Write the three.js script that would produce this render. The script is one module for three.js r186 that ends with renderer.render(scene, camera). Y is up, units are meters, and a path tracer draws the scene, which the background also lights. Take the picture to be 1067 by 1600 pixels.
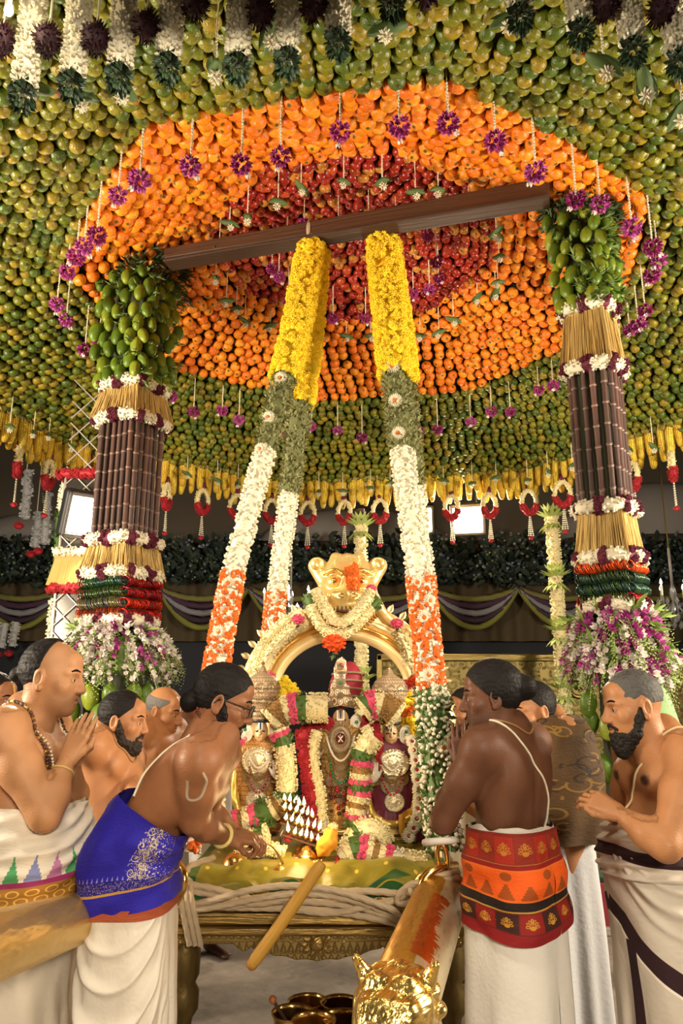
import * as THREE from 'three';
import { mergeGeometries, mergeVertices, toCreasedNormals } from 'three/addons/utils/BufferGeometryUtils.js';
import { RoundedBoxGeometry } from 'three/addons/geometries/RoundedBoxGeometry.js';
import { RectAreaLightUniformsLib } from 'three/addons/lights/RectAreaLightUniformsLib.js';
RectAreaLightUniformsLib.init();

// ---------------------------------------------------------------- camera, light, exposure
const scene = new THREE.Scene();
scene.background = new THREE.Color(0.010, 0.012, 0.02);
const FPX = 1155, PITCH = THREE.MathUtils.degToRad(13.5), EYE = 1.5;
const camera = new THREE.PerspectiveCamera(2 * Math.atan(800 / FPX) * 180 / Math.PI, 1067 / 1600, 0.05, 60);
camera.position.set(0, EYE, 0);
camera.lookAt(0, EYE + Math.sin(PITCH), -Math.cos(PITCH));
const renderer = new THREE.WebGLRenderer({ antialias: true });
renderer.setSize(1067, 1600);
renderer.toneMapping = THREE.LinearToneMapping;
renderer.toneMappingExposure = 1.0;
renderer.shadowMap.enabled = true;

// unseen floodlights, all out of view: [x, y, z, aim x, y, z, width, height, intensity, glow]
const WARM = new THREE.Color(1, 0.84, 0.62), SOFT = new THREE.Color(1, 0.85, 0.64);
const UNSEEN_FLOODS = [
  { at: [-4.3, 2.2, -2.6], aim: [0.6, 3.6, -5.6], w: 1.0, h: 0.8, power: 152, color: WARM },  // out of view at the left, placed to light the canopy fruit
  { at: [4.3, 2.2, -2.6], aim: [-0.4, 3.6, -5.6], w: 1.0, h: 0.8, power: 134, color: WARM },  // out of view at the right, placed to light the canopy fruit
  { at: [1.0, 2.6, 2.4], aim: [0, 0.8, -3.6], w: 0.9, h: 0.6, power: 128, color: SOFT, door: 0.95 },  // unseen behind the camera, placed to light the people and the swing
  { at: [-0.25, 3.75, -1.3], aim: [0, 1.05, -3.8], w: 0.6, h: 0.36, power: 50, color: SOFT, hung: 0.66, back: -0.95, door: 0.3 },  // unseen above the frame, placed to light the idols
];
const FACING = 350;

// ---------------------------------------------------------------- helpers
const V = (x, y, z) => new THREE.Vector3(x, y, z), C = (r, g, b) => new THREE.Color(r, g, b), TAU = Math.PI * 2;
const lerp = (a, b, t) => a + (b - a) * t, clamp = (x, a = 0, b = 1) => Math.min(b, Math.max(a, x));
const sstep = (a, b, x) => { const t = clamp((x - a) / (b - a)); return t * t * (3 - 2 * t); };
function rng(seed) { let s = seed >>> 0; return () => { s = (s + 0x6d2b79f5) | 0; let t = Math.imul(s ^ (s >>> 15), 1 | s); t = (t + Math.imul(t ^ (t >>> 7), 61 | t)) ^ t; return ((t ^ (t >>> 14)) >>> 0) / 4294967296; }; }
const rnd = rng(7);
const R = (a, b) => a + (b - a) * rnd();
// direction through a point of the frame, then the point on it at a horizontal distance D from the lens, or at a height Y
function ray(px, py) { const dx = (px - 533.5) / FPX, dy = (800 - py) / FPX, s = Math.sin(PITCH), c = Math.cos(PITCH); return V(dx, s + dy * c, -(c - dy * s)); }
function P(px, py, D) { const r = ray(px, py); return r.multiplyScalar(D / -r.z).add(V(0, EYE, 0)); }
function PY(px, py, Y) { const r = ray(px, py); return r.multiplyScalar((Y - EYE) / r.y).add(V(0, EYE, 0)); }
function toPx(v) { const s = Math.sin(PITCH), c = Math.cos(PITCH), y = v.y - EYE, f = y * s - v.z * c, u = y * c + v.z * s; return [533.5 + FPX * v.x / f, 800 - FPX * u / f, f]; }
// value noise
const hash = (x, y, z) => { let h = Math.imul(x, 374761393) ^ Math.imul(y, 668265263) ^ Math.imul(z, 2147483647 - 1013); h = Math.imul(h ^ (h >>> 13), 1274126177); return ((h ^ (h >>> 16)) >>> 0) / 4294967296; };
function noise(x, y = 0, z = 0) {
  const i = Math.floor(x), j = Math.floor(y), k = Math.floor(z), f = (t) => t * t * (3 - 2 * t), u = f(x - i), v = f(y - j), w = f(z - k), g = (a, b, c) => hash(i + a, j + b, k + c);
  return lerp(lerp(lerp(g(0, 0, 0), g(1, 0, 0), u), lerp(g(0, 1, 0), g(1, 1, 0), u), v), lerp(lerp(g(0, 0, 1), g(1, 0, 1), u), lerp(g(0, 1, 1), g(1, 1, 1), u), v), w) * 2 - 1;
}
function noise2p(x, y, n) { // periodic in n cells
  const i = Math.floor(x), j = Math.floor(y), f = (t) => t * t * (3 - 2 * t), u = f(x - i), v = f(y - j), m = (a) => ((a % n) + n) % n, g = (a, b) => hash(m(i + a), m(j + b), n);
  return lerp(lerp(g(0, 0), g(1, 0), u), lerp(g(0, 1), g(1, 1), u), v) * 2 - 1;
}
const fbmp = (u, v, n) => noise2p(u * n, v * n, n) * .5 + noise2p(u * n * 2, v * n * 2, n * 2) * .27 + noise2p(u * n * 4, v * n * 4, n * 4) * .15 + noise2p(u * n * 8, v * n * 8, n * 8) * .08;
function tex(w, h, fn, srgb = true, repeat) {
  const d = new Uint8Array(w * h * 4);
  for (let y = 0; y < h; y++) for (let x = 0; x < w; x++) { const c = fn((x + .5) / w, (y + .5) / h), o = (y * w + x) * 4; for (let k = 0; k < 3; k++) d[o + k] = clamp(Array.isArray(c) ? c[k] : c) * 255; d[o + 3] = 255; }
  const t = new THREE.DataTexture(d, w, h); t.magFilter = THREE.LinearFilter; t.wrapS = t.wrapT = THREE.RepeatWrapping; if (srgb) t.colorSpace = THREE.SRGBColorSpace; if (repeat) t.repeat.set(...repeat); t.needsUpdate = true; return t;
}
function canvasTex(w, h, draw, srgb = true) { const c = document.createElement('canvas'); c.width = w; c.height = h; draw(c.getContext('2d'), w, h); const t = new THREE.CanvasTexture(c); t.wrapS = t.wrapT = THREE.RepeatWrapping; if (srgb) t.colorSpace = THREE.SRGBColorSpace; return t; }
const bumpTex = tex(256, 256, (u, v) => .5 + .5 * fbmp(u, v, 8), false);
const grainTex = tex(256, 256, (u, v) => .5 + .5 * (fbmp(u, v, 32)), false);
const weaveTex = tex(128, 128, (u, v) => .5 + .25 * Math.sin(u * TAU * 32) * Math.cos(v * TAU * 32) + .25 * fbmp(u, v, 16), false);
function mat(color, rough = .6, o = {}) { const { metal = 0, ...rest } = o; return new (rest.sheen || rest.clearcoat || rest.transmission ? THREE.MeshPhysicalMaterial : THREE.MeshStandardMaterial)({ color: color?.isColor ? color : new THREE.Color(color), roughness: rough, metalness: metal, ...rest }); }
const bumped = (color, rough, scale, o = {}) => mat(color, rough, { bumpMap: bumpTex, bumpScale: scale, ...o });
const M = {
  gold: bumped(C(.83, .54, .16), .3, .004, { metal: 1 }),
  paleGold: bumped(C(.93, .74, .36), .42, .003, { metal: .5 }),
  brass: mat(C(.72, .47, .16), .24, { metal: 1, bumpMap: grainTex, bumpScale: .0006 }),
  oldBrass: bumped(C(.33, .22, .075), .42, .004, { metal: 1 }),
  silver: bumped(C(.78, .72, .62), .35, .002, { metal: 1 }),
  jasmine: mat(C(.74, .69, .54), .7), cream: mat(C(.78, .68, .38), .7), yellow: mat(C(.95, .72, .03), .65), orange: mat(C(.85, .20, .02), .65), red: mat(C(.42, .015, .025), .65),
  pink: mat(C(.72, .10, .20), .65), maroon: mat(C(.12, .008, .03), .7), purple: mat(C(.26, .02, .16), .6), leaf: mat(C(.07, .14, .025), .6), darkLeaf: mat(C(.025, .06, .02), .6), fern: mat(C(.16, .25, .05), .6), bud: mat(C(.42, .52, .18), .6),
  thread: mat(C(.75, .68, .52), .8), wood: bumped(C(.075, .035, .015), .6, .003), rope: mat(C(.46, .36, .24), .85, { bumpMap: grainTex, bumpScale: .002 }),
};
const used = new Map();
function numbered(name) { const n = used.get(name) ?? 0; used.set(name, n + 1); return n ? name + '_' + String(n).padStart(3, '0') : name; }
function meta(o, label, category, group, kind) { if (label) o.userData.label = label; if (category) o.userData.category = category; if (group) o.userData.group = group; if (kind) o.userData.kind = kind; return o; }
const lit = (m) => { m.castShadow = m.receiveShadow = true; return m; };
// a thing: a Group at its base; parts are added with part()
function thing(name, label, category, at = V(0, 0, 0), group) { const o = new THREE.Group(); o.name = numbered(name); o.position.copy(at); scene.add(o); return meta(o, label, category, group); }
function part(parent, name, geo, m, at, label) { const o = lit(new THREE.Mesh(geo, m)); o.name = name; if (at) o.position.copy(at); if (label) o.userData.label = label; parent.add(o); return o; }
// a part given in world coordinates, under a thing that stands unrotated at thing.position (or under a part of one)
function wpart(parent, name, geo, m, label) { const o = V(0, 0, 0); for (let q = parent; q && q !== scene; q = q.parent) o.add(q.position); if (o.lengthSq()) geo = geo.clone().translate(-o.x, -o.y, -o.z); return part(parent, name, geo, m, null, label); }
function single(name, geo, m, label, category, group, kind) { const o = lit(new THREE.Mesh(geo, m)); o.name = numbered(name); scene.add(o); return meta(o, label, category, group, kind); }
function struct(name, geo, m, label) { return single(name, geo, m, label, null, null, 'structure'); }
const xf = (g, m) => g.clone().applyMatrix4(m);
const mtx = (p, q = new THREE.Quaternion(), s = 1) => new THREE.Matrix4().compose(p, q, typeof s === 'number' ? V(s, s, s) : s);
const quatTo = (dir, up = V(0, 1, 0)) => new THREE.Quaternion().setFromUnitVectors(up, dir.clone().normalize());
const euler = (x, y, z) => new THREE.Quaternion().setFromEuler(new THREE.Euler(x, y, z));
const merge = (list) => mergeGeometries(list.map((g) => { g = g.index ? g.toNonIndexed() : g.clone(); for (const k of Object.keys(g.attributes)) if (!['position', 'normal', 'uv', 'color'].includes(k)) g.deleteAttribute(k); if (!g.attributes.uv) g.setAttribute('uv', new THREE.BufferAttribute(new Float32Array(g.attributes.position.count * 2), 2)); return g; }).map((g, i, a) => { if (a.some((h) => h.attributes.color) && !g.attributes.color) g.setAttribute('color', new THREE.BufferAttribute(new Float32Array(g.attributes.position.count * 3).fill(1), 3)); return g; }));
const box = (w, h, d, r = .01, seg = 2) => new RoundedBoxGeometry(w, h, d, seg, Math.min(r, w / 2.01, h / 2.01, d / 2.01));
const lathe = (pts, seg = 32) => new THREE.LatheGeometry(pts.map(([r, y]) => new THREE.Vector2(Math.max(r, 1e-4), y)), seg);
const curve = (pts, t = .5) => new THREE.CatmullRomCurve3(pts, false, 'catmullrom', t);
const tube = (pts, r, seg = 24, rad = 8, closed = false) => new THREE.TubeGeometry(pts.isCurve || pts.getPoint ? pts : new THREE.CatmullRomCurve3(pts, closed, 'catmullrom', .5), seg, r, rad, closed);
// tube whose radius follows f(t)
function taper(pts, f, seg = 24, rad = 10) {
  const c = pts.getPoint ? pts : curve(pts), g = new THREE.TubeGeometry(c, seg, 1, rad, false), p = g.attributes.position, w = V(0, 0, 0);
  for (let i = 0; i <= seg; i++) { c.getPointAt(i / seg, w); const r = Math.max(f(i / seg), 1e-4); for (let j = 0; j <= rad; j++) { const k = i * (rad + 1) + j; p.setXYZ(k, w.x + (p.getX(k) - w.x) * r, w.y + (p.getY(k) - w.y) * r, w.z + (p.getZ(k) - w.z) * r); } }
  g.computeVertexNormals(); return g;
}
const rod = (a, b, r, r2 = r, seg = 10) => { const d = b.clone().sub(a), g = new THREE.CylinderGeometry(r2, r, d.length(), seg); return g.applyMatrix4(mtx(a.clone().add(b).multiplyScalar(.5), quatTo(d))); };
const ball = (p, r, seg = 10, s) => { const g = new THREE.SphereGeometry(r, seg, Math.ceil(seg * .7)); if (s) g.scale(...s); return g.translate(p.x, p.y, p.z); };
function bend(g, f) { const p = g.attributes.position, w = V(0, 0, 0); for (let i = 0; i < p.count; i++) { w.fromBufferAttribute(p, i); f(w, i); p.setXYZ(i, w.x, w.y, w.z); } g.computeVertexNormals(); return g; }
// copies of one small geometry as one part that nobody could count
function stuffPart(parent, name, geo, m, mats, colors, label) {
  const o = lit(new THREE.InstancedMesh(geo, m, mats.length)); o.name = name; mats.forEach((x, i) => o.setMatrixAt(i, x)); if (colors) colors.forEach((c, i) => o.setColorAt(i, c));
  o.userData.kind = 'stuff'; if (label) o.userData.label = label; parent.add(o); return o;
}
// ---- small flower pieces
const budGeo = (() => { const g = lathe([[0, -.5], [.26, -.28], [.36, .05], [.2, .36], [0, .5]], 6); return g; })();        // jasmine bud, 1 long
function petalGeo(w, l, cup = .15, n = 3) { const g = new THREE.PlaneGeometry(w, l, 2, n); return bend(g, (p) => { const t = p.y / l + .5; p.x *= Math.sin(Math.PI * clamp(t * .86 + .1)) * 1.1; p.z = cup * l * t * t - Math.abs(p.x) * .25; p.y = t * l; }); }
const puffGeo = (() => { const L = [], r = rng(3); for (let i = 0; i < 34; i++) { const y = 1 - i / 34 * 1.15, a = i * 2.4, s = Math.sqrt(Math.max(0, 1 - y * y)); const d = V(Math.cos(a) * s, y, Math.sin(a) * s); const g = new THREE.TetrahedronGeometry(.2); g.scale(1.2, 2.1, .8); L.push(g.applyMatrix4(mtx(d.clone().multiplyScalar(.72), quatTo(d, V(0, 1, 0)).multiply(euler(0, r() * 6, 0))))); } L.push(new THREE.IcosahedronGeometry(.72, 1)); return merge(L); })();   // chrysanthemum head, radius 1
const leafGeo = (() => { const g = new THREE.PlaneGeometry(.5, 1, 2, 4); return bend(g, (p) => { const t = p.y + .5; p.x *= Math.sin(Math.PI * clamp(t)) * .95 + .02; p.z = -Math.abs(p.x) * .4 - t * t * .15; p.y = t; }); })();
const orchidGeo = (() => { const L = []; for (let i = 0; i < 5; i++) L.push(petalGeo(.62, .9, .25, 2).rotateX(-.75).rotateY(i / 5 * TAU)); L.push(petalGeo(.4, .5, .5, 2).rotateX(-.2)); return merge(L); })();
// matrices of n pieces on the skin of a tube along a curve; lift keeps them on the skin, lean tips them
function onTube(c, rad, n, size, lean = .7, t0 = 0, t1 = 1, jit = .35) {
  const out = [], T = V(0, 0, 0), A = V(0, 0, 0);
  for (let i = 0; i < n; i++) {
    const t = lerp(t0, t1, (i + R(0, 1)) / n), a = R(0, TAU), p = c.getPointAt(clamp(t)), tan = c.getTangentAt(clamp(t));
    A.set(Math.abs(tan.y) > .9 ? 1 : 0, Math.abs(tan.y) > .9 ? 0 : 1, 0); T.crossVectors(tan, A).normalize(); const B = V(0, 0, 0).crossVectors(tan, T);
    const out3 = T.clone().multiplyScalar(Math.cos(a)).addScaledVector(B, Math.sin(a)), r = typeof rad === 'function' ? rad((t - t0) / (t1 - t0)) : rad;
    const dir = out3.clone().addScaledVector(tan, R(-lean, lean)).add(V(R(-jit, jit), R(-jit, jit), R(-jit, jit))).normalize();
    const s = size * R(.8, 1.2);
    out.push(mtx(p.addScaledVector(out3, r), quatTo(dir).multiply(euler(0, R(0, 6), 0)), s));
  }
  return out;
}
// a length of garland: a core and flower pieces on it; returns the core, whose child holds the pieces
function garland(parent, name, c, rad, coreMat, kinds, dens = 1, t0 = 0, t1 = 1, label) {
  const org = V(0, 0, 0); for (let q = parent; q && q !== scene; q = q.parent) org.add(q.position);
  const pts = []; for (let i = 0; i <= 12; i++) pts.push(c.getPointAt(lerp(t0, t1, i / 12)));
  const cc = curve(pts), rf = typeof rad === 'function' ? rad : () => rad;
  const core = part(parent, name, taper(cc, (t) => rf(t) * .86, Math.max(8, Math.round(cc.getLength() / .05)), 10).translate(-org.x, -org.y, -org.z), coreMat, null, label);
  for (const k of kinds) {
    const n = Math.max(4, Math.round(cc.getLength() * rf(.5) * TAU / (k.size * k.size) * (k.cover ?? .8) * dens));
    const ms = onTube(cc, (t) => rf(t) * (k.lift ?? .92), n, k.size, k.lean ?? .7).map((m) => { m.elements[12] -= org.x; m.elements[13] -= org.y; m.elements[14] -= org.z; return m; });
    const tint = k.tint ?? .18; stuffPart(core, k.name, k.geo, k.mat, ms, ms.map(() => { const q = R(1 - tint, 1 + tint * .4); return C(q * R(.96, 1.03), q, q * R(.92, 1.04)); }));
  }
  return core;
}
const leafy = [mat(C(.10, .17, .04), .6, { side: THREE.DoubleSide }), mat(C(.035, .07, .025), .6, { side: THREE.DoubleSide })];
const K = {
  jasmine: (s = .02) => ({ name: 'jasmine_buds', geo: budGeo, mat: M.jasmine, size: s, cover: .75, lift: .95 }),
  cream: (s = .016) => ({ name: 'flower_buds', geo: budGeo, mat: M.cream, size: s, cover: .75, lift: .97 }),
  red: (s = .02) => ({ name: 'red_petals', geo: puffGeo, mat: M.red, size: s * .6, cover: .5 }),
  pink: (s = .02) => ({ name: 'pink_petals', geo: puffGeo, mat: M.pink, size: s * .6, cover: .5 }),
  maroon: (s = .02) => ({ name: 'maroon_petals', geo: puffGeo, mat: M.maroon, size: s * .7, cover: .5 }),
  yellow: (s = .03) => ({ name: 'yellow_flowers', geo: puffGeo, mat: M.yellow, size: s * .55, cover: .45, lift: 1 }),
  orange: (s = .025) => ({ name: 'orange_petals', geo: puffGeo, mat: M.orange, size: s * .6, cover: .45, lift: .95 }),
  leaf: (s = .03) => ({ name: 'leaves', geo: leafGeo, mat: leafy[0], size: s, cover: 1.6, lean: 2.2 }),
  dark: (s = .03) => ({ name: 'leaves', geo: leafGeo, mat: leafy[1], size: s, cover: 1.6, lean: 2.2 }),
};
const ordinal = (n) => { const a = ['zeroth', 'first', 'second', 'third', 'fourth', 'fifth', 'sixth', 'seventh', 'eighth', 'ninth', 'tenth', 'eleventh', 'twelfth', 'thirteenth', 'fourteenth', 'fifteenth', 'sixteenth', 'seventeenth', 'eighteenth', 'nineteenth']; const t = ['', '', 'twenty', 'thirty', 'forty', 'fifty', 'sixty'], tt = ['', '', 'twentieth', 'thirtieth', 'fortieth', 'fiftieth', 'sixtieth']; return n < 20 ? a[n] : n % 10 ? t[Math.floor(n / 10)] + '-' + a[n % 10] : tt[n / 10]; };
// labels by place for a list of look-alikes, counted from the left of the frame
const count = (list, phrase) => list.sort((a, b) => toPx(a.position)[0] - toPx(b.position)[0]).forEach((o, i) => { o.userData.label = ordinal(i + 1) + ' from the left of the ' + phrase; });

// ---------------------------------------------------------------- smooth bodies: a distance field of tapered capsules and ellipsoids, meshed on a grid
class Field {
  constructor() { this.L = []; }
  cap(a, b, ra, rb = ra, k = .03, o = {}) { const d = b.clone().sub(a), n = o.flat ? o.flat[0].clone().normalize() : null; this.L.push({ t: 0, ax: a.x, ay: a.y, az: a.z, bx: d.x, by: d.y, bz: d.z, ll: d.lengthSq() || 1e-9, ra, rb, k, s: o.sub ? -1 : 1, n, f: o.flat ? 1 / o.flat[1] - 1 : 0, g: o.flat ? Math.min(1, o.flat[1]) : 1, cx: a.x + d.x / 2, cy: a.y + d.y / 2, cz: a.z + d.z / 2, cr: d.length() / 2 + Math.max(ra, rb) }); return this; }
  chain(pts, rs, k = .02, o) { for (let i = 0; i + 1 < pts.length; i++) this.cap(pts[i], pts[i + 1], rs[i], rs[i + 1], k, o); return this; }
  ell(c, r, k = .03, q = null, o = {}) { const m = q ? new THREE.Matrix4().makeRotationFromQuaternion(q.clone().invert()).elements : null; this.L.push({ t: 1, cx: c.x, cy: c.y, cz: c.z, rx: r.x, ry: r.y, rz: r.z, m, k, s: o.sub ? -1 : 1, cr: Math.max(r.x, r.y, r.z) }); return this; }
  d(x, y, z) {
    let D = 1e3;
    for (const p of this.L) {
      const ex = x - p.cx, ey = y - p.cy, ez = z - p.cz, far = Math.sqrt(ex * ex + ey * ey + ez * ez) - p.cr;
      if (p.s > 0 ? far > D + p.k : far > p.k - D + .02) continue;
      let d;
      if (p.t === 0) {
        let qx = x - p.ax, qy = y - p.ay, qz = z - p.az;
        if (p.n) { const w = (qx * p.n.x + qy * p.n.y + qz * p.n.z) * p.f; qx += p.n.x * w; qy += p.n.y * w; qz += p.n.z * w; }
        let h = (qx * p.bx + qy * p.by + qz * p.bz) / p.ll; h = h < 0 ? 0 : h > 1 ? 1 : h; qx -= p.bx * h; qy -= p.by * h; qz -= p.bz * h;
        d = (Math.sqrt(qx * qx + qy * qy + qz * qz) - (p.ra + (p.rb - p.ra) * h)) * p.g;
      } else {
        let a = ex, b = ey, c = ez; if (p.m) { const m = p.m; a = m[0] * ex + m[4] * ey + m[8] * ez; b = m[1] * ex + m[5] * ey + m[9] * ez; c = m[2] * ex + m[6] * ey + m[10] * ez; }
        const u = a / p.rx, v = b / p.ry, w = c / p.rz, k0 = Math.sqrt(u * u + v * v + w * w), k1 = Math.sqrt((u / p.rx) ** 2 + (v / p.ry) ** 2 + (w / p.rz) ** 2); d = k1 > 1e-9 ? k0 * (k0 - 1) / k1 : -Math.min(p.rx, p.ry, p.rz);
      }
      if (p.s > 0) { const h = Math.max(p.k - Math.abs(D - d), 0) / (p.k || 1); D = Math.min(D, d) - h * h * p.k * .25; }
      else { const h = Math.max(p.k - Math.abs(D + d), 0) / (p.k || 1); D = Math.max(D, -d) + h * h * p.k * .25; }
    }
    return D;
  }
  bounds(pad) { const b = new THREE.Box3(); for (const p of this.L) if (p.s > 0) { b.expandByPoint(V(p.cx - p.cr, p.cy - p.cr, p.cz - p.cr)); b.expandByPoint(V(p.cx + p.cr, p.cy + p.cr, p.cz + p.cr)); } return b.expandByScalar(pad); }
}
// fn(x, y, z) -> distance; bounds Box3; cell size; colour(p, n) -> [r, g, b] linear, optional
function meshField(fn, B, cell, colour) {
  const nx = Math.ceil((B.max.x - B.min.x) / cell) + 1, ny = Math.ceil((B.max.y - B.min.y) / cell) + 1, nz = Math.ceil((B.max.z - B.min.z) / cell) + 1, F = new Float32Array(nx * ny * nz), S = 4, at = (i, j, k) => i + nx * (j + ny * k);
  for (let k = 0; k < nz; k += S) for (let j = 0; j < ny; j += S) for (let i = 0; i < nx; i += S) {
    const c = fn(B.min.x + (i + S / 2 - .5) * cell, B.min.y + (j + S / 2 - .5) * cell, B.min.z + (k + S / 2 - .5) * cell), skip = Math.abs(c) > cell * S * 1.9;
    for (let c2 = k; c2 < Math.min(k + S, nz); c2++) for (let b = j; b < Math.min(j + S, ny); b++) for (let a = i; a < Math.min(i + S, nx); a++) F[at(a, b, c2)] = skip ? c : fn(B.min.x + a * cell, B.min.y + b * cell, B.min.z + c2 * cell);
  }
  const id = new Int32Array(nx * ny * nz).fill(-1), pos = [];
  for (let k = 0; k < nz - 1; k++) for (let j = 0; j < ny - 1; j++) for (let i = 0; i < nx - 1; i++) {
    let m = 0; for (let c = 0; c < 8; c++) if (F[at(i + (c & 1), j + ((c >> 1) & 1), k + (c >> 2))] < 0) m |= 1 << c;
    if (m === 0 || m === 255) continue;
    let n = 0, X = 0, Y = 0, Z = 0;
    for (let e = 0; e < 12; e++) { const ax = e >> 2, o = e & 3, c0 = ax === 0 ? [0, o & 1, o >> 1] : ax === 1 ? [o & 1, 0, o >> 1] : [o & 1, o >> 1, 0], c1 = c0.slice(); c1[ax] = 1; const a = F[at(i + c0[0], j + c0[1], k + c0[2])], b = F[at(i + c1[0], j + c1[1], k + c1[2])]; if ((a < 0) === (b < 0)) continue; const t = a / (a - b); X += c0[0] + (c1[0] - c0[0]) * t; Y += c0[1] + (c1[1] - c0[1]) * t; Z += c0[2] + (c1[2] - c0[2]) * t; n++; }
    id[at(i, j, k)] = pos.length / 3; pos.push(B.min.x + (i + X / n) * cell, B.min.y + (j + Y / n) * cell, B.min.z + (k + Z / n) * cell);
  }
  const idx = [], quad = (a, b, c, d, flip) => { if (a < 0 || b < 0 || c < 0 || d < 0) return; flip ? idx.push(a, c, b, a, d, c) : idx.push(a, b, c, a, c, d); };
  for (let k = 1; k < nz - 1; k++) for (let j = 1; j < ny - 1; j++) for (let i = 1; i < nx - 1; i++) {
    const s = F[at(i, j, k)] < 0;
    if (s !== F[at(i + 1, j, k)] < 0) quad(id[at(i, j - 1, k - 1)], id[at(i, j, k - 1)], id[at(i, j, k)], id[at(i, j - 1, k)], !s);
    if (s !== F[at(i, j + 1, k)] < 0) quad(id[at(i - 1, j, k - 1)], id[at(i - 1, j, k)], id[at(i, j, k)], id[at(i, j, k - 1)], !s);
    if (s !== F[at(i, j, k + 1)] < 0) quad(id[at(i - 1, j - 1, k)], id[at(i, j - 1, k)], id[at(i, j, k)], id[at(i - 1, j, k)], !s);
  }
  const g = new THREE.BufferGeometry(), N = new Float32Array(pos.length), Cc = colour ? new Float32Array(pos.length) : null, uv = new Float32Array(pos.length / 3 * 2), e = cell * .6;
  for (let i = 0; i < pos.length; i += 3) {
    const x = pos[i], y = pos[i + 1], z = pos[i + 2]; let a = fn(x + e, y, z) - fn(x - e, y, z), b = fn(x, y + e, z) - fn(x, y - e, z), c = fn(x, y, z + e) - fn(x, y, z - e); const l = Math.hypot(a, b, c) || 1; N[i] = a / l; N[i + 1] = b / l; N[i + 2] = c / l;
    const h = Math.abs(b / l) > .8; uv[i / 3 * 2] = (x + z * .8) * 2; uv[i / 3 * 2 + 1] = (h ? z : y) * 2;
    if (Cc) { const q = colour(x, y, z, N[i], N[i + 1], N[i + 2]); Cc[i] = q[0]; Cc[i + 1] = q[1]; Cc[i + 2] = q[2]; }
  }
  g.setAttribute('position', new THREE.BufferAttribute(new Float32Array(pos), 3)); g.setAttribute('normal', new THREE.BufferAttribute(N, 3)); g.setAttribute('uv', new THREE.BufferAttribute(uv, 2)); if (Cc) g.setAttribute('color', new THREE.BufferAttribute(Cc, 3)); g.setIndex(idx); return g;
}
const meshOf = (f, cell, colour, pad = .02) => meshField((x, y, z) => f.d(x, y, z), f.bounds(pad), cell, colour);
// slides a point onto the skin of a field (lift above it)
function snap(fn, p, lift = .003) { const e = .002; for (let i = 0; i < 14; i++) { const d = fn(p.x, p.y, p.z) - lift; if (Math.abs(d) < 4e-4) break; const n = V(fn(p.x + e, p.y, p.z) - fn(p.x - e, p.y, p.z), fn(p.x, p.y + e, p.z) - fn(p.x, p.y - e, p.z), fn(p.x, p.y, p.z + e) - fn(p.x, p.y, p.z - e)); if (n.lengthSq() < 1e-12) break; p.addScaledVector(n.normalize(), -d * .8); } return p; }
// rope: three twisted strands
function ropeGeo(pts, r, twist = 60) {
  const c = pts.getPoint ? pts : curve(pts), L = c.getLength(), seg = Math.max(12, Math.round(L / .008)), rad = 12, g = new THREE.TubeGeometry(c, seg, 1, rad, false), p = g.attributes.position, w = V(0, 0, 0);
  for (let i = 0; i <= seg; i++) { c.getPointAt(i / seg, w); for (let j = 0; j <= rad; j++) { const k = i * (rad + 1) + j, q = r * (.84 + .22 * Math.abs(Math.cos(1.5 * (j / rad * TAU) + i / seg * L * twist))); p.setXYZ(k, w.x + (p.getX(k) - w.x) * q, w.y + (p.getY(k) - w.y) * q, w.z + (p.getZ(k) - w.z) * q); } }
  g.computeVertexNormals(); return g;
}

// ---------------------------------------------------------------- the hall
const floorTex = tex(1024, 1024, (u, v) => { const n = fbmp(u, v, 6), m = fbmp(u + .3, v + .1, 40), k = .50 + .10 * n + .07 * m - (fbmp(u * 1, v * 1, 12) > .28 ? .05 : 0); return [k * 1.06, k * .98, k * .90]; });
floorTex.repeat.set(.35, .35);
const gPlane = (w, h, s = 1) => { const g = new THREE.PlaneGeometry(w, h); const uv = g.attributes.uv; for (let i = 0; i < uv.count; i++) uv.setXY(i, uv.getX(i) * w * s, uv.getY(i) * h * s); return g; };
{ const g = new THREE.BoxGeometry(22, .2, 24); const uv = g.attributes.uv, p = g.attributes.position; for (let i = 0; i < uv.count; i++) uv.setXY(i, p.getX(i), p.getZ(i)); struct('floor', g.translate(0, -.1, -5), mat(C(1, 1, 1), .75, { map: floorTex, bumpMap: grainTex, bumpScale: .003 }), 'grey worn concrete floor'); }
const hallWall = bumped(C(.10, .085, .075), .9, .01), hallCeil = mat(C(.10, .09, .08), .9);
struct('wall_back', new THREE.BoxGeometry(22, 8, .3).translate(0, 4, -16.6), hallWall, 'dim far wall of the hall');
struct('wall_left', new THREE.BoxGeometry(.3, 8, 24).translate(-11, 4, -5), hallWall, 'dim left wall of the hall');
struct('wall_right', new THREE.BoxGeometry(.3, 8, 24).translate(11, 4, -5), hallWall, 'dim right wall of the hall');
struct('wall_front', new THREE.BoxGeometry(22, 8, .3).translate(0, 4, 7), hallWall, 'dim wall behind the camera');
struct('ceiling', new THREE.BoxGeometry(22, .3, 24).translate(0, 8, -5), hallCeil, 'dim ceiling of the hall');

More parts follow.
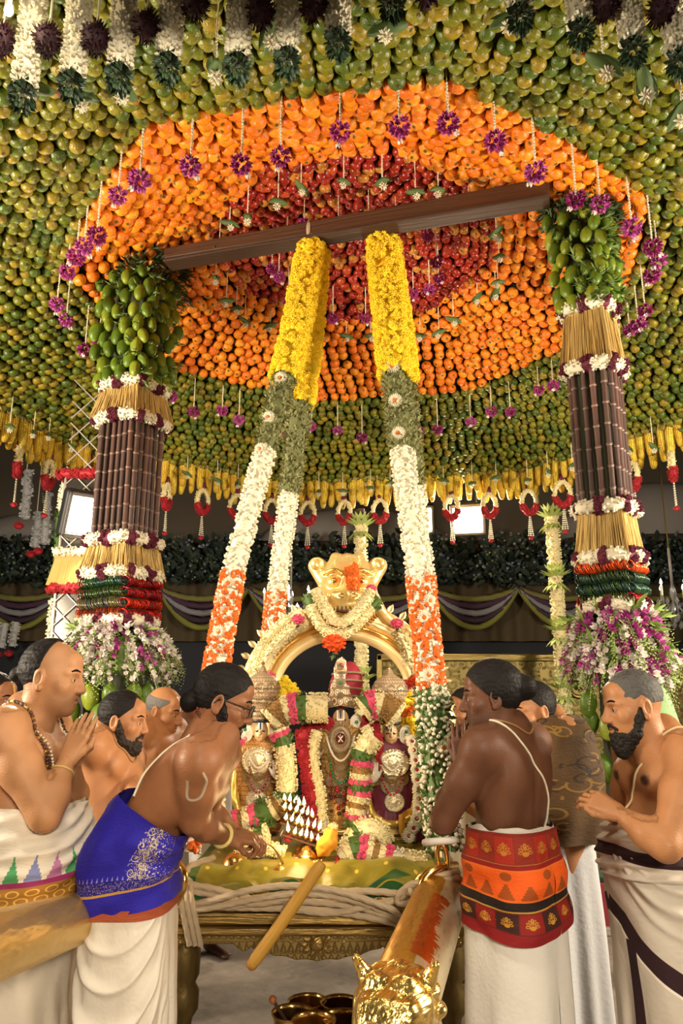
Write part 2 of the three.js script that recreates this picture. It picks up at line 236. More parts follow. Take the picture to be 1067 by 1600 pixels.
// floodlights: a housing, a glowing face and an area light just in front of it
const glowMat = new THREE.MeshStandardMaterial({ color: 0, emissive: C(1, .9, .72), emissiveIntensity: 6 });
function flood(f, label) {
  const at = V(...f.at), aim = V(...f.aim), d = aim.clone().sub(at).normalize();
  const t = thing('flood_light', label, 'lamp', at, null); const q = new THREE.Quaternion().setFromRotationMatrix(new THREE.Matrix4().lookAt(at, aim, V(0, 1, 0)));   // -z towards the aim
  const G = (g) => g.applyQuaternion(q);
  part(t, 'housing', G(merge([box(f.w + .1, f.h + .1, .12, .03).translate(0, 0, .07), box(f.w * .6, f.h * .6, .1, .03).translate(0, 0, .17)])), mat(C(.02, .02, .022), .5));
  const r = merge([[-1, 0], [1, 0], [0, -1], [0, 1]].map(([x, y]) => box(x ? .03 : f.w + .08, y ? .03 : f.h + .08, .06, .008).translate(x * (f.w / 2 + .025), y * (f.h / 2 + .025), -.01)));
  part(t, 'bezel', G(r), mat(C(.1, .1, .1), .4));
  part(t, 'lamp_face', G(box(f.w, f.h, .02, .008).translate(0, 0, 0)), f.glow ?? glowMat);
  if (f.door) part(t, 'unseen_flap', G(box(f.w + .3, .012, f.door, .004).translate(0, f.h / 2 + .05, -f.door / 2 - .03)), mat(C(.02, .02, .022), .6));  // unseen flap, placed to keep lamp light off the near garlands
  const legs = [rod(V(0, -.05, .1).applyQuaternion(q), V(0, -at.y + .5, 0), .03, .03)]; if (f.bracket) part(t, 'bracket', merge([-1, 1].map((s) => rod(V(s * f.w * .3, 0, .05).applyQuaternion(q), V(s * f.w * .3, -.05, -.19), .012))), mat(C(.03, .03, .03), .5)); else if (f.hung) part(t, 'hanger', merge([rod(V(-f.w * .35, f.h / 2, 0), V(-f.w * .35, f.hung, 0), .012), rod(V(f.w * .35, f.h / 2, 0), V(f.w * .35, f.hung, 0), .012), ...(f.back ? [-1, 1].map((s) => rod(V(s * f.w * .35, f.hung, 0), V(s * f.w * .35, f.hung, f.back), .012)) : [])]), mat(C(.03, .03, .03), .5)); else { for (let k = 0; k < 3; k++) legs.push(rod(V(0, -at.y + .6, 0), V(Math.cos(k * 2.1) * .6, -at.y + .015, Math.sin(k * 2.1) * .6), .014)); part(t, 'stand', merge(legs), mat(C(.03, .03, .03), .5)); }
  const L = new THREE.RectAreaLight(f.color, f.power, f.w, f.h); L.name = 'light'; L.position.copy(d).multiplyScalar(.05); t.add(L); L.lookAt(at.clone().addScaledVector(d, 3)); L.quaternion.setFromRotationMatrix(new THREE.Matrix4().lookAt(at, aim, V(0, 1, 0)));
  return t;
}
UNSEEN_FLOODS.forEach((f, i) => flood(f, ['unseen warm softbox floodlight on a tripod stand, out of view at the left, lighting the canopy', 'unseen warm softbox floodlight on a tripod stand, out of view at the right, lighting the canopy', 'unseen pale softbox floodlight with a black flap behind the camera, lighting the people', 'unseen floodlight hung from the near canopy rim, out of view, lighting the idols'][i]));

// ---------------------------------------------------------------- the fruit canopy: a shallow eight-sided vault over the swing
const CX = .12, CZ = -5.25;
const octR = (a) => { const k = Math.PI / 4, b = ((a + .2) % k + k) % k - k / 2; return lerp(1, .955 / Math.cos(b), .75); };
const PROFILE = [[0, 5.06], [.55, 5.03], [1.13, 4.93], [2.14, 4.50], [3.46, 4.0]];   // ring radius, height of the fruit skin
const heightAt = (r) => { for (let i = 1; i < PROFILE.length; i++) if (r <= PROFILE[i][0]) { const [a, b] = [PROFILE[i - 1], PROFILE[i]]; return lerp(a[1], b[1], (r - a[0]) / (b[0] - a[0])); } return 4.0; };
const canopyPt = (r, a, dy = 0) => V(CX + Math.cos(a) * r * octR(a), heightAt(r) + dy, CZ + Math.sin(a) * r * octR(a));
{ // the shell that carries the fruit
  const g = new THREE.CylinderGeometry(1, 1, 1, 96, 20, true), p = g.attributes.position;
  bend(g, (w) => { const v = .5 - w.y, a = Math.atan2(w.z, w.x), r = v * 3.52; w.copy(canopyPt(r, a, .045)); });
  const rim = new THREE.CylinderGeometry(1, 1, 1, 96, 2, true); bend(rim, (w) => { const v = w.y + .5, a = Math.atan2(w.z, w.x); w.copy(canopyPt(3.52, a)); w.y = lerp(3.96, 4.5, v); });
  const top = bend(new THREE.CylinderGeometry(1, 1, 1, 96, 4, true), (w) => { const v = .5 - w.y, a = Math.atan2(w.z, w.x), r = v * 3.52; w.copy(canopyPt(r, a)); w.y = 5.3 - .8 * v; });
  struct('canopy_roof', merge([g, rim, top]), bumped(C(.018, .022, .008), .95, .02), 'dark backing vault that carries the rings of fruit');
}
function fruitTex(base, spot, speck, n = 26) { return tex(128, 64, (u, v) => { const q = fbmp(u, v, 8), k = .92 + .16 * q, s = sstep(.90, .965, v), d = fbmp(u, v, n) > .33 ? speck : 0; return base.map((c, i) => lerp(c * k, spot[i], s) - d * (i === 2 ? .5 : 1)); }); }
const fruitBump = tex(128, 64, (u, v) => .5 + .5 * fbmp(u, v, 24), false);
const sweetLimeG = bend(new THREE.SphereGeometry(.5, 14, 10), (p) => { const t = p.y; p.y *= .93; if (t > .46) p.y -= (t - .46) * .9; });
const orangeG = bend(new THREE.SphereGeometry(.5, 14, 10), (p) => { p.y *= .92; const r = Math.hypot(p.x, p.z); if (p.y > 0 && r < .16) p.y -= (.16 - r) * .25; });
const appleG = lathe([[.001, -.36], [.07, -.38], [.12, -.41], [.2, -.43], [.3, -.38], [.4, -.22], [.48, 0], [.5, .14], [.46, .3], [.36, .42], [.24, .46], [.12, .42], [.05, .33], [.001, .28]], 14);
const F = {
  lime: { geo: sweetLimeG, d: .091, cat: 'lime', mats: [[.47, .47, .08], [.37, .42, .08], [.53, .51, .11], [.59, .51, .11], [.31, .39, .09], [.44, .46, .07], [.46, .43, .07]].map((c) => mat(C(1, 1, 1), .42, { map: fruitTex(c, [.25, .2, .08], .06), bumpMap: fruitBump, bumpScale: .003 })) },
  orange: { geo: orangeG, d: .103, cat: 'orange', mats: [[.97, .57, .08], [.95, .51, .06], [.98, .61, .11], [.93, .47, .06]].map((c) => mat(C(1, 1, 1), .45, { map: fruitTex(c, [.3, .3, .08], .05), bumpMap: fruitBump, bumpScale: .004 })) },
  apple: { geo: appleG, d: .086, cat: 'apple', mats: [[.62, .13, .07], [.52, .08, .06], [.70, .25, .10], [.75, .48, .18], [.58, .10, .09]].map((c) => mat(C(1, 1, 1), .33, { map: tex(128, 64, (u, v) => { const s = .5 + .5 * Math.sin(u * TAU * 13 + 2 * fbmp(u, v, 6)), k = .88 + .16 * fbmp(u, v, 8), e = Math.max(sstep(.88, .97, v), sstep(.12, .03, v)); return c.map((x, i) => lerp(x * k + s * [.10, .07, .02][i], [.45, .33, .12][i], e * .8)); }) })) },
};
// rows of fruit around the vault, packed row against row
function fruitRows(kind, r0, r1, extra = 0) {
  const f = F[kind], out = []; let slope = 0, row = 0;
  for (let r = r0; r < r1; row++) {
    const ph = R(0, 1), per = TAU * r * .985, n = Math.max(3, Math.floor(per / (f.d * 1.0)));
    for (let i = 0; i < n; i++) {
      const a = (i + ph + R(-.16, .16)) / n * TAU, rr = r + R(-.013, .013), p = canopyPt(rr, a, R(-.028, .008));
      out.push({ p, a, r: rr });
    }
    const h = heightAt(r), h2 = heightAt(r + .05); slope = Math.hypot(.05, h - h2) / .05; r += f.d * .895 / slope;
  }
  return out;
}
function placeFruit(kind, list, name, label, group, restLabel) {
  const f = F[kind];
  for (const e of list) {
    const [x, y, d] = toPx(e.p); e.view = x > -20 && x < 1087 && y > -25 && y < 1620; e.d = d;
    const inward = V(CX - e.p.x, -1.6, CZ - e.p.z).normalize(), dir = V(R(-1, 1), R(-1, 1), R(-1, 1)).addScaledVector(inward, .75).normalize();
    e.m = mtx(e.p, quatTo(dir).multiply(euler(0, R(0, 6), 0)), V(1, R(.93, 1.05), 1).multiplyScalar(f.d * R(.92, 1.04)));
    e.k = Math.floor(Math.pow(rnd(), 1.15) * f.mats.length);
  }
  list = list.filter((e) => e.d > .4);
  const seen = list.filter((e) => e.view).sort((a, b) => a.d - b.d), near = seen.slice(0, 300), rest = [...seen.slice(300), ...list.filter((e) => !e.view)];
  const protos = f.mats.map((m) => lit(new THREE.Mesh(f.geo, m)));
  for (const e of near) { const o = protos[e.k].clone(); o.name = numbered(name); e.m.decompose(o.position, o.quaternion, o.scale); scene.add(o); meta(o, label, f.cat, group); }
  const root = thing(name + '_mass', restLabel, f.cat); root.userData.kind = 'stuff';
  f.mats.forEach((m, k) => { const ms = rest.filter((e) => e.k === k).map((e) => e.m); if (ms.length) stuffPart(root, name + 's', f.geo, m, ms); });
}
placeFruit('lime', fruitRows('lime', 2.17, 3.5), 'sweet_lime', 'large green sweet lime in the near part of the outer ring of the fruit canopy', 'sweet limes of the outer canopy ring', 'green sweet limes packed over the rest of the outer canopy ring');
placeFruit('orange', fruitRows('orange', 1.15, 2.15), 'orange_fruit', 'ripe orange in the near part of the middle ring of the fruit canopy', 'oranges of the middle canopy ring', 'oranges packed over the far part of the middle canopy ring');
placeFruit('apple', fruitRows('apple', .05, 1.13), 'red_apple', 'red apple in the near part of the centre of the fruit canopy', 'apples of the canopy centre', 'red apples packed over the far part of the canopy centre');
// corn cobs hanging round the rim
const cornTex = tex(256, 256, (u, v) => { const a = u * 14, row = Math.floor(a), b = v * 30 + (row % 2) * .5, x = (a % 1) - .5, y = (b % 1) - .5, k = 1 - 1.5 * (x * x + y * y), n = hash(row, Math.floor(b), 5); return [1.0 * k * (.92 + .1 * n), .84 * k * (.88 + .2 * n), .26 * k]; });
const cornBump = tex(256, 256, (u, v) => { const a = u * 14, row = Math.floor(a), b = v * 30 + (row % 2) * .5, x = (a % 1) - .5, y = (b % 1) - .5; return clamp(1 - 3.4 * (x * x + y * y)); }, false);
{
  const cob = lathe([[0, -.30], [.014, -.295], [.022, -.27], [.029, -.2], [.032, -.12], [.033, -.05], [.028, 0], [0, .01]], 14);
  const cobMats = [C(1.35, 1.3, 1.2), C(1.3, 1.15, .95), C(1.35, 1.35, 1.4)].map((c) => mat(c, .45, { map: cornTex, bumpMap: cornBump, bumpScale: .004 }));
  const huskG = merge([0, 1, 2, 3, 4].map((i) => leafGeo.clone().scale(.09, .11, .09).rotateX(Math.PI - .22).translate(0, .03, .018).rotateY(i * 1.3))), huskM = mat(C(.5, .42, .17), .75, { side: THREE.DoubleSide });
  const stalk = lathe([[0, 0], [.011, .0], [.009, .07], [0, .075]], 8);
  const all = [];
  for (const [r, n, dy] of [[3.5, 205, 0], [3.56, 200, -.07]]) for (let i = 0; i < n; i++) { const a = (i + R(-.2, .2)) / n * TAU, p = canopyPt(r, a); p.y = 4.0 + dy + R(-.02, .02) + .03; all.push({ p, a, d: toPx(p) }); }
  const vis = all.filter((e) => e.d[2] > .3 && e.d[0] > -25 && e.d[0] < 1092 && e.d[1] > -10 && e.d[1] < 1000).sort((a, b) => a.d[2] - b.d[2]);
  const protos = cobMats.map((m) => { const o = new THREE.Group(); part(o, 'kernels', cob, m); part(o, 'husk', huskG, huskM); part(o, 'stalk', stalk, huskM); return o; });
  const put = (e, o) => { o.position.copy(e.p); o.rotation.set(R(-.1, .1), R(0, 6), R(-.1, .1)); const q = R(.9, 1.12); o.scale.set(q * 1.4, q, q * 1.4); };
  vis.slice(0, 300).forEach((e) => { const o = protos[Math.floor(R(0, 3))].clone(); o.name = numbered('corn_cob'); put(e, o); scene.add(o); meta(o, 'yellow corn cob hanging in the fringe round the canopy rim', 'corn', 'corn cobs of the canopy fringe'); });
}

// ---------------------------------------------------------------- strings, leaf parrots and garlands hanging from the canopy
const stringGeo = (L) => merge([rod(V(0, .1, 0), V(0, -L, 0), .003, .003, 5), ...Array.from({ length: Math.round(L / .017) }, (_, i) => budGeo.clone().scale(.015, .022, .015).rotateZ(i % 2 ? .5 : -.5).rotateY(i * 2.1).translate(0, -.008 - i * .017, 0))]);
const orchidPuff = (r, n, seed) => { const q = rng(seed); return merge(Array.from({ length: n }, (_, i) => { const y = 1 - i / n * 1.7, s = Math.sqrt(Math.max(0, 1 - y * y)), a = i * 2.4, d = V(Math.cos(a) * s, -y, Math.sin(a) * s); return orchidGeo.clone().scale(.6 * r, .6 * r, .6 * r).applyMatrix4(mtx(d.multiplyScalar(r * .55), quatTo(d).multiply(euler(q() * .6, q() * 6, 0)))); })); };
const orchidM = [C(.42, .05, .27), C(.46, .08, .34), C(.32, .03, .18)].map((c) => mat(c, .6, { side: THREE.DoubleSide })), orchidWhite = mat(C(.8, .74, .7), .6, { side: THREE.DoubleSide });
const blossomG = [1, 2, 3].map((k) => orchidPuff(.052, 18, k)), puffWhite = (() => { const q = rng(5); return merge(Array.from({ length: 26 }, (_, i) => { const y = 1 - i / 26 * 2, s = Math.sqrt(1 - y * y), a = i * 2.4, d = V(Math.cos(a) * s, y, Math.sin(a) * s); return budGeo.clone().scale(.014, .026, .014).applyMatrix4(mtx(d.multiplyScalar(.02), quatTo(d).multiply(euler(q() - .5, 0, q() - .5)))); })); })();
const strG = [.20, .25, .30].map(stringGeo);
function blossomString(kind) {
  const o = new THREE.Group(), L = [.20, .25, .30][kind]; part(o, 'string', strG[kind], M.thread);
  const b = part(o, 'orchid_blossom', blossomG[kind], orchidM[kind], V(0, -L - .02, 0)); part(b, 'white_petals', orchidGeo.clone().scale(.03, .03, .03).rotateX(2.6).translate(.02, -.04, .02), orchidWhite); return o;
}
const parrotBody = (() => { const g = new THREE.SphereGeometry(.5, 14, 10); g.scale(.055, .05, .17); bend(g, (p) => { const t = p.z / .085; p.y += .022 * t * Math.abs(t) - (t < 0 ? .018 * t * t : 0); const k = t < -.1 ? 1 + (t + .1) * .62 : 1; p.x *= k; }); return g; })();
const parrotWing = leafGeo.clone().scale(.06, .12, .06).rotateX(-Math.PI / 2 - .25);
const leafSide = mat(C(.085, .15, .04), .55, { side: THREE.DoubleSide, bumpMap: weaveTex, bumpScale: .002 });
function parrot(kind) {
  const o = new THREE.Group(), L = [.14, .2, .26][kind]; part(o, 'string', stringGeo(L), M.thread);
  const b = part(o, 'leaf_body', parrotBody, leafSide, V(0, -L - .035, 0)); part(b, 'beak', new THREE.ConeGeometry(.009, .028, 8).rotateX(1.9).translate(0, .02, .088), M.red);
  part(o, 'wing', parrotWing.clone().translate(.024, -L - .02, .03), leafSide); part(o, 'wing', parrotWing.clone().translate(-.024, -L - .02, .03), leafSide);
  part(o, 'jasmine_tuft', puffWhite, M.jasmine, V(0, -L - .078, -.01)); return o;
}
const bProto = [0, 1, 2].map(blossomString), pProto = [0, 1, 2].map(parrot);
function hangRing(r, n, protos, name, label, cat, group, drop = .07, scale = 1, jit = .2, turn = null, only) {
  const made = [];
  for (let i = 0; i < n; i++) {
    const a = (i + R(-jit, jit)) / n * TAU, p = canopyPt(r, a); p.y -= drop; const d = toPx(p), k = Math.floor(R(0, protos.length));
    if (d[2] < .8 || d[0] < -30 || d[0] > 1097 || d[1] > 1000 || d[1] < -120) continue;
    if (only && !only(d, p, a)) continue;
    const o = protos[k].clone(); o.name = numbered(name); o.position.copy(p); o.rotation.y = turn ?? R(0, 6); o.scale.setScalar(scale * R(.92, 1.08)); scene.add(o); meta(o, label, cat, group); made.push(o);
  }
  return made;
}
const ringA = hangRing(2.16, 50, bProto, 'orchid_string', 'white string ending in a purple orchid at the edge of the orange ring', 'garland', 'orchid strings round the orange ring', .045, 1.12);
const ringB = hangRing(.66, 17, bProto, 'orchid_string', 'white string ending in a purple orchid among the red apples', 'garland', 'orchid strings among the apples', .045, .95);
const ringC = hangRing(1.14, 30, pProto, 'leaf_parrot', 'green woven leaf parrot with white jasmine tuft hanging where apples meet oranges', 'ornament', 'leaf parrots round the apple centre', .045, .85);
const ringD = hangRing(3.28, 66, pProto, 'leaf_parrot', 'green woven leaf parrot with white jasmine tuft hanging before the corn fringe', 'ornament', 'leaf parrots round the corn fringe', .045, .9, .25, null, (d) => d[1] > 500);
const near = (o) => o.position.z > CZ;
count(ringA.filter(near), 'orchid strings on the near edge of the orange ring'); count(ringA.filter((o) => !near(o)), 'orchid strings on the far edge of the orange ring'); count(ringB, 'orchid strings hanging among the red apples');
count(ringC.filter(near), 'leaf parrots on the near edge of the apple centre'); count(ringC.filter((o) => !near(o)), 'leaf parrots on the far edge of the apple centre'); count(ringD, 'leaf parrots hanging before the corn fringe');
// the hanging parrots close to the lens, near edge of the canopy
const nearParrots = [];
for (const [x, y] of [[57, 95], [128, 110], [196, 100], [338, 70], [425, 10], [605, 5], [940, 60], [1004, 92], [795, -10], [1062, 130]]) { const o = pProto[0].clone(); o.name = numbered('leaf_parrot'); o.position.copy(P(x, y, 2.35)); o.position.y += .06; o.rotation.y = R(0, 6); scene.add(o); meta(o, 'green woven leaf parrot hanging beside the thick white garlands at the top', 'ornament', 'leaf parrots by the near garlands'); part(o, 'long_string', rod(V(0, 0, 0), V(0, 4.42 - o.position.y, 0), .0025), M.thread); nearParrots.push(o); }
count(nearParrots, 'leaf parrots beside the thick white garlands at the top');
// thick white garlands with green tips, and dark balls between them, along the near rim
const tipG = merge(Array.from({ length: 130 }, (_, i) => { const y = 1 - i / 130 * 2, s = Math.sqrt(1 - y * y), a = i * 2.4, d = V(Math.cos(a) * s, y, Math.sin(a) * s); return leafGeo.clone().scale(.034, .038, .034).applyMatrix4(mtx(d.clone().multiplyScalar(.032).multiply(V(1, 1.35, 1)), quatTo(d.clone().add(V(Math.sin(i * 7.1) * .6, -.5, Math.cos(i * 5.3) * .6)).normalize()).multiply(euler(0, a, 0)))); }));
const darkGreen = mat(C(.022, .05, .02), .6, { side: THREE.DoubleSide }), darkBall = mat(C(.03, .004, .012), .7, { side: THREE.DoubleSide });
{
  const gs = [], bs = [];
  [[36, 148], [112, 132], [186, 120], [262, 104], [371, 104], [449, 95], [528, 66], [612, 8], [812, 26], [907, 50], [989, 78], [1062, 96]].forEach(([x, y]) => {
    const tip = P(x, y, 2.12), t = thing('jasmine_garland', 'thick white jasmine garland with a dark green leaf tip hanging from the near canopy rim', 'garland', V(tip.x, 4.02, tip.z), 'thick white garlands on the near rim');
    garland(t, 'jasmine_rope', curve([V(tip.x, 4.0, tip.z), V(tip.x, (4.0 + tip.y) / 2, tip.z), V(tip.x, tip.y + .03, tip.z)]), .041, M.jasmine, [K.jasmine(.02)], 1.9);
    part(t, 'leaf_tip', tipG.clone().scale(.8, 1.05, .8), darkGreen, V(0, tip.y - 4.02, 0)); gs.push(t);
  });
  count(gs, 'thick white garlands with green tips at the top');
  const ballG = merge([new THREE.IcosahedronGeometry(.036, 2), ...Array.from({ length: 150 }, (_, i) => { const y = 1 - i / 150 * 2, s = Math.sqrt(1 - y * y), a = i * 2.4, d = V(Math.cos(a) * s, y, Math.sin(a) * s); return petalGeo(.022, .018, .3, 1).applyMatrix4(mtx(d.clone().multiplyScalar(.033), quatTo(d.clone().add(V(Math.sin(i * 3.1), Math.cos(i * 1.7), Math.sin(i * 5.3)).multiplyScalar(.6)).normalize()).multiply(euler(0, a, 0)))); })])
.scale(1.15, 1.4, 1.15);
  [[2, 62], [75, 62], [150, 60], [229, 40], [306, 5], [408, 20], [490, 8], [668, -14], [945, 8], [1034, 16]].forEach(([x, y]) => {
    const c = P(x, y, 2.1), t = thing('flower_ball', 'dark maroon flower ball hanging between the thick white garlands', 'garland', V(c.x, 4.02, c.z), 'dark flower balls on the near rim');
    part(t, 'cord', rod(V(0, 0, 0), V(0, c.y - 4.02, 0), .004), M.thread); part(t, 'petals', ballG, darkBall, V(0, c.y - 4.02, 0)); bs.push(t);
  });
  count(bs, 'dark maroon flower balls between the white garlands');
}
// red and cream garland loops with a beaded tassel, along the far rim
{
  const loopC = curve([V(0, 0, 0), V(-.055, -.05, 0), V(-.075, -.14, 0), V(-.045, -.22, 0), V(0, -.245, 0), V(.045, -.22, 0), V(.075, -.14, 0), V(.055, -.05, 0), V(0, 0, 0)]), proto = new THREE.Group();
  garland(proto, 'cream_loop', loopC, .024, M.cream, [K.cream(.017)], .8, .7, 1.0); garland(proto, 'cream_loop', loopC, .024, M.cream, [K.cream(.017)], .8, 0, .3);
  garland(proto, 'red_loop', loopC, .03, M.red, [K.red(.02)], .8, .3, .7);
  part(proto, 'band', lathe([[0, .07], [.02, .07], [.026, .03], [.02, 0], [0, 0]], 12), M.maroon);
  part(proto, 'tassel_beads', merge([-1, 0, 1].flatMap((k) => Array.from({ length: 10 }, (_, i) => ball(V(k * (.004 + i * .0022), -.29 - i * .021, 0), .0085, 6)))), M.jasmine);
  part(proto, 'tassel_tip', puffGeo.clone().scale(.03, .026, .03).translate(0, -.51, 0), M.red);
  const N = 50, ls = [];
  for (let i = 0; i < N; i++) { const a = (i + .3) / N * TAU, p = canopyPt(3.5, a); p.y = 3.73; const d = toPx(p); if (-p.z < 5 || d[0] < -30 || d[0] > 1097) continue; const o = proto.clone(); o.name = numbered('loop_garland'); o.position.copy(p); o.rotation.y = -a - Math.PI / 2 + R(-.9, .9); o.scale.setScalar(1.12); scene.add(o); meta(o, 'red and cream flower loop with beaded tassel hanging under the corn fringe', 'garland', 'loop garlands under the corn fringe'); ls.push(o); }
  count(ls, 'red and cream loop garlands under the corn fringe');
}

// ---------------------------------------------------------------- the two decorated pillars
const mangoG = (() => { const g = new THREE.SphereGeometry(.5, 16, 12); return bend(g, (p) => { const t = p.y; p.x *= .66 + t * .06; p.z *= .58 + t * .04; p.x += .09 * (t * t - .1) * (t < 0 ? 1.6 : .4); p.y *= 1.02; }); })();
const mangoM = [[.50, .58, .16], [.42, .53, .13], [.56, .62, .18], [.35, .46, .12]].map((c) => mat(C(1, 1, 1), .4, { map: tex(128, 64, (u, v) => { const k = .93 + .14 * fbmp(u, v, 6), d = fbmp(u, v, 30) > .36 ? .05 : 0; return c.map((x) => x * k - d); }), bumpMap: grainTex, bumpScale: .001 }));
const mangoStem = rod(V(0, .48, 0), V(.02, .62, 0), .03, .02, 6), mangoProto = mangoM.map((m) => { const o = new THREE.Group(); part(o, 'skin', mangoG, m); part(o, 'stem', mangoStem, M.fern); return o; });
const caneTex = tex(64, 512, (u, v) => { const s = (v * 7) % 1, node = sstep(.075, .01, Math.min(s, 1 - s)), wax = sstep(.5, .05, s) * .16, n = fbmp(u, v, 8), k = .9 + .25 * n; return [lerp((.36 + wax) * k, .60, node), lerp((.26 + wax) * k, .53, node), lerp((.235 + wax) * k, .40, node)]; });
function caneGeo(L) { const pts = [[0, 0]], n = 7; for (let i = 0; i < n; i++) { const y = i / n * L, d = L / n; pts.push([.017, y], [.0212, y + .004], [.0212, y + .012], [.0172, y + .018], [.0172, y + d * .5], [.0178, y + d - .004]); } pts.push([.018, L], [0, L]); return lathe(pts, 10); }
const raffia = [C(.50, .33, .10), C(.43, .27, .08), C(.58, .41, .15)].map((c) => mat(c, .75));
const greenG = merge(Array.from({ length: 7 }, (_, i) => leafGeo.clone().scale(.035, .075, .05).rotateX(-.5 + (i % 3) * .5).rotateY(i * .9).translate(0, i * .012, 0)));
const budSpray = merge(Array.from({ length: 9 }, (_, i) => budGeo.clone().scale(.011 - i * .0006, .02 - i * .001, .011 - i * .0006).rotateZ(i % 2 ? .9 : -.9).translate(i % 2 ? -.008 : .008, .015 + i * .017, 0))).translate(0, 0, 0);
function pillar(X, Z, yaw, side, T, tag, nM, mSize) {
  const q = new THREE.Quaternion().setFromAxisAngle(V(0, 1, 0), yaw), base = V(X, 0, Z), W = (x, y, z) => V(x, 0, z).applyQuaternion(q).add(base).setY(y);
  const Pt = (u, h, y) => { // a point on the square of half size h at perimeter fraction u (0 front-left corner, running right)
    const s = ((u % 1) + 1) % 1 * 4, k = Math.floor(s), f = (s - k) * 2 - 1, [x, z] = [[f * h, h], [h, -f * h], [-f * h, -h], [-h, f * h]][k]; return W(x, y, z); };
  const nrm = (u) => { const s = ((u % 1) + 1) % 1 * 4, k = Math.floor(s); return V([0, 1, 0, -1][k], 0, [1, 0, -1, 0][k]).applyQuaternion(q); };
  const P0 = struct('pillar', box(side * .93, 4.6, side * .93, .02).applyMatrix4(mtx(V(X, 2.3, Z), q)), bumped(C(.05, .055, .03), .85, .01), 'square pillar of the canopy dressed with fruit and flowers ' + tag);
  const h = side / 2;
  const ring = (y, hh, what) => { // square band garland, white with maroon bunches
    const t = thing('band_garland', 'white flower band with maroon bunches ' + what + ' ' + tag, 'garland', V(X, y, Z));
    const loop = Array.from({ length: 24 }, (_, i) => Pt((i + .5) / 24, hh + .02 + (i % 6 === 0 || i % 6 === 5 ? -.015 : 0), y + R(-.006, .006)));
    const c = new THREE.CatmullRomCurve3([...loop, loop[0]], false, 'catmullrom', .5);
    const M4 = [0, .10, .15, .24, .27, .35, .40, .49, .52, .6, .65, .74, .77, .85, .90, .985, 1];
    for (let k = 0; k + 1 < M4.length; k++) garland(t, k % 2 ? 'maroon_bunch' : 'white_band', c, k % 2 ? .044 : .043, k % 2 ? M.maroon : M.jasmine, [k % 2 ? K.maroon(.03) : K.jasmine(.022)], 1, M4[k], M4[k + 1]);
  };
  const fringe = (y1, y0, h1, h0, what) => {
    const t = thing('raffia_fringe', 'straw coloured raffia fringe ' + what + ' ' + tag, 'fringe', V(X, y1, Z)), L = [], hh = (f) => lerp(h1, h0, Math.pow(f, 1.3));
    const core = []; { const g = new THREE.CylinderGeometry(1, 1, 1, 64, 6, true); bend(g, (w) => { const f = .5 - w.y, u = (Math.atan2(w.x, w.z) / TAU + 1) % 1; w.copy(Pt(u + .125, hh(f) - .012, lerp(y1, y0, f))).sub(V(X, y1, Z)); }); part(t, 'backing', g, mat(C(.22, .13, .04), .9, { side: THREE.DoubleSide })); }
    const mats = [[], [], []]; const strand = (() => { const g = new THREE.CylinderGeometry(.0038, .003, 1, 4, 5); g.translate(0, -.5, 0); return bend(g, (p) => { p.x += Math.sin(p.y * 9) * .0022; p.z += Math.pow(-p.y, 2) * .004; }); })();
    for (let i = 0; i < 520; i++) { const u = R(0, 1), a = Pt(u, h1 + R(-.004, .008), y1), b = Pt(u + R(-.008, .008), h0 + R(-.012, .01), y0 + R(-.02, .03)), d = b.clone().sub(a); mats[i % 3].push(mtx(a.sub(V(X, y1, Z)), quatTo(d, V(0, -1, 0)).multiply(euler(0, R(0, 6), 0)), V(1, d.length(), 1))); }
    mats.forEach((m, k) => stuffPart(t, 'strands', strand, raffia[k], m));
    for (const dy of [-.005, -.022]) { const lp = Array.from({ length: 40 }, (_, i) => Pt((i + .5) / 40, h1 + .006, y1 + dy)); part(t, 'woven_edge', new THREE.TubeGeometry(new THREE.CatmullRomCurve3(lp, true), 160, .006, 6, true).translate(-X, -y1, -Z), raffia[2]); }
  };
  // leaves at the head, and mangoes
  { const t = thing('leaf_wreath', 'dark feathery leaf wreath at the head of the pillar ' + tag, 'leaves', V(X, T.mango1, Z)), ms = [], m2 = [];
    for (let i = 0; i < 230; i++) { const u = R(0, 1), y = lerp(T.mango1 - .08, T.top, R(0, 1)), p = Pt(u, h * 1.35 + R(-.02, .03), y).sub(V(X, T.mango1, Z)); (i % 2 ? ms : m2).push(mtx(p, quatTo(nrm(u).add(V(R(-.8, .8), R(-1.3, .6), R(-.8, .8))).normalize()), R(.6, 1.1))); }
    stuffPart(t, 'leaves', greenG, mat(C(.035, .07, .02), .6, { side: THREE.DoubleSide }), ms); stuffPart(t, 'pale_leaves', greenG, mat(C(.06, .10, .03), .6, { side: THREE.DoubleSide }), m2); }
  const mangoes = (y1, y0, hTop, hBot, rows, per, size, name, label, group) => {
    for (let r = 0; r < rows; r++) { const f = (r + .5) / rows, hh = lerp(hTop, hBot, f), n = per;
      for (let i = 0; i < n; i++) { const u = (i + (r % 2) * .5 + R(-.12, .12)) / n, p = Pt(u, hh + R(-.01, .015), lerp(y1, y0, f) + R(-.02, .02)); if (p.z < Z - h * .7) continue;
        const o = mangoProto[Math.floor(R(0, 4))].clone(); o.name = numbered(name); o.position.copy(p); const out = nrm(u); o.quaternion.copy(quatTo(V(0, 1, 0).addScaledVector(out, -.25).add(V(R(-.2, .2), 0, R(-.2, .2))).normalize())).multiply(euler(0, R(0, 6), 0)); o.scale.setScalar(size * R(.9, 1.12)); scene.add(o); meta(o, label, 'mango', group); } }
  };
  mangoes(T.mango1, T.ring1, h * 1.5, h * 1.28, T.rows, nM, mSize, 'green_mango', 'green mango in the upper bunch tied round the pillar ' + tag, 'upper mangoes ' + tag);
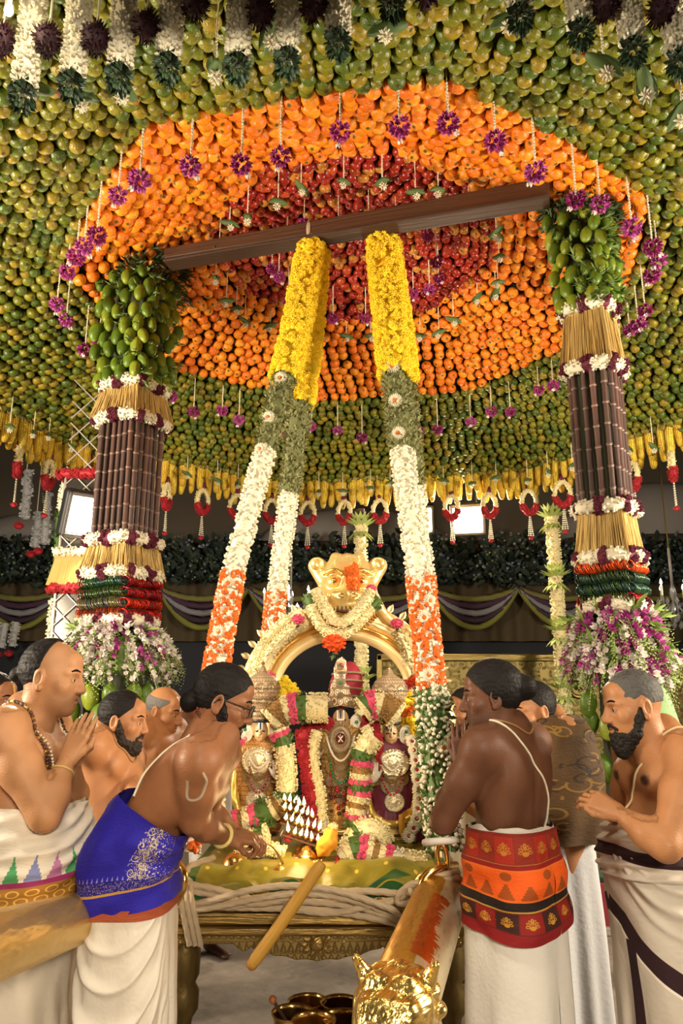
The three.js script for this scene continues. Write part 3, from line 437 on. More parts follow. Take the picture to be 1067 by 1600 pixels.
  { const t = thing('mango_leaves', 'light green leaves tucked between the upper mangoes ' + tag, 'leaves', V(X, T.ring1, Z)), ms = []; for (let i = 0; i < 110; i++) { const u = R(.1, .62), p = Pt(u, h * 1.32, lerp(T.mango1, T.ring1, R(0, 1.02))).sub(V(X, T.ring1, Z)); ms.push(mtx(p, quatTo(nrm(u).multiplyScalar(.6).add(V(R(-.8, .8), R(-1.2, .4), R(-.8, .8))).normalize()), R(.5, .9))); } stuffPart(t, 'leaves', greenG, mat(C(.13, .21, .05), .6, { side: THREE.DoubleSide }), ms); }
  ring(T.ring1, h * 1.12, 'above the upper raffia fringe'); fringe(T.ring1 - .02, T.ring2, h * 1.08, h * 1.42, 'above the sugar canes'); ring(T.ring2, h * 1.22, 'above the sugar canes');
  const L = T.ring2 - T.ring3 + .04, cg = caneGeo(L), cm = [C(1, 1, 1), C(.8, .78, .8), C(1.15, 1.05, 1)].map((c) => mat(c, .55, { map: caneTex, bumpMap: grainTex, bumpScale: .001 })), per = Math.round(side / .05);
  const canes = [];
  for (let k = 0; k < 4 * per; k++) { const u = (k + .5) / (4 * per), p = Pt(u, h + .012, T.ring3 - .03 + R(-.015, 0)); if (u > .5 && u < .75) continue; const o = lit(new THREE.Mesh(cg, cm[k % 3])); o.name = numbered('sugar_cane'); o.position.copy(p); o.rotation.set(R(-.015, .015), R(0, 6), R(-.015, .015)); o.scale.set(R(.9, 1.15), R(.97, 1.0), R(.9, 1.15)); scene.add(o); meta(o, 'brown jointed sugar cane standing in the bundle round the pillar ' + tag, 'sugar cane', 'sugar canes ' + tag); if (u < .5) canes.push(o); }
  count(canes, 'sugar canes bundled round the pillar ' + tag);
  ring(T.ring3, h * 1.2, 'below the sugar canes'); fringe(T.ring3 - .02, T.ring4 - .02, h * 1.12, h * 1.42, 'below the sugar canes'); ring(T.ring4, h * 1.25, 'above the bangles');
  // rows of glass bangles strung round the pillar
  const bcol = T.bangles, tor = new THREE.TorusGeometry(.03, .0032, 6, 18), tot = T.ring4 - T.ring5 - .03;
  bcol.forEach((pair, r) => { const y = T.ring4 - .025 - (r + .5) / bcol.length * tot, t = thing('bangle_row', ['topmost', 'second', 'third', 'fourth'][r] + ' row of glass bangles strung round the pillar ' + tag, 'bangles', V(X, y, Z)), cols = [[], []];
    for (let i = 0; i < 130; i++) { const u = i / 130 + .001, p = Pt(u, h * 1.12 + .02, y - .006 * Math.sin(u * TAU * 4)).sub(V(X, y, Z)), n = nrm(u), tan = V(n.z, 0, -n.x); cols[pair.length > 1 && (u > .25) ? 1 : 0].push(mtx(p, quatTo(tan.add(V(R(-.2, .2), .35 + R(-.1, .1), R(-.2, .2))), V(0, 0, 1)), V(.95, tot / bcol.length / .062 * 1.05, 1))); }
    part(t, 'cord', new THREE.TubeGeometry(new THREE.CatmullRomCurve3(Array.from({ length: 32 }, (_, i) => Pt((i + .5) / 32, h * 1.12 + .005, y)), true), 96, .012, 6, true).translate(-X, -y, -Z), mat(C(.03, .03, .03), .7));
    cols.forEach((m, k) => { if (m.length) stuffPart(t, 'bangles', tor, mat(C(...pair[Math.min(k, pair.length - 1)]), .2, { metal: .35 }), m, m.map(() => R(0, 1) > .4 ? C(1, 1, 1) : C(2.2, 1.7, .6))); }); });
  ring(T.ring5, h * 1.2, 'above the orchids');
  // orchid sprays bursting outwards
  { const y1 = T.ring5 - .03, y0 = T.orchid, t = thing('orchid_arrangement', 'bushy burst of white and purple orchids with green buds ' + tag, 'flowers', V(X, y0, Z)), o = V(X, y0, Z), fl = [[], [], []], buds = [], fern = [], stems = [];
    part(t, 'foliage_core', bend(new THREE.SphereGeometry(1, 20, 14), (p) => { p.multiply(V(h * 1.5, (y1 - y0) * .5, h * 1.5)); p.y += (y1 - y0) * .5; p.multiplyScalar(1 + .1 * noise(p.x * 20, p.y * 20, p.z * 20)); }), M.fern);
    for (let i = 0; i < 330; i++) { const a = R(0, TAU), f = R(0, 1), y = lerp(y1, y0 + .10, f) - y0, d = V(Math.cos(a), 0, Math.sin(a)), reach = h * lerp(1.1, 1.9, Math.sin(f * 2.4)) * R(.85, 1.35) + .05, drop = R(.02, .12) + f * .05;
      const c = curve([d.clone().multiplyScalar(h * .8).setY(y), d.clone().multiplyScalar((h + reach) * .55).setY(y + .03), d.clone().multiplyScalar(reach).setY(y - drop * .4), d.clone().multiplyScalar(reach * 1.12).setY(y - drop)]);
      stems.push(new THREE.TubeGeometry(c, 6, .0028, 4));
      const kind = R(0, 1), n = 4; for (let j = 0; j < n; j++) { const s = lerp(.45, .92, j / n), p = c.getPointAt(s); if (kind < .8) fl[kind < (X < 0 ? .13 : .27) ? 0 : kind < (X < 0 ? .2 : .37) ? 1 : 2].push(mtx(p, quatTo(d.clone().add(V(R(-.8, .8), R(-.5, .5), R(-.8, .8))).normalize()).multiply(euler(0, R(0, 6), 0)), R(.032, .046))); }
      const e = c.getPointAt(.8), dd = c.getTangentAt(.95); buds.push(mtx(e, quatTo(dd), R(.7, 1.05))); }
    for (let i = 0; i < 90; i++) { const u = R(0, 1), a = R(0, TAU), d = V(Math.cos(a), R(-.9, .7), Math.sin(a)); fern.push(mtx(V(Math.cos(a) * h * 1.45, lerp(.06, y1 - y0, u), Math.sin(a) * h * 1.45), quatTo(d), R(.7, 1.4))); }
    part(t, 'stems', merge(stems), M.fern).userData.kind = 'stuff'; stuffPart(t, 'purple_orchids', orchidGeo, orchidM[0], fl[0]); stuffPart(t, 'pink_orchids', orchidGeo, mat(C(.55, .14, .40), .6, { side: THREE.DoubleSide }), fl[1]); stuffPart(t, 'white_orchids', orchidGeo, orchidWhite, fl[2]); stuffPart(t, 'green_buds', budSpray, M.bud, buds); stuffPart(t, 'fern_fronds', greenG, mat(C(.22, .33, .07), .6, { side: THREE.DoubleSide }), fern); }
  // large mangoes hanging below the orchids
  const lows = T.low; for (let r = 0; r < lows[1]; r++) { const y = T.orchid - .06 - r * lows[2]; for (let i = 0; i < lows[0]; i++) { const u = (i + (r % 2) * .5 + R(-.1, .1)) / lows[0], p = Pt(u, h * 1.4 + R(-.02, .04), y + R(-.03, .03)); if (p.z < Z - h * .5) continue; const o = mangoProto[Math.floor(R(0, 4))].clone(); o.name = numbered('large_mango'); o.position.copy(p); o.quaternion.copy(quatTo(V(R(-.25, .25), 1, R(-.25, .25)).normalize())).multiply(euler(0, R(0, 6), 0)); o.scale.setScalar(lows[3] * R(.9, 1.1)); scene.add(o); meta(o, 'large green mango hanging below the orchids ' + tag, 'mango', 'large mangoes ' + tag); } }
}
const yAt = (px, py, D) => P(px, py, D).y;
{ const D = 5.2, y = (v) => yAt(200, v, D); const c = P(218, 500, D);
  pillar(c.x, -D, -.42, .30, { top: y(398), mango1: y(445), ring1: y(610), rows: 9, ring2: y(663), ring3: y(848), ring4: y(900), ring5: y(972), orchid: y(1072), low: [9, 7, .13, .17], bangles: [[[.02, .07, .05], [.25, .01, .01]], [[.03, .06, .02], [.25, .01, .02]], [[.08, .09, .09], [.35, .02, .01]], [[.2, .04, .02], [.3, .01, .01]]] }, 'at the left', 13, .135); }
{ const D = 4.3, y = (v) => yAt(930, v, D); const c = P(930, 600, D);
  pillar(c.x, -D, -.68, .215, { top: y(285), mango1: y(345), ring1: y(490), rows: 7, ring2: y(583), ring3: y(798), ring4: y(875), ring5: y(950), orchid: y(1078), low: [7, 7, .125, .155], bangles: [[[.4, .06, .02]], [[.02, .05, .04]], [[.02, .06, .05]], [[.05, .08, .03], [.25, .01, .02]]] }, 'at the right', 11, .125); }

// ---------------------------------------------------------------- behind the canopy: drapes, swags, embossed panel, stage, lamps
{
  const D = 11.2, Y = (v) => yAt(533, v, D);
  const drape = bend(new THREE.PlaneGeometry(16, Y(845) - Y(1002), 400, 6), (p) => { p.z += .05 * Math.sin(p.x * 9) + .03 * Math.sin(p.x * 23 + p.y); }); drape.translate(0, (Y(845) + Y(1002)) / 2, -D);
  struct('drape_valance', drape, mat(C(.05, .033, .011), .8, { side: THREE.DoubleSide, bumpMap: weaveTex, bumpScale: .002 }), 'olive brown cloth valance across the back');
  struct('wall_rear', box(16, Y(1002) + .15, .2, .02).translate(0, (Y(1002) + .15) / 2, -D - .35), mat(C(.012, .014, .022), .8), 'dark blue board behind the embossed panel');
  // dim white canopies of the hall ceiling
  struct('wall_upper', box(16, 5, .2, .02).translate(0, Y(845) + 2.4, -D - .9), bumped(C(.10, .08, .06), .9, .02), 'dim painted wall above the valance');
  for (const [x, y, w, h] of [[.2, 4.2, 3.2, 1.2], [5.3, 4.4, 3.4, 1.6], [-5.2, 4.1, 2.0, 1.2]]) single('ceiling_vault', bend(new THREE.SphereGeometry(1, 32, 16, 0, TAU, 0, Math.PI / 2), (p) => p.multiply(V(w / 2, h * .6, .5))).translate(x, y - .5, -D - .75), mat(C(.30, .28, .27), .9, { side: THREE.DoubleSide }), ['white vault of the hall seen through the centre gap', 'white ribbed vault of the hall at the right under the corn', 'white vault of the hall at the far left'][x < 0 ? 2 : x > 3 ? 1 : 0], 'vault');
  // foliage strip with small white flowers
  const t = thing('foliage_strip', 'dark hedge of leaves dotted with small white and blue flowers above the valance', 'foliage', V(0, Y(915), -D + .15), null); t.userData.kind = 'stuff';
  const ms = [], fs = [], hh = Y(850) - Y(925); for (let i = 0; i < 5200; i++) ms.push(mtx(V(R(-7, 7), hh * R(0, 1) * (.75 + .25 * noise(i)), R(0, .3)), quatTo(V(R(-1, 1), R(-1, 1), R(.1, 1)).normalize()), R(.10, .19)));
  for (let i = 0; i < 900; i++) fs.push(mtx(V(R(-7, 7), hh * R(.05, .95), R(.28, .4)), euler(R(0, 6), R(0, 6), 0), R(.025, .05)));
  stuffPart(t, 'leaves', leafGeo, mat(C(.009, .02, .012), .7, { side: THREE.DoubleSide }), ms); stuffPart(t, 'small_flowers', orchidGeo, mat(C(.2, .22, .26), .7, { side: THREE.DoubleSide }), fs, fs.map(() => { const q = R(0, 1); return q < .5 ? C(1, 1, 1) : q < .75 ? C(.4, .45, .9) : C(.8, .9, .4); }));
  // swags
  const cols = [M.yellow, mat(C(.05, .02, .05), .7), mat(C(.2, .2, .23), .7), mat(C(.03, .015, .03), .7), mat(C(.17, .17, .03), .7)];
  const sw = []; for (let i = -5; i <= 6; i++) { const x0 = (i - .5) * 1.34 + .62, g = thing('swag_garland', 'banded flower swag of yellow, dark and white ropes on the valance', 'garland', V(x0 + .67, Y(925), -D + .22), 'swags along the valance'); if (i > -5 && i < 6) sw.push(g); cols.forEach((m, k) => { const d = .14 + k * .10, pts = []; for (let j = 0; j <= 10; j++) { const u = j / 10; pts.push(V((u - .5) * 1.3, -d * 4 * u * (1 - u) * 1.05 + .01, .04 * Math.sin(u * Math.PI))); } const tb = taper(curve(pts), (s) => .044, 30, 8); part(g, ['pale_rope', 'dark_rope', 'white_rope', 'black_rope', 'yellow_rope'][k], bend(tb, (p) => { const n = noise(p.x * 60, p.y * 60, p.z * 60); p.y += n * .008; p.z += n * .01; }), k === 0 ? mat(C(.16, .15, .04), .7) : m); }); }
  count(sw, 'banded flower swags along the valance');
  // embossed golden panel
  const emb = canvasTex(1024, 512, (c, w, h) => { c.fillStyle = '#333'; c.fillRect(0, 0, w, h); c.strokeStyle = '#ddd'; c.lineCap = 'round'; const r = rng(21); const scroll = (x, y, s, dir) => { c.beginPath(); for (let i = 0; i < 60; i++) { const t = i / 60, a = t * 9 * dir, q = s * (1 - t * .9); const px = x + Math.cos(a) * q, py = y + Math.sin(a) * q; i ? c.lineTo(px, py) : c.moveTo(px, py); } c.stroke(); };
    for (let y = 0; y < 4; y++) for (let x = 0; x < 8; x++) { c.lineWidth = 9; scroll(x * 128 + 64, y * 128 + 64, 56, (x + y) % 2 ? 1 : -1); c.lineWidth = 5; for (let k = 0; k < 7; k++) { const a = k / 7 * TAU; c.beginPath(); c.ellipse(x * 128 + 64 + Math.cos(a) * 58, y * 128 + 64 + Math.sin(a) * 58, 12, 6, a, 0, TAU); c.stroke(); } } }, false);
  const panelM = mat(C(.20, .155, .055), .5, { metal: .8, bumpMap: emb, bumpScale: .03 }), PD = 9.2, y1 = yAt(800, 1022, PD);
  const px = (v) => P(v, 1100, PD).x, pan = thing('embossed_panel', 'wide antique gold panel embossed with scrolls behind the right pillar', 'panel', V((px(588) + px(1250)) / 2, 0, -PD));
  { const x0 = px(588), x1 = px(1250), w = x1 - x0; const g = new THREE.BoxGeometry(w - .16, y1 - .16, .06); const uv = g.attributes.uv; for (let i = 0; i < uv.count; i++) uv.setXY(i, uv.getX(i) * w / 2, uv.getY(i) * y1 / 1); part(pan, 'relief_sheet', g.translate(0, y1 / 2, 0), panelM);
    for (const [bw, bh, bx, by, n] of [[w, .09, 0, y1 - .045, 'top_rail'], [w, .1, 0, .05, 'bottom_rail'], [.08, y1, -w / 2 + .04, y1 / 2, 'post'], [.08, y1, w / 2 - .04, y1 / 2, 'post']]) part(pan, n, box(bw, bh, .12, .02).translate(bx, by, .01), bumped(C(.24, .18, .06), .4, .006, { metal: .9 }));
    for (let k = 0; k < 6; k++) { const o = part(pan, 'medallion', new THREE.TorusGeometry(.15, .025, 8, 32).translate(-w / 2 + .45 + k * 1.0, y1 - .36, .05), bumped(C(.24, .18, .06), .4, .006, { metal: .9 })); part(o, 'boss', ball(V(-w / 2 + .45 + k * 1.0, y1 - .36, .04), .08, 16, [1, 1, 1]).clone(), bumped(C(.24, .18, .06), .4, .006, { metal: .9 })); } }
  // stage with red skirt at the right
  const SD = 5.15, st = thing('stage', 'low stage with a red skirt and green carpet behind the men at the right', 'stage', V(3.4, 0, -7.0)); part(st, 'red_skirt', box(4.6, .27, .04, .01).translate(0, .165, 7.0 - SD), mat(C(.20, .015, .022), .8)); part(st, 'green_carpet', box(4.6, .03, 3.6, .01).translate(0, .315, .05), mat(C(.012, .05, .03), .9, { bumpMap: grainTex, bumpScale: .004 })); part(st, 'plinth', box(4.7, .05, 3.7, .01).translate(0, .026, .05), bumped(C(.3, .27, .23), .8, .003)); part(st, 'stage_body', box(4.5, .25, 3.5, .01).translate(0, .17, .05), mat(C(.08, .01, .01), .9));
}
// jasmine columns with lotus capitals
function lotusColumn(px, yTop, caps, D, yEnd, label) {
  const p = P(px, 900, D), t = thing('flower_column', label, 'column', V(p.x, 0, p.z)), Y = (v) => yAt(px, v, D), L = [];
  const c = curve([V(p.x, Y(yTop), p.z), V(p.x, (Y(yTop) + Y(yEnd)) / 2, p.z), V(p.x, Y(yEnd), p.z)]); garland(t, 'jasmine_shaft', c, .075, M.cream, [{ ...K.cream(.035), cover: .9 }], 1);
  part(t, 'post', rod(V(0, 0, 0), V(0, 3.6, 0), .05), M.wood);
  const cap = (() => { const L = []; for (let i = 0; i < 12; i++) for (const [d, s] of [[1, 1], [-1, 1], [.3, .8]]) L.push(leafGeo.clone().scale(.13, .22, .13).rotateX(d > .5 ? .7 : d < 0 ? Math.PI - .75 : 1.2).rotateY(i / 12 * TAU + d)); return merge(L); })();
  caps.forEach((v) => part(t, 'lotus_capital', cap, mat(C(.40, .48, .13), .6, { side: THREE.DoubleSide }), V(0, Y(v), 0)));
}
lotusColumn(868, 800, [812, 905, 990, 1080], 8.5, 1300, 'cream flower column with pale green lotus capitals beside the right pillar');
lotusColumn(564, 815, [825, 1066], 8.6, 1300, 'cream flower column with pale green lotus capitals behind the golden arch');
// mirrored side pillar with raffia and red bands
{
  const D = 6.2, Y = (v) => yAt(135, v, D), c = P(135, 850, D), t = thing('mirror_pillar', 'mirror faced pillar with diamond lattice, raffia and red bands beside the left sugar canes', 'pillar', V(c.x, 0, c.z)), w = .36;
  part(t, 'mirror_core', box(w, Y(742), w * .6, .01).translate(0, Y(742) / 2, 0), mat(C(.35, .33, .3), .12, { metal: .9 }));
  const L = []; for (let k = 0; k < 16; k++) { const y = .8 + k * .2; for (const s of [-1, 1]) L.push(rod(V(-s * w / 2, y, w * .3 + .012), V(s * w / 2, y + .36, w * .3 + .012), .007)); } for (const s of [-1, 1]) L.push(rod(V(s * w / 2, 0, w * .3 + .012), V(s * w / 2, Y(742), w * .3 + .012), .012)); part(t, 'lattice', merge(L), mat(C(.6, .56, .5), .3, { metal: .6 }));
  for (const v of [747, 922]) { const l = Array.from({ length: 16 }, (_, i) => { const a = i / 16 * TAU; return V(clamp(Math.cos(a) * 1.5, -1, 1) * (w / 2 + .04), Y(v), clamp(Math.sin(a) * 1.5, -1, 1) * (w * .3 + .04)).add(V(c.x, 0, c.z)); }); garland(t, 'red_band', new THREE.CatmullRomCurve3([...l, l[0]]), .035, M.red, [K.red(.03)], .8); }
  { const l = Array.from({ length: 16 }, (_, i) => { const a = i / 16 * TAU; return V(clamp(Math.cos(a) * 1.5, -1, 1) * (w / 2 + .03), Y(866), clamp(Math.sin(a) * 1.5, -1, 1) * (w * .3 + .03)).add(V(c.x, 0, c.z)); }); garland(t, 'white_band', new THREE.CatmullRomCurve3([...l, l[0]]), .035, M.jasmine, [K.jasmine(.03)], 1); }
  const ms = []; for (let i = 0; i < 260; i++) { const x = R(-1, 1), a = V(x * (w / 2 + .01), Y(868), w * .3 + .02), b = V(x * (w / 2 + .07), Y(918), w * .3 + .05), d = b.clone().sub(a); ms.push(mtx(a, quatTo(d, V(0, -1, 0)), V(1, d.length(), 1))); } stuffPart(t, 'raffia_fringe', new THREE.CylinderGeometry(.005, .004, 1, 4).translate(0, -.5, 0), raffia[0], ms); part(t, 'raffia_backing', box(w + .06, Y(866) - Y(920), .02, .004).translate(0, (Y(866) + Y(920)) / 2, w * .3 + .02), raffia[1]);
}
// white and green garlands hanging at the left of it
{ const D = 6.4; const g = thing('long_garland', 'long garland of white then green leaves then white flowers at the far left', 'garland', P(105, 735, D)); const c = curve([P(106, 735, D), P(97, 800, D), P(90, 900, D), P(80, 1010, D)]); garland(g, 'upper_white_length', c, .045, M.jasmine, [K.jasmine(.028)], .9, 0, .25); garland(g, 'green_length', c, .055, M.leaf, [K.dark(.045)], .9, .25, .74); garland(g, 'lower_white_length', c, .05, M.jasmine, [K.jasmine(.028)], .9, .74, 1); }
for (const [x, y0, y1, D] of [[42, 735, 810, 9], [72, 770, 850, 9.5], [58, 800, 855, 10], [22, 972, 1010, 10.9], [5, 974, 1012, 10.9]]) { const g = thing('white_garland', 'dim white garland in the hall at far left, ' + { 42: 'longest of them under the corn', 72: 'nearest the green length', 58: 'short, between two longer ones', 22: 'low, second from the frame edge', 5: 'low, at the frame edge' }[x], 'garland', P(x, y0, D)); garland(g, 'flower_rope', curve([P(x + 3, y0, D), P(x, (y0 + y1) / 2, D), P(x - 3, y1, D)]), .06, mat(C(.4, .4, .42), .7), [{ ...K.jasmine(.05), mat: mat(C(.45, .45, .47), .7) }], 1); if (y0 < 900) part(g, 'cord', rod(V(0, -.05, 0), V(0, 7.84 - P(x, y0, D).y, 0), .006), M.thread); part(g, 'tassel', puffGeo.clone().scale(.07, .06, .07).translate(-.03, P(x, y1 + 12, D).y - P(x, y0, D).y, 0), M.red); }
// the two floodlights that face the lens under the canopy
const faceGlow = new THREE.MeshStandardMaterial({ color: 0, emissive: C(1, .88, .66), emissiveIntensity: 40 });
function facing(px, py, D, w, h, power, label, yaw = 0) { const p = P(px, py, D), f = { at: p.toArray(), aim: [0.2 + yaw, 1.3, -3.0], w, h, power, color: WARM, glow: faceGlow, hung: 7.84 - p.y, bracket: px === 133 }; return flood(f, label); }
facing(731, 812, 8.9, .34, .30, FACING, 'glaring square floodlight below the far corn fringe right of the swing');
facing(133, 806, 6.0, .26, .30, FACING, 'glaring floodlight seen past the left sugar canes');
facing(664, 812, 9.6, .16, .30, FACING * .5, 'narrow glaring floodlight half hidden behind the right swing garland');
// chandeliers
const bulbGlow = new THREE.MeshStandardMaterial({ color: 0, emissive: C(1, .9, .7), emissiveIntensity: 8 });
function chandelier(px, py, D, s, label) {
  const p = P(px, py, D), t = thing('chandelier', label, 'chandelier', p), gl = mat(C(.35, .35, .37), .1, { metal: .5 });
  part(t, 'stem', lathe([[0, -.5], [.05, -.46], [.02, -.36], [.07, -.3], [.025, -.2], [.05, -.1], [.02, 0], [.02, .5], [0, .5]].map(([a, b]) => [a * s, b * s]), 16), gl);
  for (let k = 0; k < 8; k++) { const a = k / 8 * TAU, d = V(Math.cos(a), 0, Math.sin(a)), at = (r, y) => d.clone().multiplyScalar(r * s).setY(y * s); const arm = part(t, 'arm', tube([at(.03, -.25), at(.15, -.38), at(.3, -.3), at(.36, -.16)], .012 * s, 14, 6), gl);
    part(arm, 'candle', rod(at(.36, -.16), at(.36, -.03), .014 * s), M.jasmine); part(arm, 'flame_bulb', lathe([[0, 0], [.018, .03], [.012, .06], [0, .09]].map(([x, y]) => [x * s, y * s]), 10).translate(at(.36, -.03).x, at(.36, -.03).y, at(.36, -.03).z), bulbGlow); }
  for (const [r, y, n] of [[.2, -.42, 14], [.12, -.52, 9], [.36, -.24, 20]]) part(t, 'crystal_ring', merge(Array.from({ length: n }, (_, i) => { const a = i / n * TAU; return new THREE.OctahedronGeometry(.03 * s).scale(1, 1.8, 1).translate(Math.cos(a) * r * s, y * s, Math.sin(a) * r * s); })), gl);
  part(t, 'chain', rod(V(0, .5 * s, 0), V(0, 7.84 - p.y, 0), .008), M.oldBrass);
  const L = new THREE.PointLight(C(1, .85, .6), .5); L.position.set(0, 0, .45 * s); L.castShadow = true; t.add(L);
}
chandelier(454, 925, 9.6, .95, 'crystal chandelier with candle bulbs behind the left swing garland'); chandelier(1050, 915, 9.2, .95, 'crystal chandelier with candle bulbs at the right edge');
{ const p = P(1036, 1190, 4.25), t = thing('banana_leaf', 'broad green banana leaf standing behind the grey haired man at the frame edge', 'leaf', V(p.x, 0, p.z)); part(t, 'leaf_blade', leafGeo.clone().scale(.55, .62, .3).translate(0, p.y - .12, 0), mat(C(.16, .30, .10), .5, { side: THREE.DoubleSide })); part(t, 'leaf_stalk', rod(V(0, 0, -.01), V(0, p.y + .3, -.03), .02, .006), M.fern); }
{ const p = P(14, 14, 2.0), t = thing('bulb_lamp', 'small warm bulb glowing at the top left corner', 'lamp', p); part(t, 'glass_bulb', lathe([[0, -.025], [.01, -.022], [.015, -.01], [.013, .005], [.007, .015], [.006, .05], [0, .05]], 20), bulbGlow); part(t, 'socket', lathe([[0, .05], [.016, .05], [.016, .09], [0, .09]], 16), M.wood); part(t, 'cord', rod(V(0, .09, 0), V(0, 4.4 - p.y, -.2), .004), M.wood); const L = new THREE.PointLight(C(1, .8, .5), .25); L.shadow.radius = 1.5; L.position.set(0, 0, .06); L.castShadow = true; t.add(L); }

// ---------------------------------------------------------------- the swing: beam, flower covered ropes, carved seat, carrying poles
{ const a = PY(262, 402, 4.62), b = PY(858, 300, 4.62), d = b.clone().sub(a), q = new THREE.Quaternion().setFromUnitVectors(V(1, 0, 0), d.clone().normalize()), m = a.clone().add(b).multiplyScalar(.5), t = thing('wooden_beam', 'dark wooden beam from pillar to pillar under the apples, carrying the swing garlands', 'beam', m);
  part(t, 'beam_body', bend(box(d.length(), .12, .12, .01), (p) => { const f = p.x / d.length() + .5; p.y *= lerp(.7, 1.15, f); }).applyQuaternion(q), bumped(C(.075, .032, .014), .6, .004)); part(t, 'edge_strip', box(d.length(), .02, .14, .006).translate(0, -.066, 0).applyQuaternion(q), bumped(C(.05, .022, .01), .6, .004)); for (const x of [487, 598]) { const p = PY(x, 366, 4.62).sub(m); part(t, 'rope_sling', new THREE.TorusGeometry(.1, .014, 8, 28).scale(.8, 1, 1).rotateY(1.3).translate(p.x, p.y - .01, p.z), M.rope); } }
const rosetteG = (() => { const L = []; for (let r = 0; r < 3; r++) for (let i = 0; i < 20; i++) L.push(budGeo.clone().scale(.30, .62, .30).rotateX(1.25 - r * .28).rotateY(i / 20 * TAU + r * .15).translate(Math.sin(i / 20 * TAU + r * .15) * (.62 - r * .16), .04 + r * .07, Math.cos(i / 20 * TAU + r * .15) * (.62 - r * .16))); return merge(L); })(), rosetteC = merge([puffGeo.clone().scale(.36, .22, .36).translate(0, .16, 0)]);
function rosette(parent, p, dir, r, cm = M.orange) { const org = V(0, 0, 0); for (let q = parent; q && q !== scene; q = q.parent) org.add(q.position); const o = part(parent, 'rosette', rosetteG, M.jasmine, p.clone().sub(org)); o.quaternion.copy(quatTo(dir)); o.scale.setScalar(r); part(o, 'flower_centre', rosetteC, cm); return o; }
const chryG = puffGeo;
function swingGarland(pts, rad, cuts, label, roses, last) {
  const c = curve(pts, .3), atY = (y) => { let a = 0, b = 1; for (let i = 0; i < 26; i++) { const m = (a + b) / 2; toPx(c.getPointAt(m))[1] < y ? a = m : b = m; } return (a + b) / 2; }; cuts = cuts.map((y) => y > 1 ? atY(y) : y); roses = roses.map(([y, k]) => [atY(y), k]); const t = thing('swing_garland', label, 'garland', pts[0]), r = (k, a = 0, b = 1) => (u) => rad * k * lerp(1.42, 1, sstep(0, .75, lerp(a, b, u)));
  garland(t, 'yellow_length', c, r(1.12, 0, cuts[0]), M.yellow, [{ name: 'yellow_flowers', geo: chryG, mat: M.yellow, size: .026, cover: .62, lift: 1, tint: .12 }], 1, 0, cuts[0]);
  garland(t, 'green_length', c, r(.98, cuts[0], cuts[1]), mat(C(.14, .15, .055), .8), [{ name: 'green_sprigs', geo: leafGeo, mat: mat(C(.25, .25, .10), .7, { side: THREE.DoubleSide }), size: .03, cover: 2.2, lean: 2.2 }], 1, cuts[0], cuts[1]);
  garland(t, 'white_length', c, r(1, cuts[1], cuts[2]), M.jasmine, [K.jasmine(.026)], 1.15, cuts[1], cuts[2]);
  garland(t, 'orange_length', c, r(1, cuts[2], cuts[3]), M.jasmine, [{ ...K.orange(.021), cover: .34, lift: 1 }, { ...K.jasmine(.023), cover: .75, lift: 1 }], 1, cuts[2], cuts[3]);
  if (cuts[3] < 1) garland(t, 'jasmine_leaf_length', c, r(1.15, cuts[3], 1), M.leaf, [{ ...K.jasmine(.026), cover: 1.3, lift: 1.02 }, { ...K.leaf(.036), cover: 1.5 }], 1, cuts[3], 1);
  for (const [s, side] of roses) { const p = c.getPointAt(s), d = V(side, -.05, 1).sub(c.getTangentAt(s).multiplyScalar(0)).normalize(); rosette(t, p.addScaledVector(d, rad * .98 * lerp(1.42, 1, sstep(0, .75, s))), d, rad * .66 * lerp(1.42, 1, sstep(0, .75, s))); }
  return t;
}
const SF = 3.35, SB = 4.35, hook = (x, y) => PY(x, y, 4.55);
swingGarland([hook(487, 384), P(462, 520, 4.28), P(418, 690, 3.98), P(366, 890, 3.67), P(340, 1030, 3.5), P(290, 1330, SF)], .056, [590, 705, 898, 1], 'long flower garland of the swing falling to the bending man, front left', [[597, -.15], [657, -.3], [706, -.3], [913, -.1], [988, -.1]]);
swingGarland([hook(493, 388), P(478, 560, 4.5), P(455, 745, 4.45), P(436, 900, 4.4), P(424, 1000, 4.38), P(405, 1260, SB)], .056, [630, 772, 925, 1], 'flower garland of the swing behind the front left one, ending behind the arch', [[935, -.1], [992, -.2]]);
swingGarland([hook(597, 376), P(612, 540, 4.22), P(630, 720, 3.92), P(652, 880, 3.66), P(672, 1050, 3.5), P(694, 1330, SF)], .061, [588, 705, 905, 1078], 'long flower garland of the swing falling to the right ring, front right', [[580, -.2], [632, -.25], [682, -.25], [912, -.25], [940, .5], [966, -.1], [1054, -.2], [1080, .3], [1166, .4]]);
swingGarland([hook(603, 380), P(628, 560, 4.45), P(646, 740, 4.42), P(664, 900, 4.4), P(676, 1040, 4.38), P(690, 1260, SB)], .056, [600, 760, 900, 1], 'flower garland of the swing mostly hidden behind the front right one', []);

// carved seat (palanquin)
const SX0 = -.66, SX1 = .47, SZ = -3.16, SZB = -4.62, ST = .73, SXC = (SX0 + SX1) / 2;
const seatRelief = canvasTex(1024, 128, (c, w, h) => { c.fillStyle = '#444'; c.fillRect(0, 0, w, h); c.strokeStyle = '#fff'; c.lineWidth = 4; for (let i = 0; i < 32; i++) { const x = i * 32 + 16; c.beginPath(); c.moveTo(x - 15, 96); c.lineTo(x, 60); c.lineTo(x + 15, 96); c.lineTo(x, 122); c.closePath(); c.stroke(); c.beginPath(); c.arc(x, 88, 6, 0, TAU); c.stroke(); c.beginPath(); c.arc(x, 30, 13, 0, TAU); c.stroke(); c.beginPath(); c.arc(x, 30, 5, 0, TAU); c.fillStyle = '#eee'; c.fill(); } c.fillStyle = '#ccc'; c.fillRect(0, 50, w, 4); c.fillRect(0, 4, w, 6); }, false);
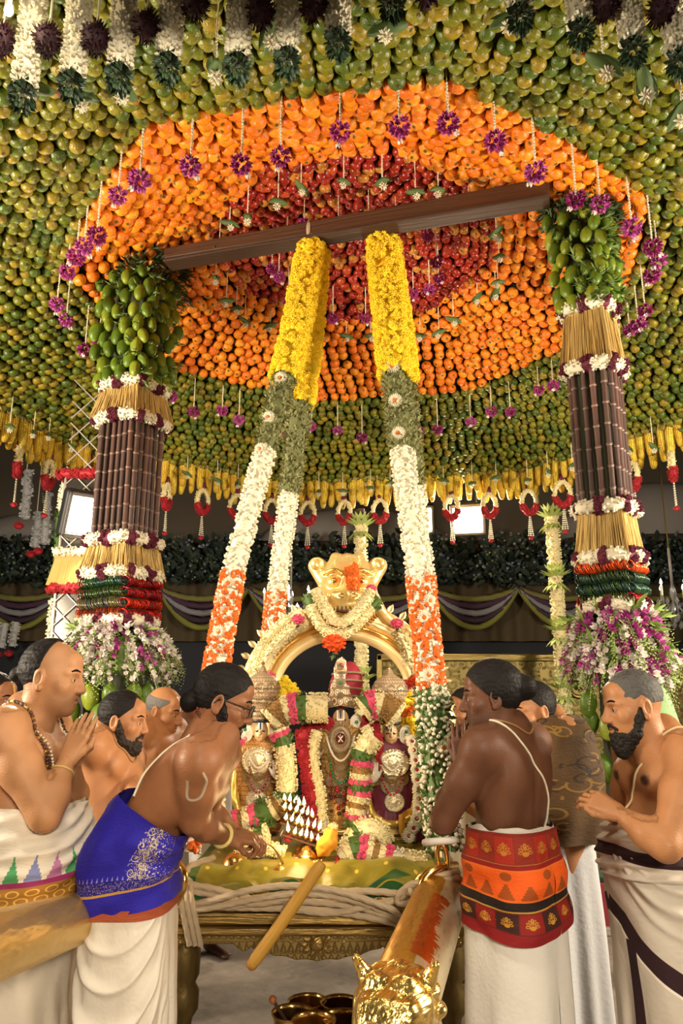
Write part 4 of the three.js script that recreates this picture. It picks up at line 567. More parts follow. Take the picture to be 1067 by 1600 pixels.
const relief = mat(C(.33, .235, .085), .4, { metal: .9, bumpMap: seatRelief, bumpScale: .012 });
const seat = thing('carved_seat', 'carved antique brass swing seat with a scalloped apron', 'seat', V(SXC, 0, -3.9));
{
  const w = SX1 - SX0, dz = SZ - SZB, wp = (n, g, m) => part(seat, n, g.translate(-SXC, 0, 3.9), m);
  wp('seat_board', box(w, .06, dz, .015).translate(SXC, ST - .03, (SZ + SZB) / 2), M.oldBrass);
  const bx = (y, h, z, m, n, e = 0) => { const g = new RoundedBoxGeometry(w + e, h, .05, 2, .012), uv = g.attributes.uv, p = g.attributes.position; for (let i = 0; i < uv.count; i++) uv.setXY(i, p.getX(i) * 1.1, (p.getY(i) / h + .5)); return wp(n, g.translate(SXC, y, z), m); };
  bx(ST - .035, .06, SZ + .01, relief, 'top_rail', .04); bx(ST - .095, .05, SZ - .015, M.oldBrass, 'cove'); bx(ST - .135, .03, SZ + .005, M.oldBrass, 'lower_moulding', .02);
  // scalloped apron
  const s = new THREE.Shape(), hw = w / 2, bot = (x) => { const a = Math.abs(x) / hw; return a > .56 ? .55 : a > .44 ? .55 - .025 * Math.sin((a - .44) / .12 * Math.PI) : .49 + .045 * Math.pow(a / .44, 2) + .006 * Math.abs(Math.sin(a * 22)); };
  s.moveTo(-hw, .60); for (let i = 0; i <= 120; i++) { const x = -hw + i / 120 * w; s.lineTo(x, bot(x)); } s.lineTo(hw, .60); s.closePath();
  const ag = new THREE.ExtrudeGeometry(s, { depth: .03, bevelEnabled: true, bevelSize: .006, bevelThickness: .006, bevelSegments: 2 }), uv = ag.attributes.uv, ap = ag.attributes.position; for (let i = 0; i < uv.count; i++) uv.setXY(i, ap.getX(i) * 1.1, (ap.getY(i) - .48) / .13);
  wp('apron', ag.translate(SXC, 0, SZ - .035), relief);
  for (const x of [SX0 + .02, SX1 - .02]) wp('side_rail', box(.05, .2, dz, .015).translate(x, ST - .1, (SZ + SZB) / 2), M.oldBrass);
  // carved lotus boss and leaf scrolls on the apron
  wp('boss', merge([ball(V(SXC, .545, SZ - .0), .035, 16, [1, 1, .45].map((q) => q)), ...Array.from({ length: 10 }, (_, i) => { const a = i / 10 * TAU; return new THREE.SphereGeometry(.02, 8, 6).scale(1, .5, .4).rotateZ(a).translate(SXC + Math.cos(a) * .05, .545 + Math.sin(a) * .032, SZ); })].map((g, i) => i ? g : new THREE.SphereGeometry(.03, 16, 10).scale(1, 1, .5).translate(SXC, .545, SZ))), M.oldBrass);
  for (const sg of [-1, 1]) wp('scroll', merge([1, 2, 3].map((k) => tube(Array.from({ length: 16 }, (_, i) => { const a = i / 15 * 5.2, r = .035 * (1 - i / 20); return V(SXC + sg * (.02 + k * .085 + Math.cos(a) * r), .556 + k * .006 + Math.sin(a) * r * .7, SZ + .0); }), .005, 30, 6))), M.oldBrass);
  const leg = lathe([[.03, 0], [.05, .01], [.055, .05], [.03, .08], [.035, .12], [.028, .2], [.04, .27], [.06, .30], [.062, .36], [.045, .39], [.06, .42], [.062, .50], [.05, .53], [.05, .62]], 20);
  for (const x of [SX0 + .045, SX1 - .045]) for (const z of [SZ - .07]) wp('leg', leg.clone().scale(1, 1, 1).translate(x, 0, z), bumped(C(.13, .09, .03), .45, .004, { metal: .8 }));
  // rings at the front corners that the swing ropes end in
  const rl = wp('ring', tube([P(262, 1338, 3.1), P(285, 1358, 3.02), P(287, 1385, 3.0), P(275, 1410, 3.03), P(262, 1425, 3.08)], .014, 30, 10), M.brass), rr = wp('ring', tube([P(664, 1430, 3.05), P(657, 1395, 2.98), P(668, 1368, 2.98), P(690, 1354, 3.0), P(713, 1352, 3.08)], .014, 30, 10), M.brass);
  part(rr, 'eyelet', tube([P(700, 1362, 3.02), P(697, 1330, 3.0), P(688, 1318, 3.0), P(683, 1332, 3.0), P(686, 1362, 3.02)], .010, 24, 8).translate(-SXC, 0, 3.9), M.brass);
}
// yellow silk cloth with a green border
{
  const silk = canvasTex(512, 256, (c, w, h) => { c.fillStyle = '#736a1a'; c.fillRect(0, 0, w, h); const r = rng(4); for (let i = 0; i < 4000; i++) { c.fillStyle = r() > .5 ? 'rgba(190,170,50,.18)' : 'rgba(90,80,5,.16)'; c.fillRect(r() * w, r() * h, 2 + r() * 14, 1); } c.fillStyle = '#c9a93a'; for (let y = 20; y < h - 40; y += 40) for (let x = (y / 40 % 2) * 30 + 15; x < w; x += 60) { c.beginPath(); c.arc(x, y, 4, 0, TAU); c.fill(); } c.fillStyle = '#0d4a20'; c.fillRect(0, h - 26, w, 26); c.beginPath(); c.moveTo(w * .52, h); c.lineTo(w * .80, h * .74); c.lineTo(w * .86, h * .74); c.lineTo(w * .62, h); c.fill(); c.fillRect(0, 0, 16, h); c.fillRect(w - 22, 0, 22, h); c.fillStyle = '#b8962c'; c.fillRect(0, h - 30, w, 3); });
  silk.flipY = true; const g = new THREE.PlaneGeometry(1, 1, 110, 60); bend(g, (p) => { const u = p.x + .5, v = .5 - p.y, x = lerp(SX0 + .07, SX1 - .06, u), wob = .014 * Math.sin(u * 17 + 1) + .010 * Math.sin(u * 31 + 2) + .012 * noise(u * 9, v * 5); const drop = sstep(.62, 1, v); p.set(x + .01 * noise(u * 6, v * 7, 3), ST + .085 + wob * (.4 + drop) + .012 * noise(u * 22, v * 10) - drop * .085 - Math.max(0, v - .9) * .25, lerp(-3.75, SZ + .035, Math.min(v * 1.25, 1)) + (v > .8 ? .012 + .012 * Math.sin(u * 24) : 0)); });
  single('silk_cloth', g, mat(C(1, 1, 1), .42, { map: silk, side: THREE.DoubleSide, sheen: .4, sheenColor: C(.8, .7, .2) }), 'yellow green silk cloth with dark green border spread over the seat front', 'cloth');
  const pad = thing('seat_cushion', 'plump yellow cushion under the silk cloth on the carved seat', 'cushion', V(SXC, ST, -3.85)); part(pad, 'cover', box(SX1 - SX0 - .16, .08, 1.2, .035, 4).translate(0, .041, 0), mat(C(.25, .19, .03), .7)); part(pad, 'piping', tube([V(-.47, .04, .6), V(0, .045, .605), V(.47, .04, .6)], .008), mat(C(.05, .2, .06), .7));
}
// ropes wound along the front
{
  const D = 3.1, rope = (pts, label, r = .0125) => single('cotton_rope', ropeGeo(pts.map(([x, y, d = D]) => P(x, y, d)), r), M.rope, label, 'rope', 'cotton ropes lashed across the seat front');
  rope([[276, 1378], [330, 1388], [390, 1404], [450, 1418], [520, 1424], [590, 1436], [648, 1452]], 'thick twisted cotton rope lashed across the seat front');
  rope([[280, 1388], [340, 1400], [400, 1412, 3.07], [470, 1400, 3.05], [540, 1393, 3.05], [600, 1394, 3.05], [655, 1402]], 'thick twisted cotton rope lashed across the seat front');
  rope([[275, 1418], [330, 1407, 3.07], [390, 1391, 3.03], [450, 1384, 3.03], [520, 1391, 3.02], [590, 1412, 3.04], [655, 1440]], 'thick twisted cotton rope lashed across the seat front');
  rope([[276, 1424], [330, 1418, 3.08], [400, 1404, 3.05], [470, 1396, 3.03], [540, 1404, 3.04], [600, 1424], [655, 1450]], 'thick twisted cotton rope lashed across the seat front');
  rope([[300, 1418, 3.12], [360, 1416], [430, 1408, 3.07], [500, 1410, 3.07], [570, 1420], [640, 1444]], 'thick twisted cotton rope lashed across the seat front');
  rope([[310, 1416, 3.12], [380, 1418, 3.1], [450, 1420, 3.09], [520, 1426, 3.09], [600, 1410, 3.07], [655, 1398, 3.06]], 'thick twisted cotton rope lashed across the seat front');
  for (const [k, x] of [[0, 288], [1, 297], [2, 305]]) rope([[x - 8, 1372, 3.12], [x - 5, 1410, 3.05], [x + 2, 1445, 3.06], [x + 8, 1476, 3.1]], 'cotton rope wound down the left front corner of the seat', .011);
  for (const [k, x] of [[0, 640], [1, 648], [2, 655]]) rope([[x + 8, 1400, 3.06], [x + 3, 1440, 3.05], [x - 2, 1465, 3.06], [x - 6, 1492, 3.1]], 'cotton rope wound down the right front corner of the seat', .011);
  const kn = (t) => { const a = t * TAU * 3; return [646 + 16 * Math.cos(a * 1.0) + 10 * Math.sin(a * .5), 1400 + 14 * Math.sin(a * .67) + 6 * Math.cos(a * 1.3), 3.02 + .03 * Math.sin(a * .8)]; };
  rope(Array.from({ length: 22 }, (_, i) => kn(i / 21)), 'knotted cotton rope at the right front corner beside the ring', .012);
  rope([[262, 1335, 3.14], [275, 1352, 3.1], [268, 1372, 3.08], [282, 1380, 3.06], [290, 1362, 3.1], [300, 1352, 3.14], [335, 1340, 3.2]], 'cotton rope looped through the left ring towards the garland', .012);
  rope([[716, 1372, 3.0], [690, 1378, 2.96], [668, 1388, 3.0], [655, 1402, 3.05]], 'cotton rope tied round the head of the right pole', .012); rope([[716, 1362, 3.02], [700, 1366, 2.99], [676, 1372, 3.0], [650, 1392, 3.06]], 'cotton rope tied behind the head of the right pole', .012);
}
// carrying poles
const poleTex = canvasTex(512, 256, (c, w, h) => { const r = rng(9); c.fillStyle = '#b98a2e'; c.fillRect(0, 0, w, h); const rough = (y, d, col) => { c.fillStyle = col; c.beginPath(); c.moveTo(40, y); for (let x = 40; x <= w - 20; x += 4) c.lineTo(x, y + r() * d); for (let x = w - 20; x >= 40; x -= 4) c.lineTo(x, h * .62 + r() * d); c.fill(); }; c.fillStyle = '#d8c9a6'; c.fillRect(0, h * .60, w, h * .28); c.fillStyle = '#c0561a'; c.beginPath(); c.moveTo(150, h * .55); for (let x = 150; x <= 440; x += 4) c.lineTo(x, h * .555 + r() * 4); for (let x = 440; x >= 150; x -= 4) c.lineTo(x, h * (.63 + .02 * Math.sin(x * .02)) + r() * 12); c.fill(); for (let i = 0; i < 900; i++) { c.fillStyle = r() > .5 ? 'rgba(90,60,10,.20)' : 'rgba(250,225,150,.16)'; c.fillRect(r() * w, r() * h, 3 + r() * 18, 1 + r() * 2); } }), hammer = tex(256, 256, (u, v) => .5 + .5 * fbmp(u, v, 14), false);
function pole(a, b, ra, rb, m, label, rot) {
  const t = thing('carrying_pole', label, 'pole', a.clone()), d = b.clone().sub(a), g = new THREE.CylinderGeometry(rb, ra, d.length(), 40, 24, false), uv = g.attributes.uv; for (let i = 0; i < uv.count; i++) { const u = uv.getX(i); uv.setXY(i, uv.getY(i), u); } g.rotateY(rot);
  part(t, 'pole_body', g.applyMatrix4(mtx(d.clone().multiplyScalar(.5), quatTo(d))), m); return [t, d];
}
{
  const a = P(690, 1400, 3.06), b = P(622, 1578, 2.28), [t, d] = pole(a, b, .098, .102, mat(C(1, 1, 1), .36, { metal: .75, map: poleTex, bumpMap: hammer, bumpScale: .004 }), 'golden carrying pole with a beast head and worn silver side at the front right', 0);
  const q = quatTo(d); part(t, 'collar', new THREE.TorusGeometry(.1, .014, 10, 36).rotateX(Math.PI / 2).applyMatrix4(mtx(d.clone().multiplyScalar(.02), q)), M.brass);
  const s = new Field(), o = b.clone().sub(a).multiplyScalar(1.03), ax = d.clone().normalize(), rt = V(1, 0, .25).normalize(), up = V(0, 0, 0).crossVectors(rt, ax).normalize(); if (up.y < 0) up.negate(); const L = (r, u, f) => o.clone().addScaledVector(rt, r).addScaledVector(up, u).addScaledVector(ax, f);
  s.cap(L(0, 0, -.04), L(0, 0, .06), .112, .105, .03).cap(L(-.06, .05, .03), L(-.04, .10, .05), .045, .03, .03).cap(L(.06, .05, .03), L(.04, .10, .05), .045, .03, .03).cap(L(-.05, .06, .10), L(.05, .06, .10), .03, .03, .02).ell(L(0, -.01, .13), V(.075, .05, .06), .03).ell(L(-.045, .03, .125), V(.028, .026, .026), .012).ell(L(.045, .03, .125), V(.028, .026, .026), .012).cap(L(-.05, -.03, .13), L(.05, -.03, .13), .022, .022, .012, { sub: 1 }).cap(L(-.09, .09, -.02), L(-.11, .13, -.01), .022, .012, .02).cap(L(.09, .09, -.02), L(.11, .13, -.01), .022, .012, .02);
  for (let i = 0; i < 9; i++) { const an = -.5 + i / 8 * (Math.PI + 1), c1 = L(Math.cos(an) * .105, Math.sin(an) * .1, -.045); s.ell(c1, V(.026, .022, .03), .012); }
  const foil = bumpTex.clone(); foil.repeat.set(2.5, 2.5); foil.needsUpdate = true;
  part(t, 'beast_head', meshOf(s, .006), mat(C(.86, .62, .2), .26, { metal: 1, bumpMap: foil, bumpScale: .008 }));
  const a2 = P(152, 1425, 2.80), b2 = a2.clone().lerp(P(-45, 1490, 1.98), 1.9); const [t2] = pole(a2, b2, .074, .098, mat(C(.62, .42, .14), .4, { metal: .85, bumpMap: hammer, bumpScale: .008 }), 'dull golden carrying pole at the left in front of the praying man', 0); part(t2, 'collar', new THREE.TorusGeometry(.076, .009, 10, 36).rotateX(Math.PI / 2).applyMatrix4(mtx(b2.clone().sub(a2).multiplyScalar(.03), quatTo(b2.clone().sub(a2)))), M.oldBrass);
  // wooden staff laid across the ropes
  const p0 = P(394, 1506, 3.0), p1 = P(503, 1348, 3.02), st = thing('wooden_staff', 'short turmeric coloured wooden staff leaning across the ropes', 'staff', p0); part(st, 'shaft', taper([V(0, 0, 0), p1.clone().sub(p0).multiplyScalar(.5).add(V(.004, 0, 0)), p1.clone().sub(p0)], (u) => (u < .02 || u > .98 ? .019 : .0235), 24, 14), bumped(C(.50, .27, .04), .55, .002)); part(st, 'end_cap', ball(V(0, 0, 0), .0215, 14), bumped(C(.42, .2, .03), .6, .002));
  // pots
  const pot = lathe([[0, 0], [.06, 0], [.072, .02], [.076, .1], [.07, .18], [.074, .205], [.08, .21], [.08, .217], [.073, .214], [.068, .2], [.07, .1], [.066, .02], [0, .012]], 36), band = new THREE.TorusGeometry(.0735, .003, 6, 36).rotateX(Math.PI / 2).translate(0, .16, 0);
  [[457, 1580, 3.40, 'brass pot at the left of the five under the seat with a spoon in it'], [480, 1562, 3.66, 'brass pot at the back left of the five under the seat'], [531, 1564, 3.62, 'brass pot at the back right of the five under the seat'], [490, 1592, 3.24, 'brass pot in the front middle of the five under the seat'], [536, 1588, 3.33, 'brass pot at the front right of the five, beside the beast head']].forEach(([x, y, D, l]) => { const p = P(x, y, D), h = .217, o = thing('brass_pot', l, 'pot', V(p.x, 0, p.z), 'brass pots under the seat'), s = p.y / h; part(o, 'vessel', pot.clone().scale(1.08, s, 1.08), M.brass); part(o, 'band', band.clone().scale(1.08, s, 1.08), M.brass); });
  { const p = P(426, 1562, 3.38), e = P(450, 1600, 3.40), o = thing('wooden_spoon', 'small wooden spoon standing in the left brass pot', 'spoon', e); part(o, 'handle', tube([V(0, 0, 0), p.clone().sub(e).multiplyScalar(.6), p.clone().sub(e)], .007, 10, 8), M.wood); part(o, 'bowl', ball(p.clone().sub(e), .016, 12, [1, 1.4, .6].map(() => 1)), mat(C(.4, .14, .04), .5)); }
}

// ---------------------------------------------------------------- the golden arch, the three dressed idols, their garlands and lamps
const filigree = canvasTex(512, 512, (c, w, h) => { c.fillStyle = '#b39c78'; c.fillRect(0, 0, w, h); const r = rng(12); for (let y = 0; y < 16; y++) for (let x = 0; x < 16; x++) { const X = x * 32 + 16 + (y % 2) * 16, Y = y * 32 + 16; for (const q of [0, -w]) { c.strokeStyle = '#fff'; c.lineWidth = 4; c.beginPath(); c.arc(X + q, Y, 11, 0, TAU); c.stroke(); c.fillStyle = r() < .12 ? '#a05040' : '#fff'; c.beginPath(); c.arc(X + q, Y, 5, 0, TAU); c.fill(); } } }); filigree.repeat.set(2, 1.5);
const filM = (c, metal) => mat(c, .36, { metal, map: filigree, bumpMap: filigree, bumpScale: .003 });
const ornM = filM(C(.92, .70, .34), .55), ornSilver = filM(C(.92, .82, .66), .45), rubyM = mat(C(.35, .01, .02), .15, { clearcoat: 1 }), emeraldM = mat(C(.01, .18, .06), .15, { clearcoat: 1 }), pearlM = mat(C(.75, .68, .56), .3);
// round ornament facing +z, radius 1: stepped rings, beads, a domed centre
const medalG = (() => { const L = [lathe([[1, 0], [1, .06], [.9, .10], [.84, .06], [.7, .07], [.62, .13], [.5, .09], [.34, .10], [.28, .2], [.0, .26]], 32).rotateX(Math.PI / 2)]; for (const [r, n, s] of [[.92, 26, .085], [.56, 16, .075]]) for (let i = 0; i < n; i++) { const a = i / n * TAU; L.push(new THREE.IcosahedronGeometry(s, 1).translate(Math.cos(a) * r, Math.sin(a) * r, .1)); } return merge(L); })();
const medal = (x, y, z, rx, ry = rx, t = 0) => medalG.clone().scale(rx, ry, (rx + ry) * .35).rotateX(t).translate(x, y, z);
const gem = (x, y, z, r, s = [1, 1, .6]) => new THREE.IcosahedronGeometry(r, 2).scale(...s).translate(x, y, z);
const beadLine = (pts, r, n) => { const c = curve(pts); return merge(Array.from({ length: n }, (_, i) => new THREE.IcosahedronGeometry(r, 1).translate(...c.getPointAt((i + .5) / n).toArray()))); };
// a small face: head with brow, nose, lips and cheeks, looking +z; height about 2.4 r
function idolHead(r) { const f = new Field(); f.ell(V(0, 0, 0), V(r * .82, r * 1.12, r * .85), r * .2).ell(V(0, -.5 * r, .18 * r), V(r * .62, r * .62, r * .66), r * .3).cap(V(0, .15 * r, .78 * r), V(0, -.22 * r, 1.02 * r), r * .09, r * .15, r * .12).cap(V(-.2 * r, -.52 * r, .78 * r), V(.2 * r, -.52 * r, .78 * r), r * .1, r * .1, r * .08).cap(V(0, -.85 * r, .55 * r), V(0, -.9 * r, .6 * r), r * .2, r * .2, r * .15); for (const s of [-1, 1]) f.cap(V(s * .16 * r, .26 * r, .78 * r), V(s * .58 * r, .24 * r, .58 * r), r * .1, r * .07, r * .1).ell(V(s * .36 * r, .06 * r, .7 * r), V(r * .17, r * .1, r * .1), r * .04); f.cap(V(0, -.7 * r, -.1 * r), V(0, -1.4 * r, -.15 * r), r * .45, r * .5, r * .2); return meshOf(f, r * .11); }
function idol(px, py, D, sc, kind, label) {
  const base = P(px, py, D), t = thing('idol', label, 'idol', base), u = sc, A = (n, g, m, l) => part(t, n, g, m, null, l), Q = (x, y, z = 0) => V(x * u, y * u, z * u);
  const skin = bumped(C(.62, .40, .20), .38, .001, { metal: .35 });
  if (kind === 'main') { // units: photo pixels, x right, y up from the base line
    const robe = new Field(); robe.cap(Q(0, 20), Q(0, 95), 30 * u, 24 * u, 12 * u, { flat: [V(0, 0, 1), .7] }).cap(Q(-24, 132, 0), Q(24, 132, 0), 14 * u, 14 * u, 14 * u).cap(Q(0, 90), Q(0, 130), 22 * u, 25 * u, 14 * u, { flat: [V(0, 0, 1), .7] });
    for (const s of [-1, 1]) robe.cap(Q(s * 32, 130), Q(s * 40, 104, 8), 10 * u, 8 * u, 8 * u).cap(Q(s * 40, 104, 8), Q(s * 36, 112, 22), 8 * u, 7 * u, 6 * u).cap(Q(s * 30, 132, -2), Q(s * 42, 152, 4), 8 * u, 6 * u, 8 * u);
    A('robe', meshOf(robe, 2.2 * u), filM(C(.86, .58, .2), .4));
    const h = A('face', idolHead(14.5 * u).translate(0, 152 * u, 8 * u), skin); part(h, 'forehead_mark', merge([box(2.4 * u, 13 * u, 2 * u, .5 * u).translate(-4.5 * u, 160 * u, 21 * u), box(2.4 * u, 13 * u, 2 * u, .5 * u).translate(4.5 * u, 160 * u, 21 * u), box(11 * u, 2.5 * u, 2 * u, .5 * u).translate(0, 153.5 * u, 22 * u)]), mat(C(.8, .78, .74), .6)); part(h, 'forehead_line', box(2.4 * u, 11 * u, 2 * u, .5 * u).translate(0, 161 * u, 22 * u), mat(C(.02, .02, .06), .5)); for (const s of [-1, 1]) part(h, 'eye', gem(s * 5.3 * u, 153 * u, 20 * u, 1.7 * u, [1.6, .8, .6]), mat(C(.03, .02, .02), .3));
    // crown: red turban behind, silver peaked front
    A('turban', bend(new THREE.SphereGeometry(1, 24, 18), (p) => p.set((p.x * (25 - p.y * 3) + 8 + p.y * 5) * u, (p.y * 34 + 202) * u, (p.z * 20 - 4) * u)), mat(C(.30, .012, .03), .6, { bumpMap: bumpTex, bumpScale: .003 })); for (let k = 0; k < 4; k++) A('turban_band', new THREE.TorusGeometry(24 * u, 1.6 * u, 6, 36).rotateX(1.45).scale(1, 1, .9).translate((5 + k * 2.2) * u, (184 + k * 11) * u, -2 * u), ornSilver);
    const cs = new THREE.Shape(); [[-30, 168], [-20, 180], [-14, 190], [-13, 202], [-8, 209], [-9, 225], [-4, 238], [2, 241], [7, 236], [8, 222], [6, 209], [12, 202], [13, 190], [19, 180], [30, 168], [0, 174]].forEach(([x, y], i) => i ? cs.lineTo(x * u, y * u) : cs.moveTo(x * u, y * u));
    A('silver_crown', bend(new THREE.ExtrudeGeometry(cs, { depth: 5 * u, bevelEnabled: true, bevelSize: 1.2 * u, bevelThickness: 1.5 * u, bevelSegments: 2 }), (p) => { p.z += (16 - (p.y / u - 168) * .16 - (p.x / u) ** 2 * .012) * u; }), ornSilver);
    for (const [x, y, r] of [[0, 228, 5], [0, 205, 7], [0, 187, 5], [-14, 176, 4], [14, 176, 4], [1, 215, 3.4]]) A('crown_jewel', medal(x * u, y * u, (24 - (y - 168) * .14) * u, r * u), ornSilver); A('crown_gem', gem(0, 205 * u, 24 * u, 3 * u), emeraldM); A('crown_tip', gem(2 * u, 230 * u, 17 * u, 2.6 * u), rubyM);
    for (const s of [-1, 1]) { const e = A('ear_ornament', medal(s * 23 * u, 149 * u, 12 * u, 9.5 * u, 12 * u), pearlM); part(e, 'ear_gem', gem(s * 23 * u, 150 * u, 18 * u, 2.6 * u), emeraldM);
      A('shoulder_disc', medal(s * 44 * u, 152 * u, 8 * u, 13 * u), ornM); A('upper_prong', rod(Q(s * 40, 128, 4), Q(s * 44, 142, 6), 3 * u, 2 * u), ornM); A('chest_plate', medal(s * 24 * u, 122 * u, 18 * u, 10 * u, 17 * u), ornM); A('arm_band', new THREE.TorusGeometry(9 * u, 2.5 * u, 8, 20).rotateX(1.57).translate(s * 38 * u, 112 * u, 5 * u), ornM); }
    const palm = (s, y) => { const f = new Field(); f.ell(Q(s * 37, y, 22), V(9 * u, 11 * u, 5 * u), 3 * u); for (let k = -1.5; k <= 1.5; k++) f.cap(Q(s * 37 + k * 4.2, y + 8, 22), Q(s * 37 + k * 5, y + 18 - Math.abs(k) * 1.5, 23), 2.3 * u, 1.8 * u, 1.5 * u); f.cap(Q(s * 37 - s * 8, y - 2, 22), Q(s * 37 - s * 13, y + 6, 24), 2.4 * u, 1.8 * u, 2 * u); return meshOf(f, 1.3 * u); };
    const pm = A('raised_palm', palm(-1, 106), ornSilver); part(pm, 'palm_jewel', medal(-37 * u, 106 * u, 27 * u, 6 * u), ornM); A('lowered_palm', palm(1, 80).rotateZ(0), ornM);
    A('chest_pendant', medal(0, 128 * u, 24 * u, 16 * u, 20 * u), ornSilver); A('pendant_stone', gem(0, 128 * u, 31 * u, 7 * u, [1, 1.15, .6]), mat(C(.10, .012, .012), .2, { clearcoat: 1 })); A('pendant_cross', merge([box(11 * u, 1.4 * u, 1.5 * u, .4 * u).rotateZ(.9).translate(0, 128 * u, 35.5 * u), box(11 * u, 1.4 * u, 1.5 * u, .4 * u).rotateZ(-.9).translate(0, 128 * u, 35.5 * u)]), pearlM);
    for (const [x, y, r, q] of [[0, 100, 11, 9], [-12, 106, 7, 7], [12, 106, 7, 7], [0, 84, 10, 9], [-14, 88, 7, 8], [14, 88, 7, 8], [0, 66, 9, 9], [-13, 70, 8, 8], [14, 70, 8, 8], [0, 48, 8, 9], [-20, 52, 8, 8], [20, 52, 8, 8]]) A('breast_ornament', medal(x * u, y * u, 21 * u, r * u, q * u), (x + y) % 3 ? ornM : ornSilver);
    for (let k = 0; k < 5; k++) A('bead_necklace', beadLine([Q(-22 + k * 1.5, 136 - k, 16), Q(-12, 108 - k * 13, 24), Q(0, 98 - k * 15, 27), Q(12, 108 - k * 13, 24), Q(22 - k * 1.5, 136 - k, 16)], (k % 2 ? 1.5 : 1.9) * u, 34), [pearlM, ornM, emeraldM, ornM, rubyM][k]);
    for (let k = 0; k < 26; k++) A(k % 3 ? 'dark_bead' : 'red_bead', gem(R(-15, 15) * u, R(28, 62) * u, R(22, 27) * u, R(2, 3.4) * u, [1, 1, 1]), k % 3 ? mat(C(.07, .02, .012), .4) : rubyM);
    A('gold_crescent', tube([Q(-44, 62, 8), Q(-40, 36, 14), Q(-22, 12, 22), Q(0, 4, 26), Q(22, 12, 22), Q(38, 34, 14), Q(42, 60, 8)], 4.6 * u, 40, 8), bumped(C(.62, .42, .12), .35, .004, { metal: .8 })); A('purple_sash', tube([Q(-42, 130, -6), Q(-46, 100, -4), Q(-44, 60, -2), Q(-36, 20, 0)], 5 * u, 20, 8), mat(C(.10, .02, .16), .6)); A('purple_sash', tube([Q(42, 130, -6), Q(46, 100, -4), Q(40, 60, -2)], 5 * u, 20, 8), mat(C(.10, .02, .16), .6));
  } else {
    const s = kind === 'left' ? 1 : -1, robe = new Field(); robe.cap(Q(0, 20), Q(0, 80), 34 * u, 26 * u, 12 * u, { flat: [V(0, 0, 1), .65] }).cap(Q(-18, 108), Q(18, 108), 15 * u, 15 * u, 14 * u).cap(Q(0, 70), Q(0, 108), 24 * u, 24 * u, 14 * u, { flat: [V(0, 0, 1), .65] }).cap(Q(s * 24, 106), Q(s * 36, 82, 6), 10 * u, 8 * u, 8 * u).cap(Q(s * 36, 82, 6), Q(s * 26, 88, 20), 8 * u, 7 * u, 6 * u).cap(Q(-s * 24, 106), Q(-s * 34, 60, 6), 10 * u, 7 * u, 8 * u);
    A('robe', meshOf(robe, 2.2 * u), kind === 'left' ? filM(C(.66, .36, .1), .3) : bumped(C(.13, .012, .03), .5, .004));
    const h = A('face', idolHead(12.5 * u).translate(0, 136 * u, 8 * u), skin); part(h, 'forehead_mark', box(2.2 * u, 9 * u, 2 * u, .5 * u).translate(0, 144 * u, 19 * u), mat(C(.03, .04, .10), .5)); part(h, 'forehead_patch', box(7 * u, 9 * u, 1.5 * u, .5 * u).translate(0, 144 * u, 18.4 * u), mat(C(.75, .73, .7), .6)); for (const e of [-1, 1]) part(h, 'eye', gem(e * 4.6 * u, 137 * u, 18.4 * u, 1.5 * u, [1.6, .8, .6]), mat(C(.03, .02, .02), .3)); part(h, 'hair_band', lathe([[13, 148], [14.5, 150], [14, 154], [12, 155]].map(([a, b]) => [a * u, b * u]), 24).translate(0, 0, 4 * u), mat(C(.01, .01, .012), .5));
    const cr = A('bulb_crown', lathe([[14, 152], [17, 154], [16, 160], [17, 166], [19, 172], [23, 174], [23, 178], [20, 180], [23, 184], [26, 192], [26, 200], [22, 209], [14, 215], [6, 219], [5, 223], [3, 227], [0, 231]].map(([a, b]) => [a * u, b * u]), 40).translate(0, 0, 3 * u), ornSilver);
    for (let k = 0; k < 5; k++) part(cr, 'bead_ring', merge(Array.from({ length: 40 }, (_, i) => { const a = i / 40 * TAU, r = [16.6, 17, 23.5, 22, 26.4][k]; return new THREE.IcosahedronGeometry((k > 1 ? 1.7 : 1.3) * u, 1).translate(Math.cos(a) * r * u, [158, 164, 176, 182, 196][k] * u, Math.sin(a) * r * u + 3 * u); })), ornSilver); for (let k = -2; k <= 2; k++) part(cr, 'crown_medallion', medalG.clone().scale(6.5 * u, 7.5 * u, 5 * u).translate(0, 0, 25 * u).rotateY(k * .62).translate(0, 197 * u, 3 * u), ornSilver); part(cr, 'finial', gem(0, 232 * u, 3 * u, 2.6 * u, [1, 1.3, 1]), ornM);
    for (const e of [-1, 1]) { const q = A('ear_ornament', medal(e * 22 * u, 134 * u, 10 * u, 10 * u, 14 * u), pearlM); part(q, 'ear_gem', gem(e * 22 * u, 139 * u, 16 * u, 2.6 * u), emeraldM); part(q, 'ear_drop', gem(e * 22 * u, 126 * u, 15 * u, 3.4 * u), mat(C(.55, .2, .2), .3)); }
    A('breast_plate', medal(-s * 3 * u, 97 * u, 21 * u, 22 * u, 19 * u), bumped(C(.74, .64, .42), .36, .004, { metal: .7 })); A('waist_plate', medal(0, 68 * u, 22 * u, 16 * u, 14 * u), ornSilver); A('lower_plate', medal(-s * 3 * u, 46 * u, 23 * u, 14 * u, 13 * u), bumped(C(.74, .64, .42), .36, .004, { metal: .7 })); for (const e of [-1, 1]) A('side_plate', medal(e * 17 * u, 76 * u, 17 * u, 7 * u, 9 * u), ornM); A('belt', beadLine([Q(-26, 84, 12), Q(-14, 77, 22), Q(0, 75, 26), Q(14, 77, 22), Q(26, 84, 12)], 2 * u, 28), ornM);
    for (let k = 0; k < 3; k++) A('bead_necklace', beadLine([Q(-20, 118, 12), Q(-12, 98 - k * 13, 24), Q(0, 88 - k * 16, 30), Q(12, 98 - k * 13, 24), Q(20, 118, 12)], 1.7 * u, 30), [pearlM, ornM, rubyM][k]);
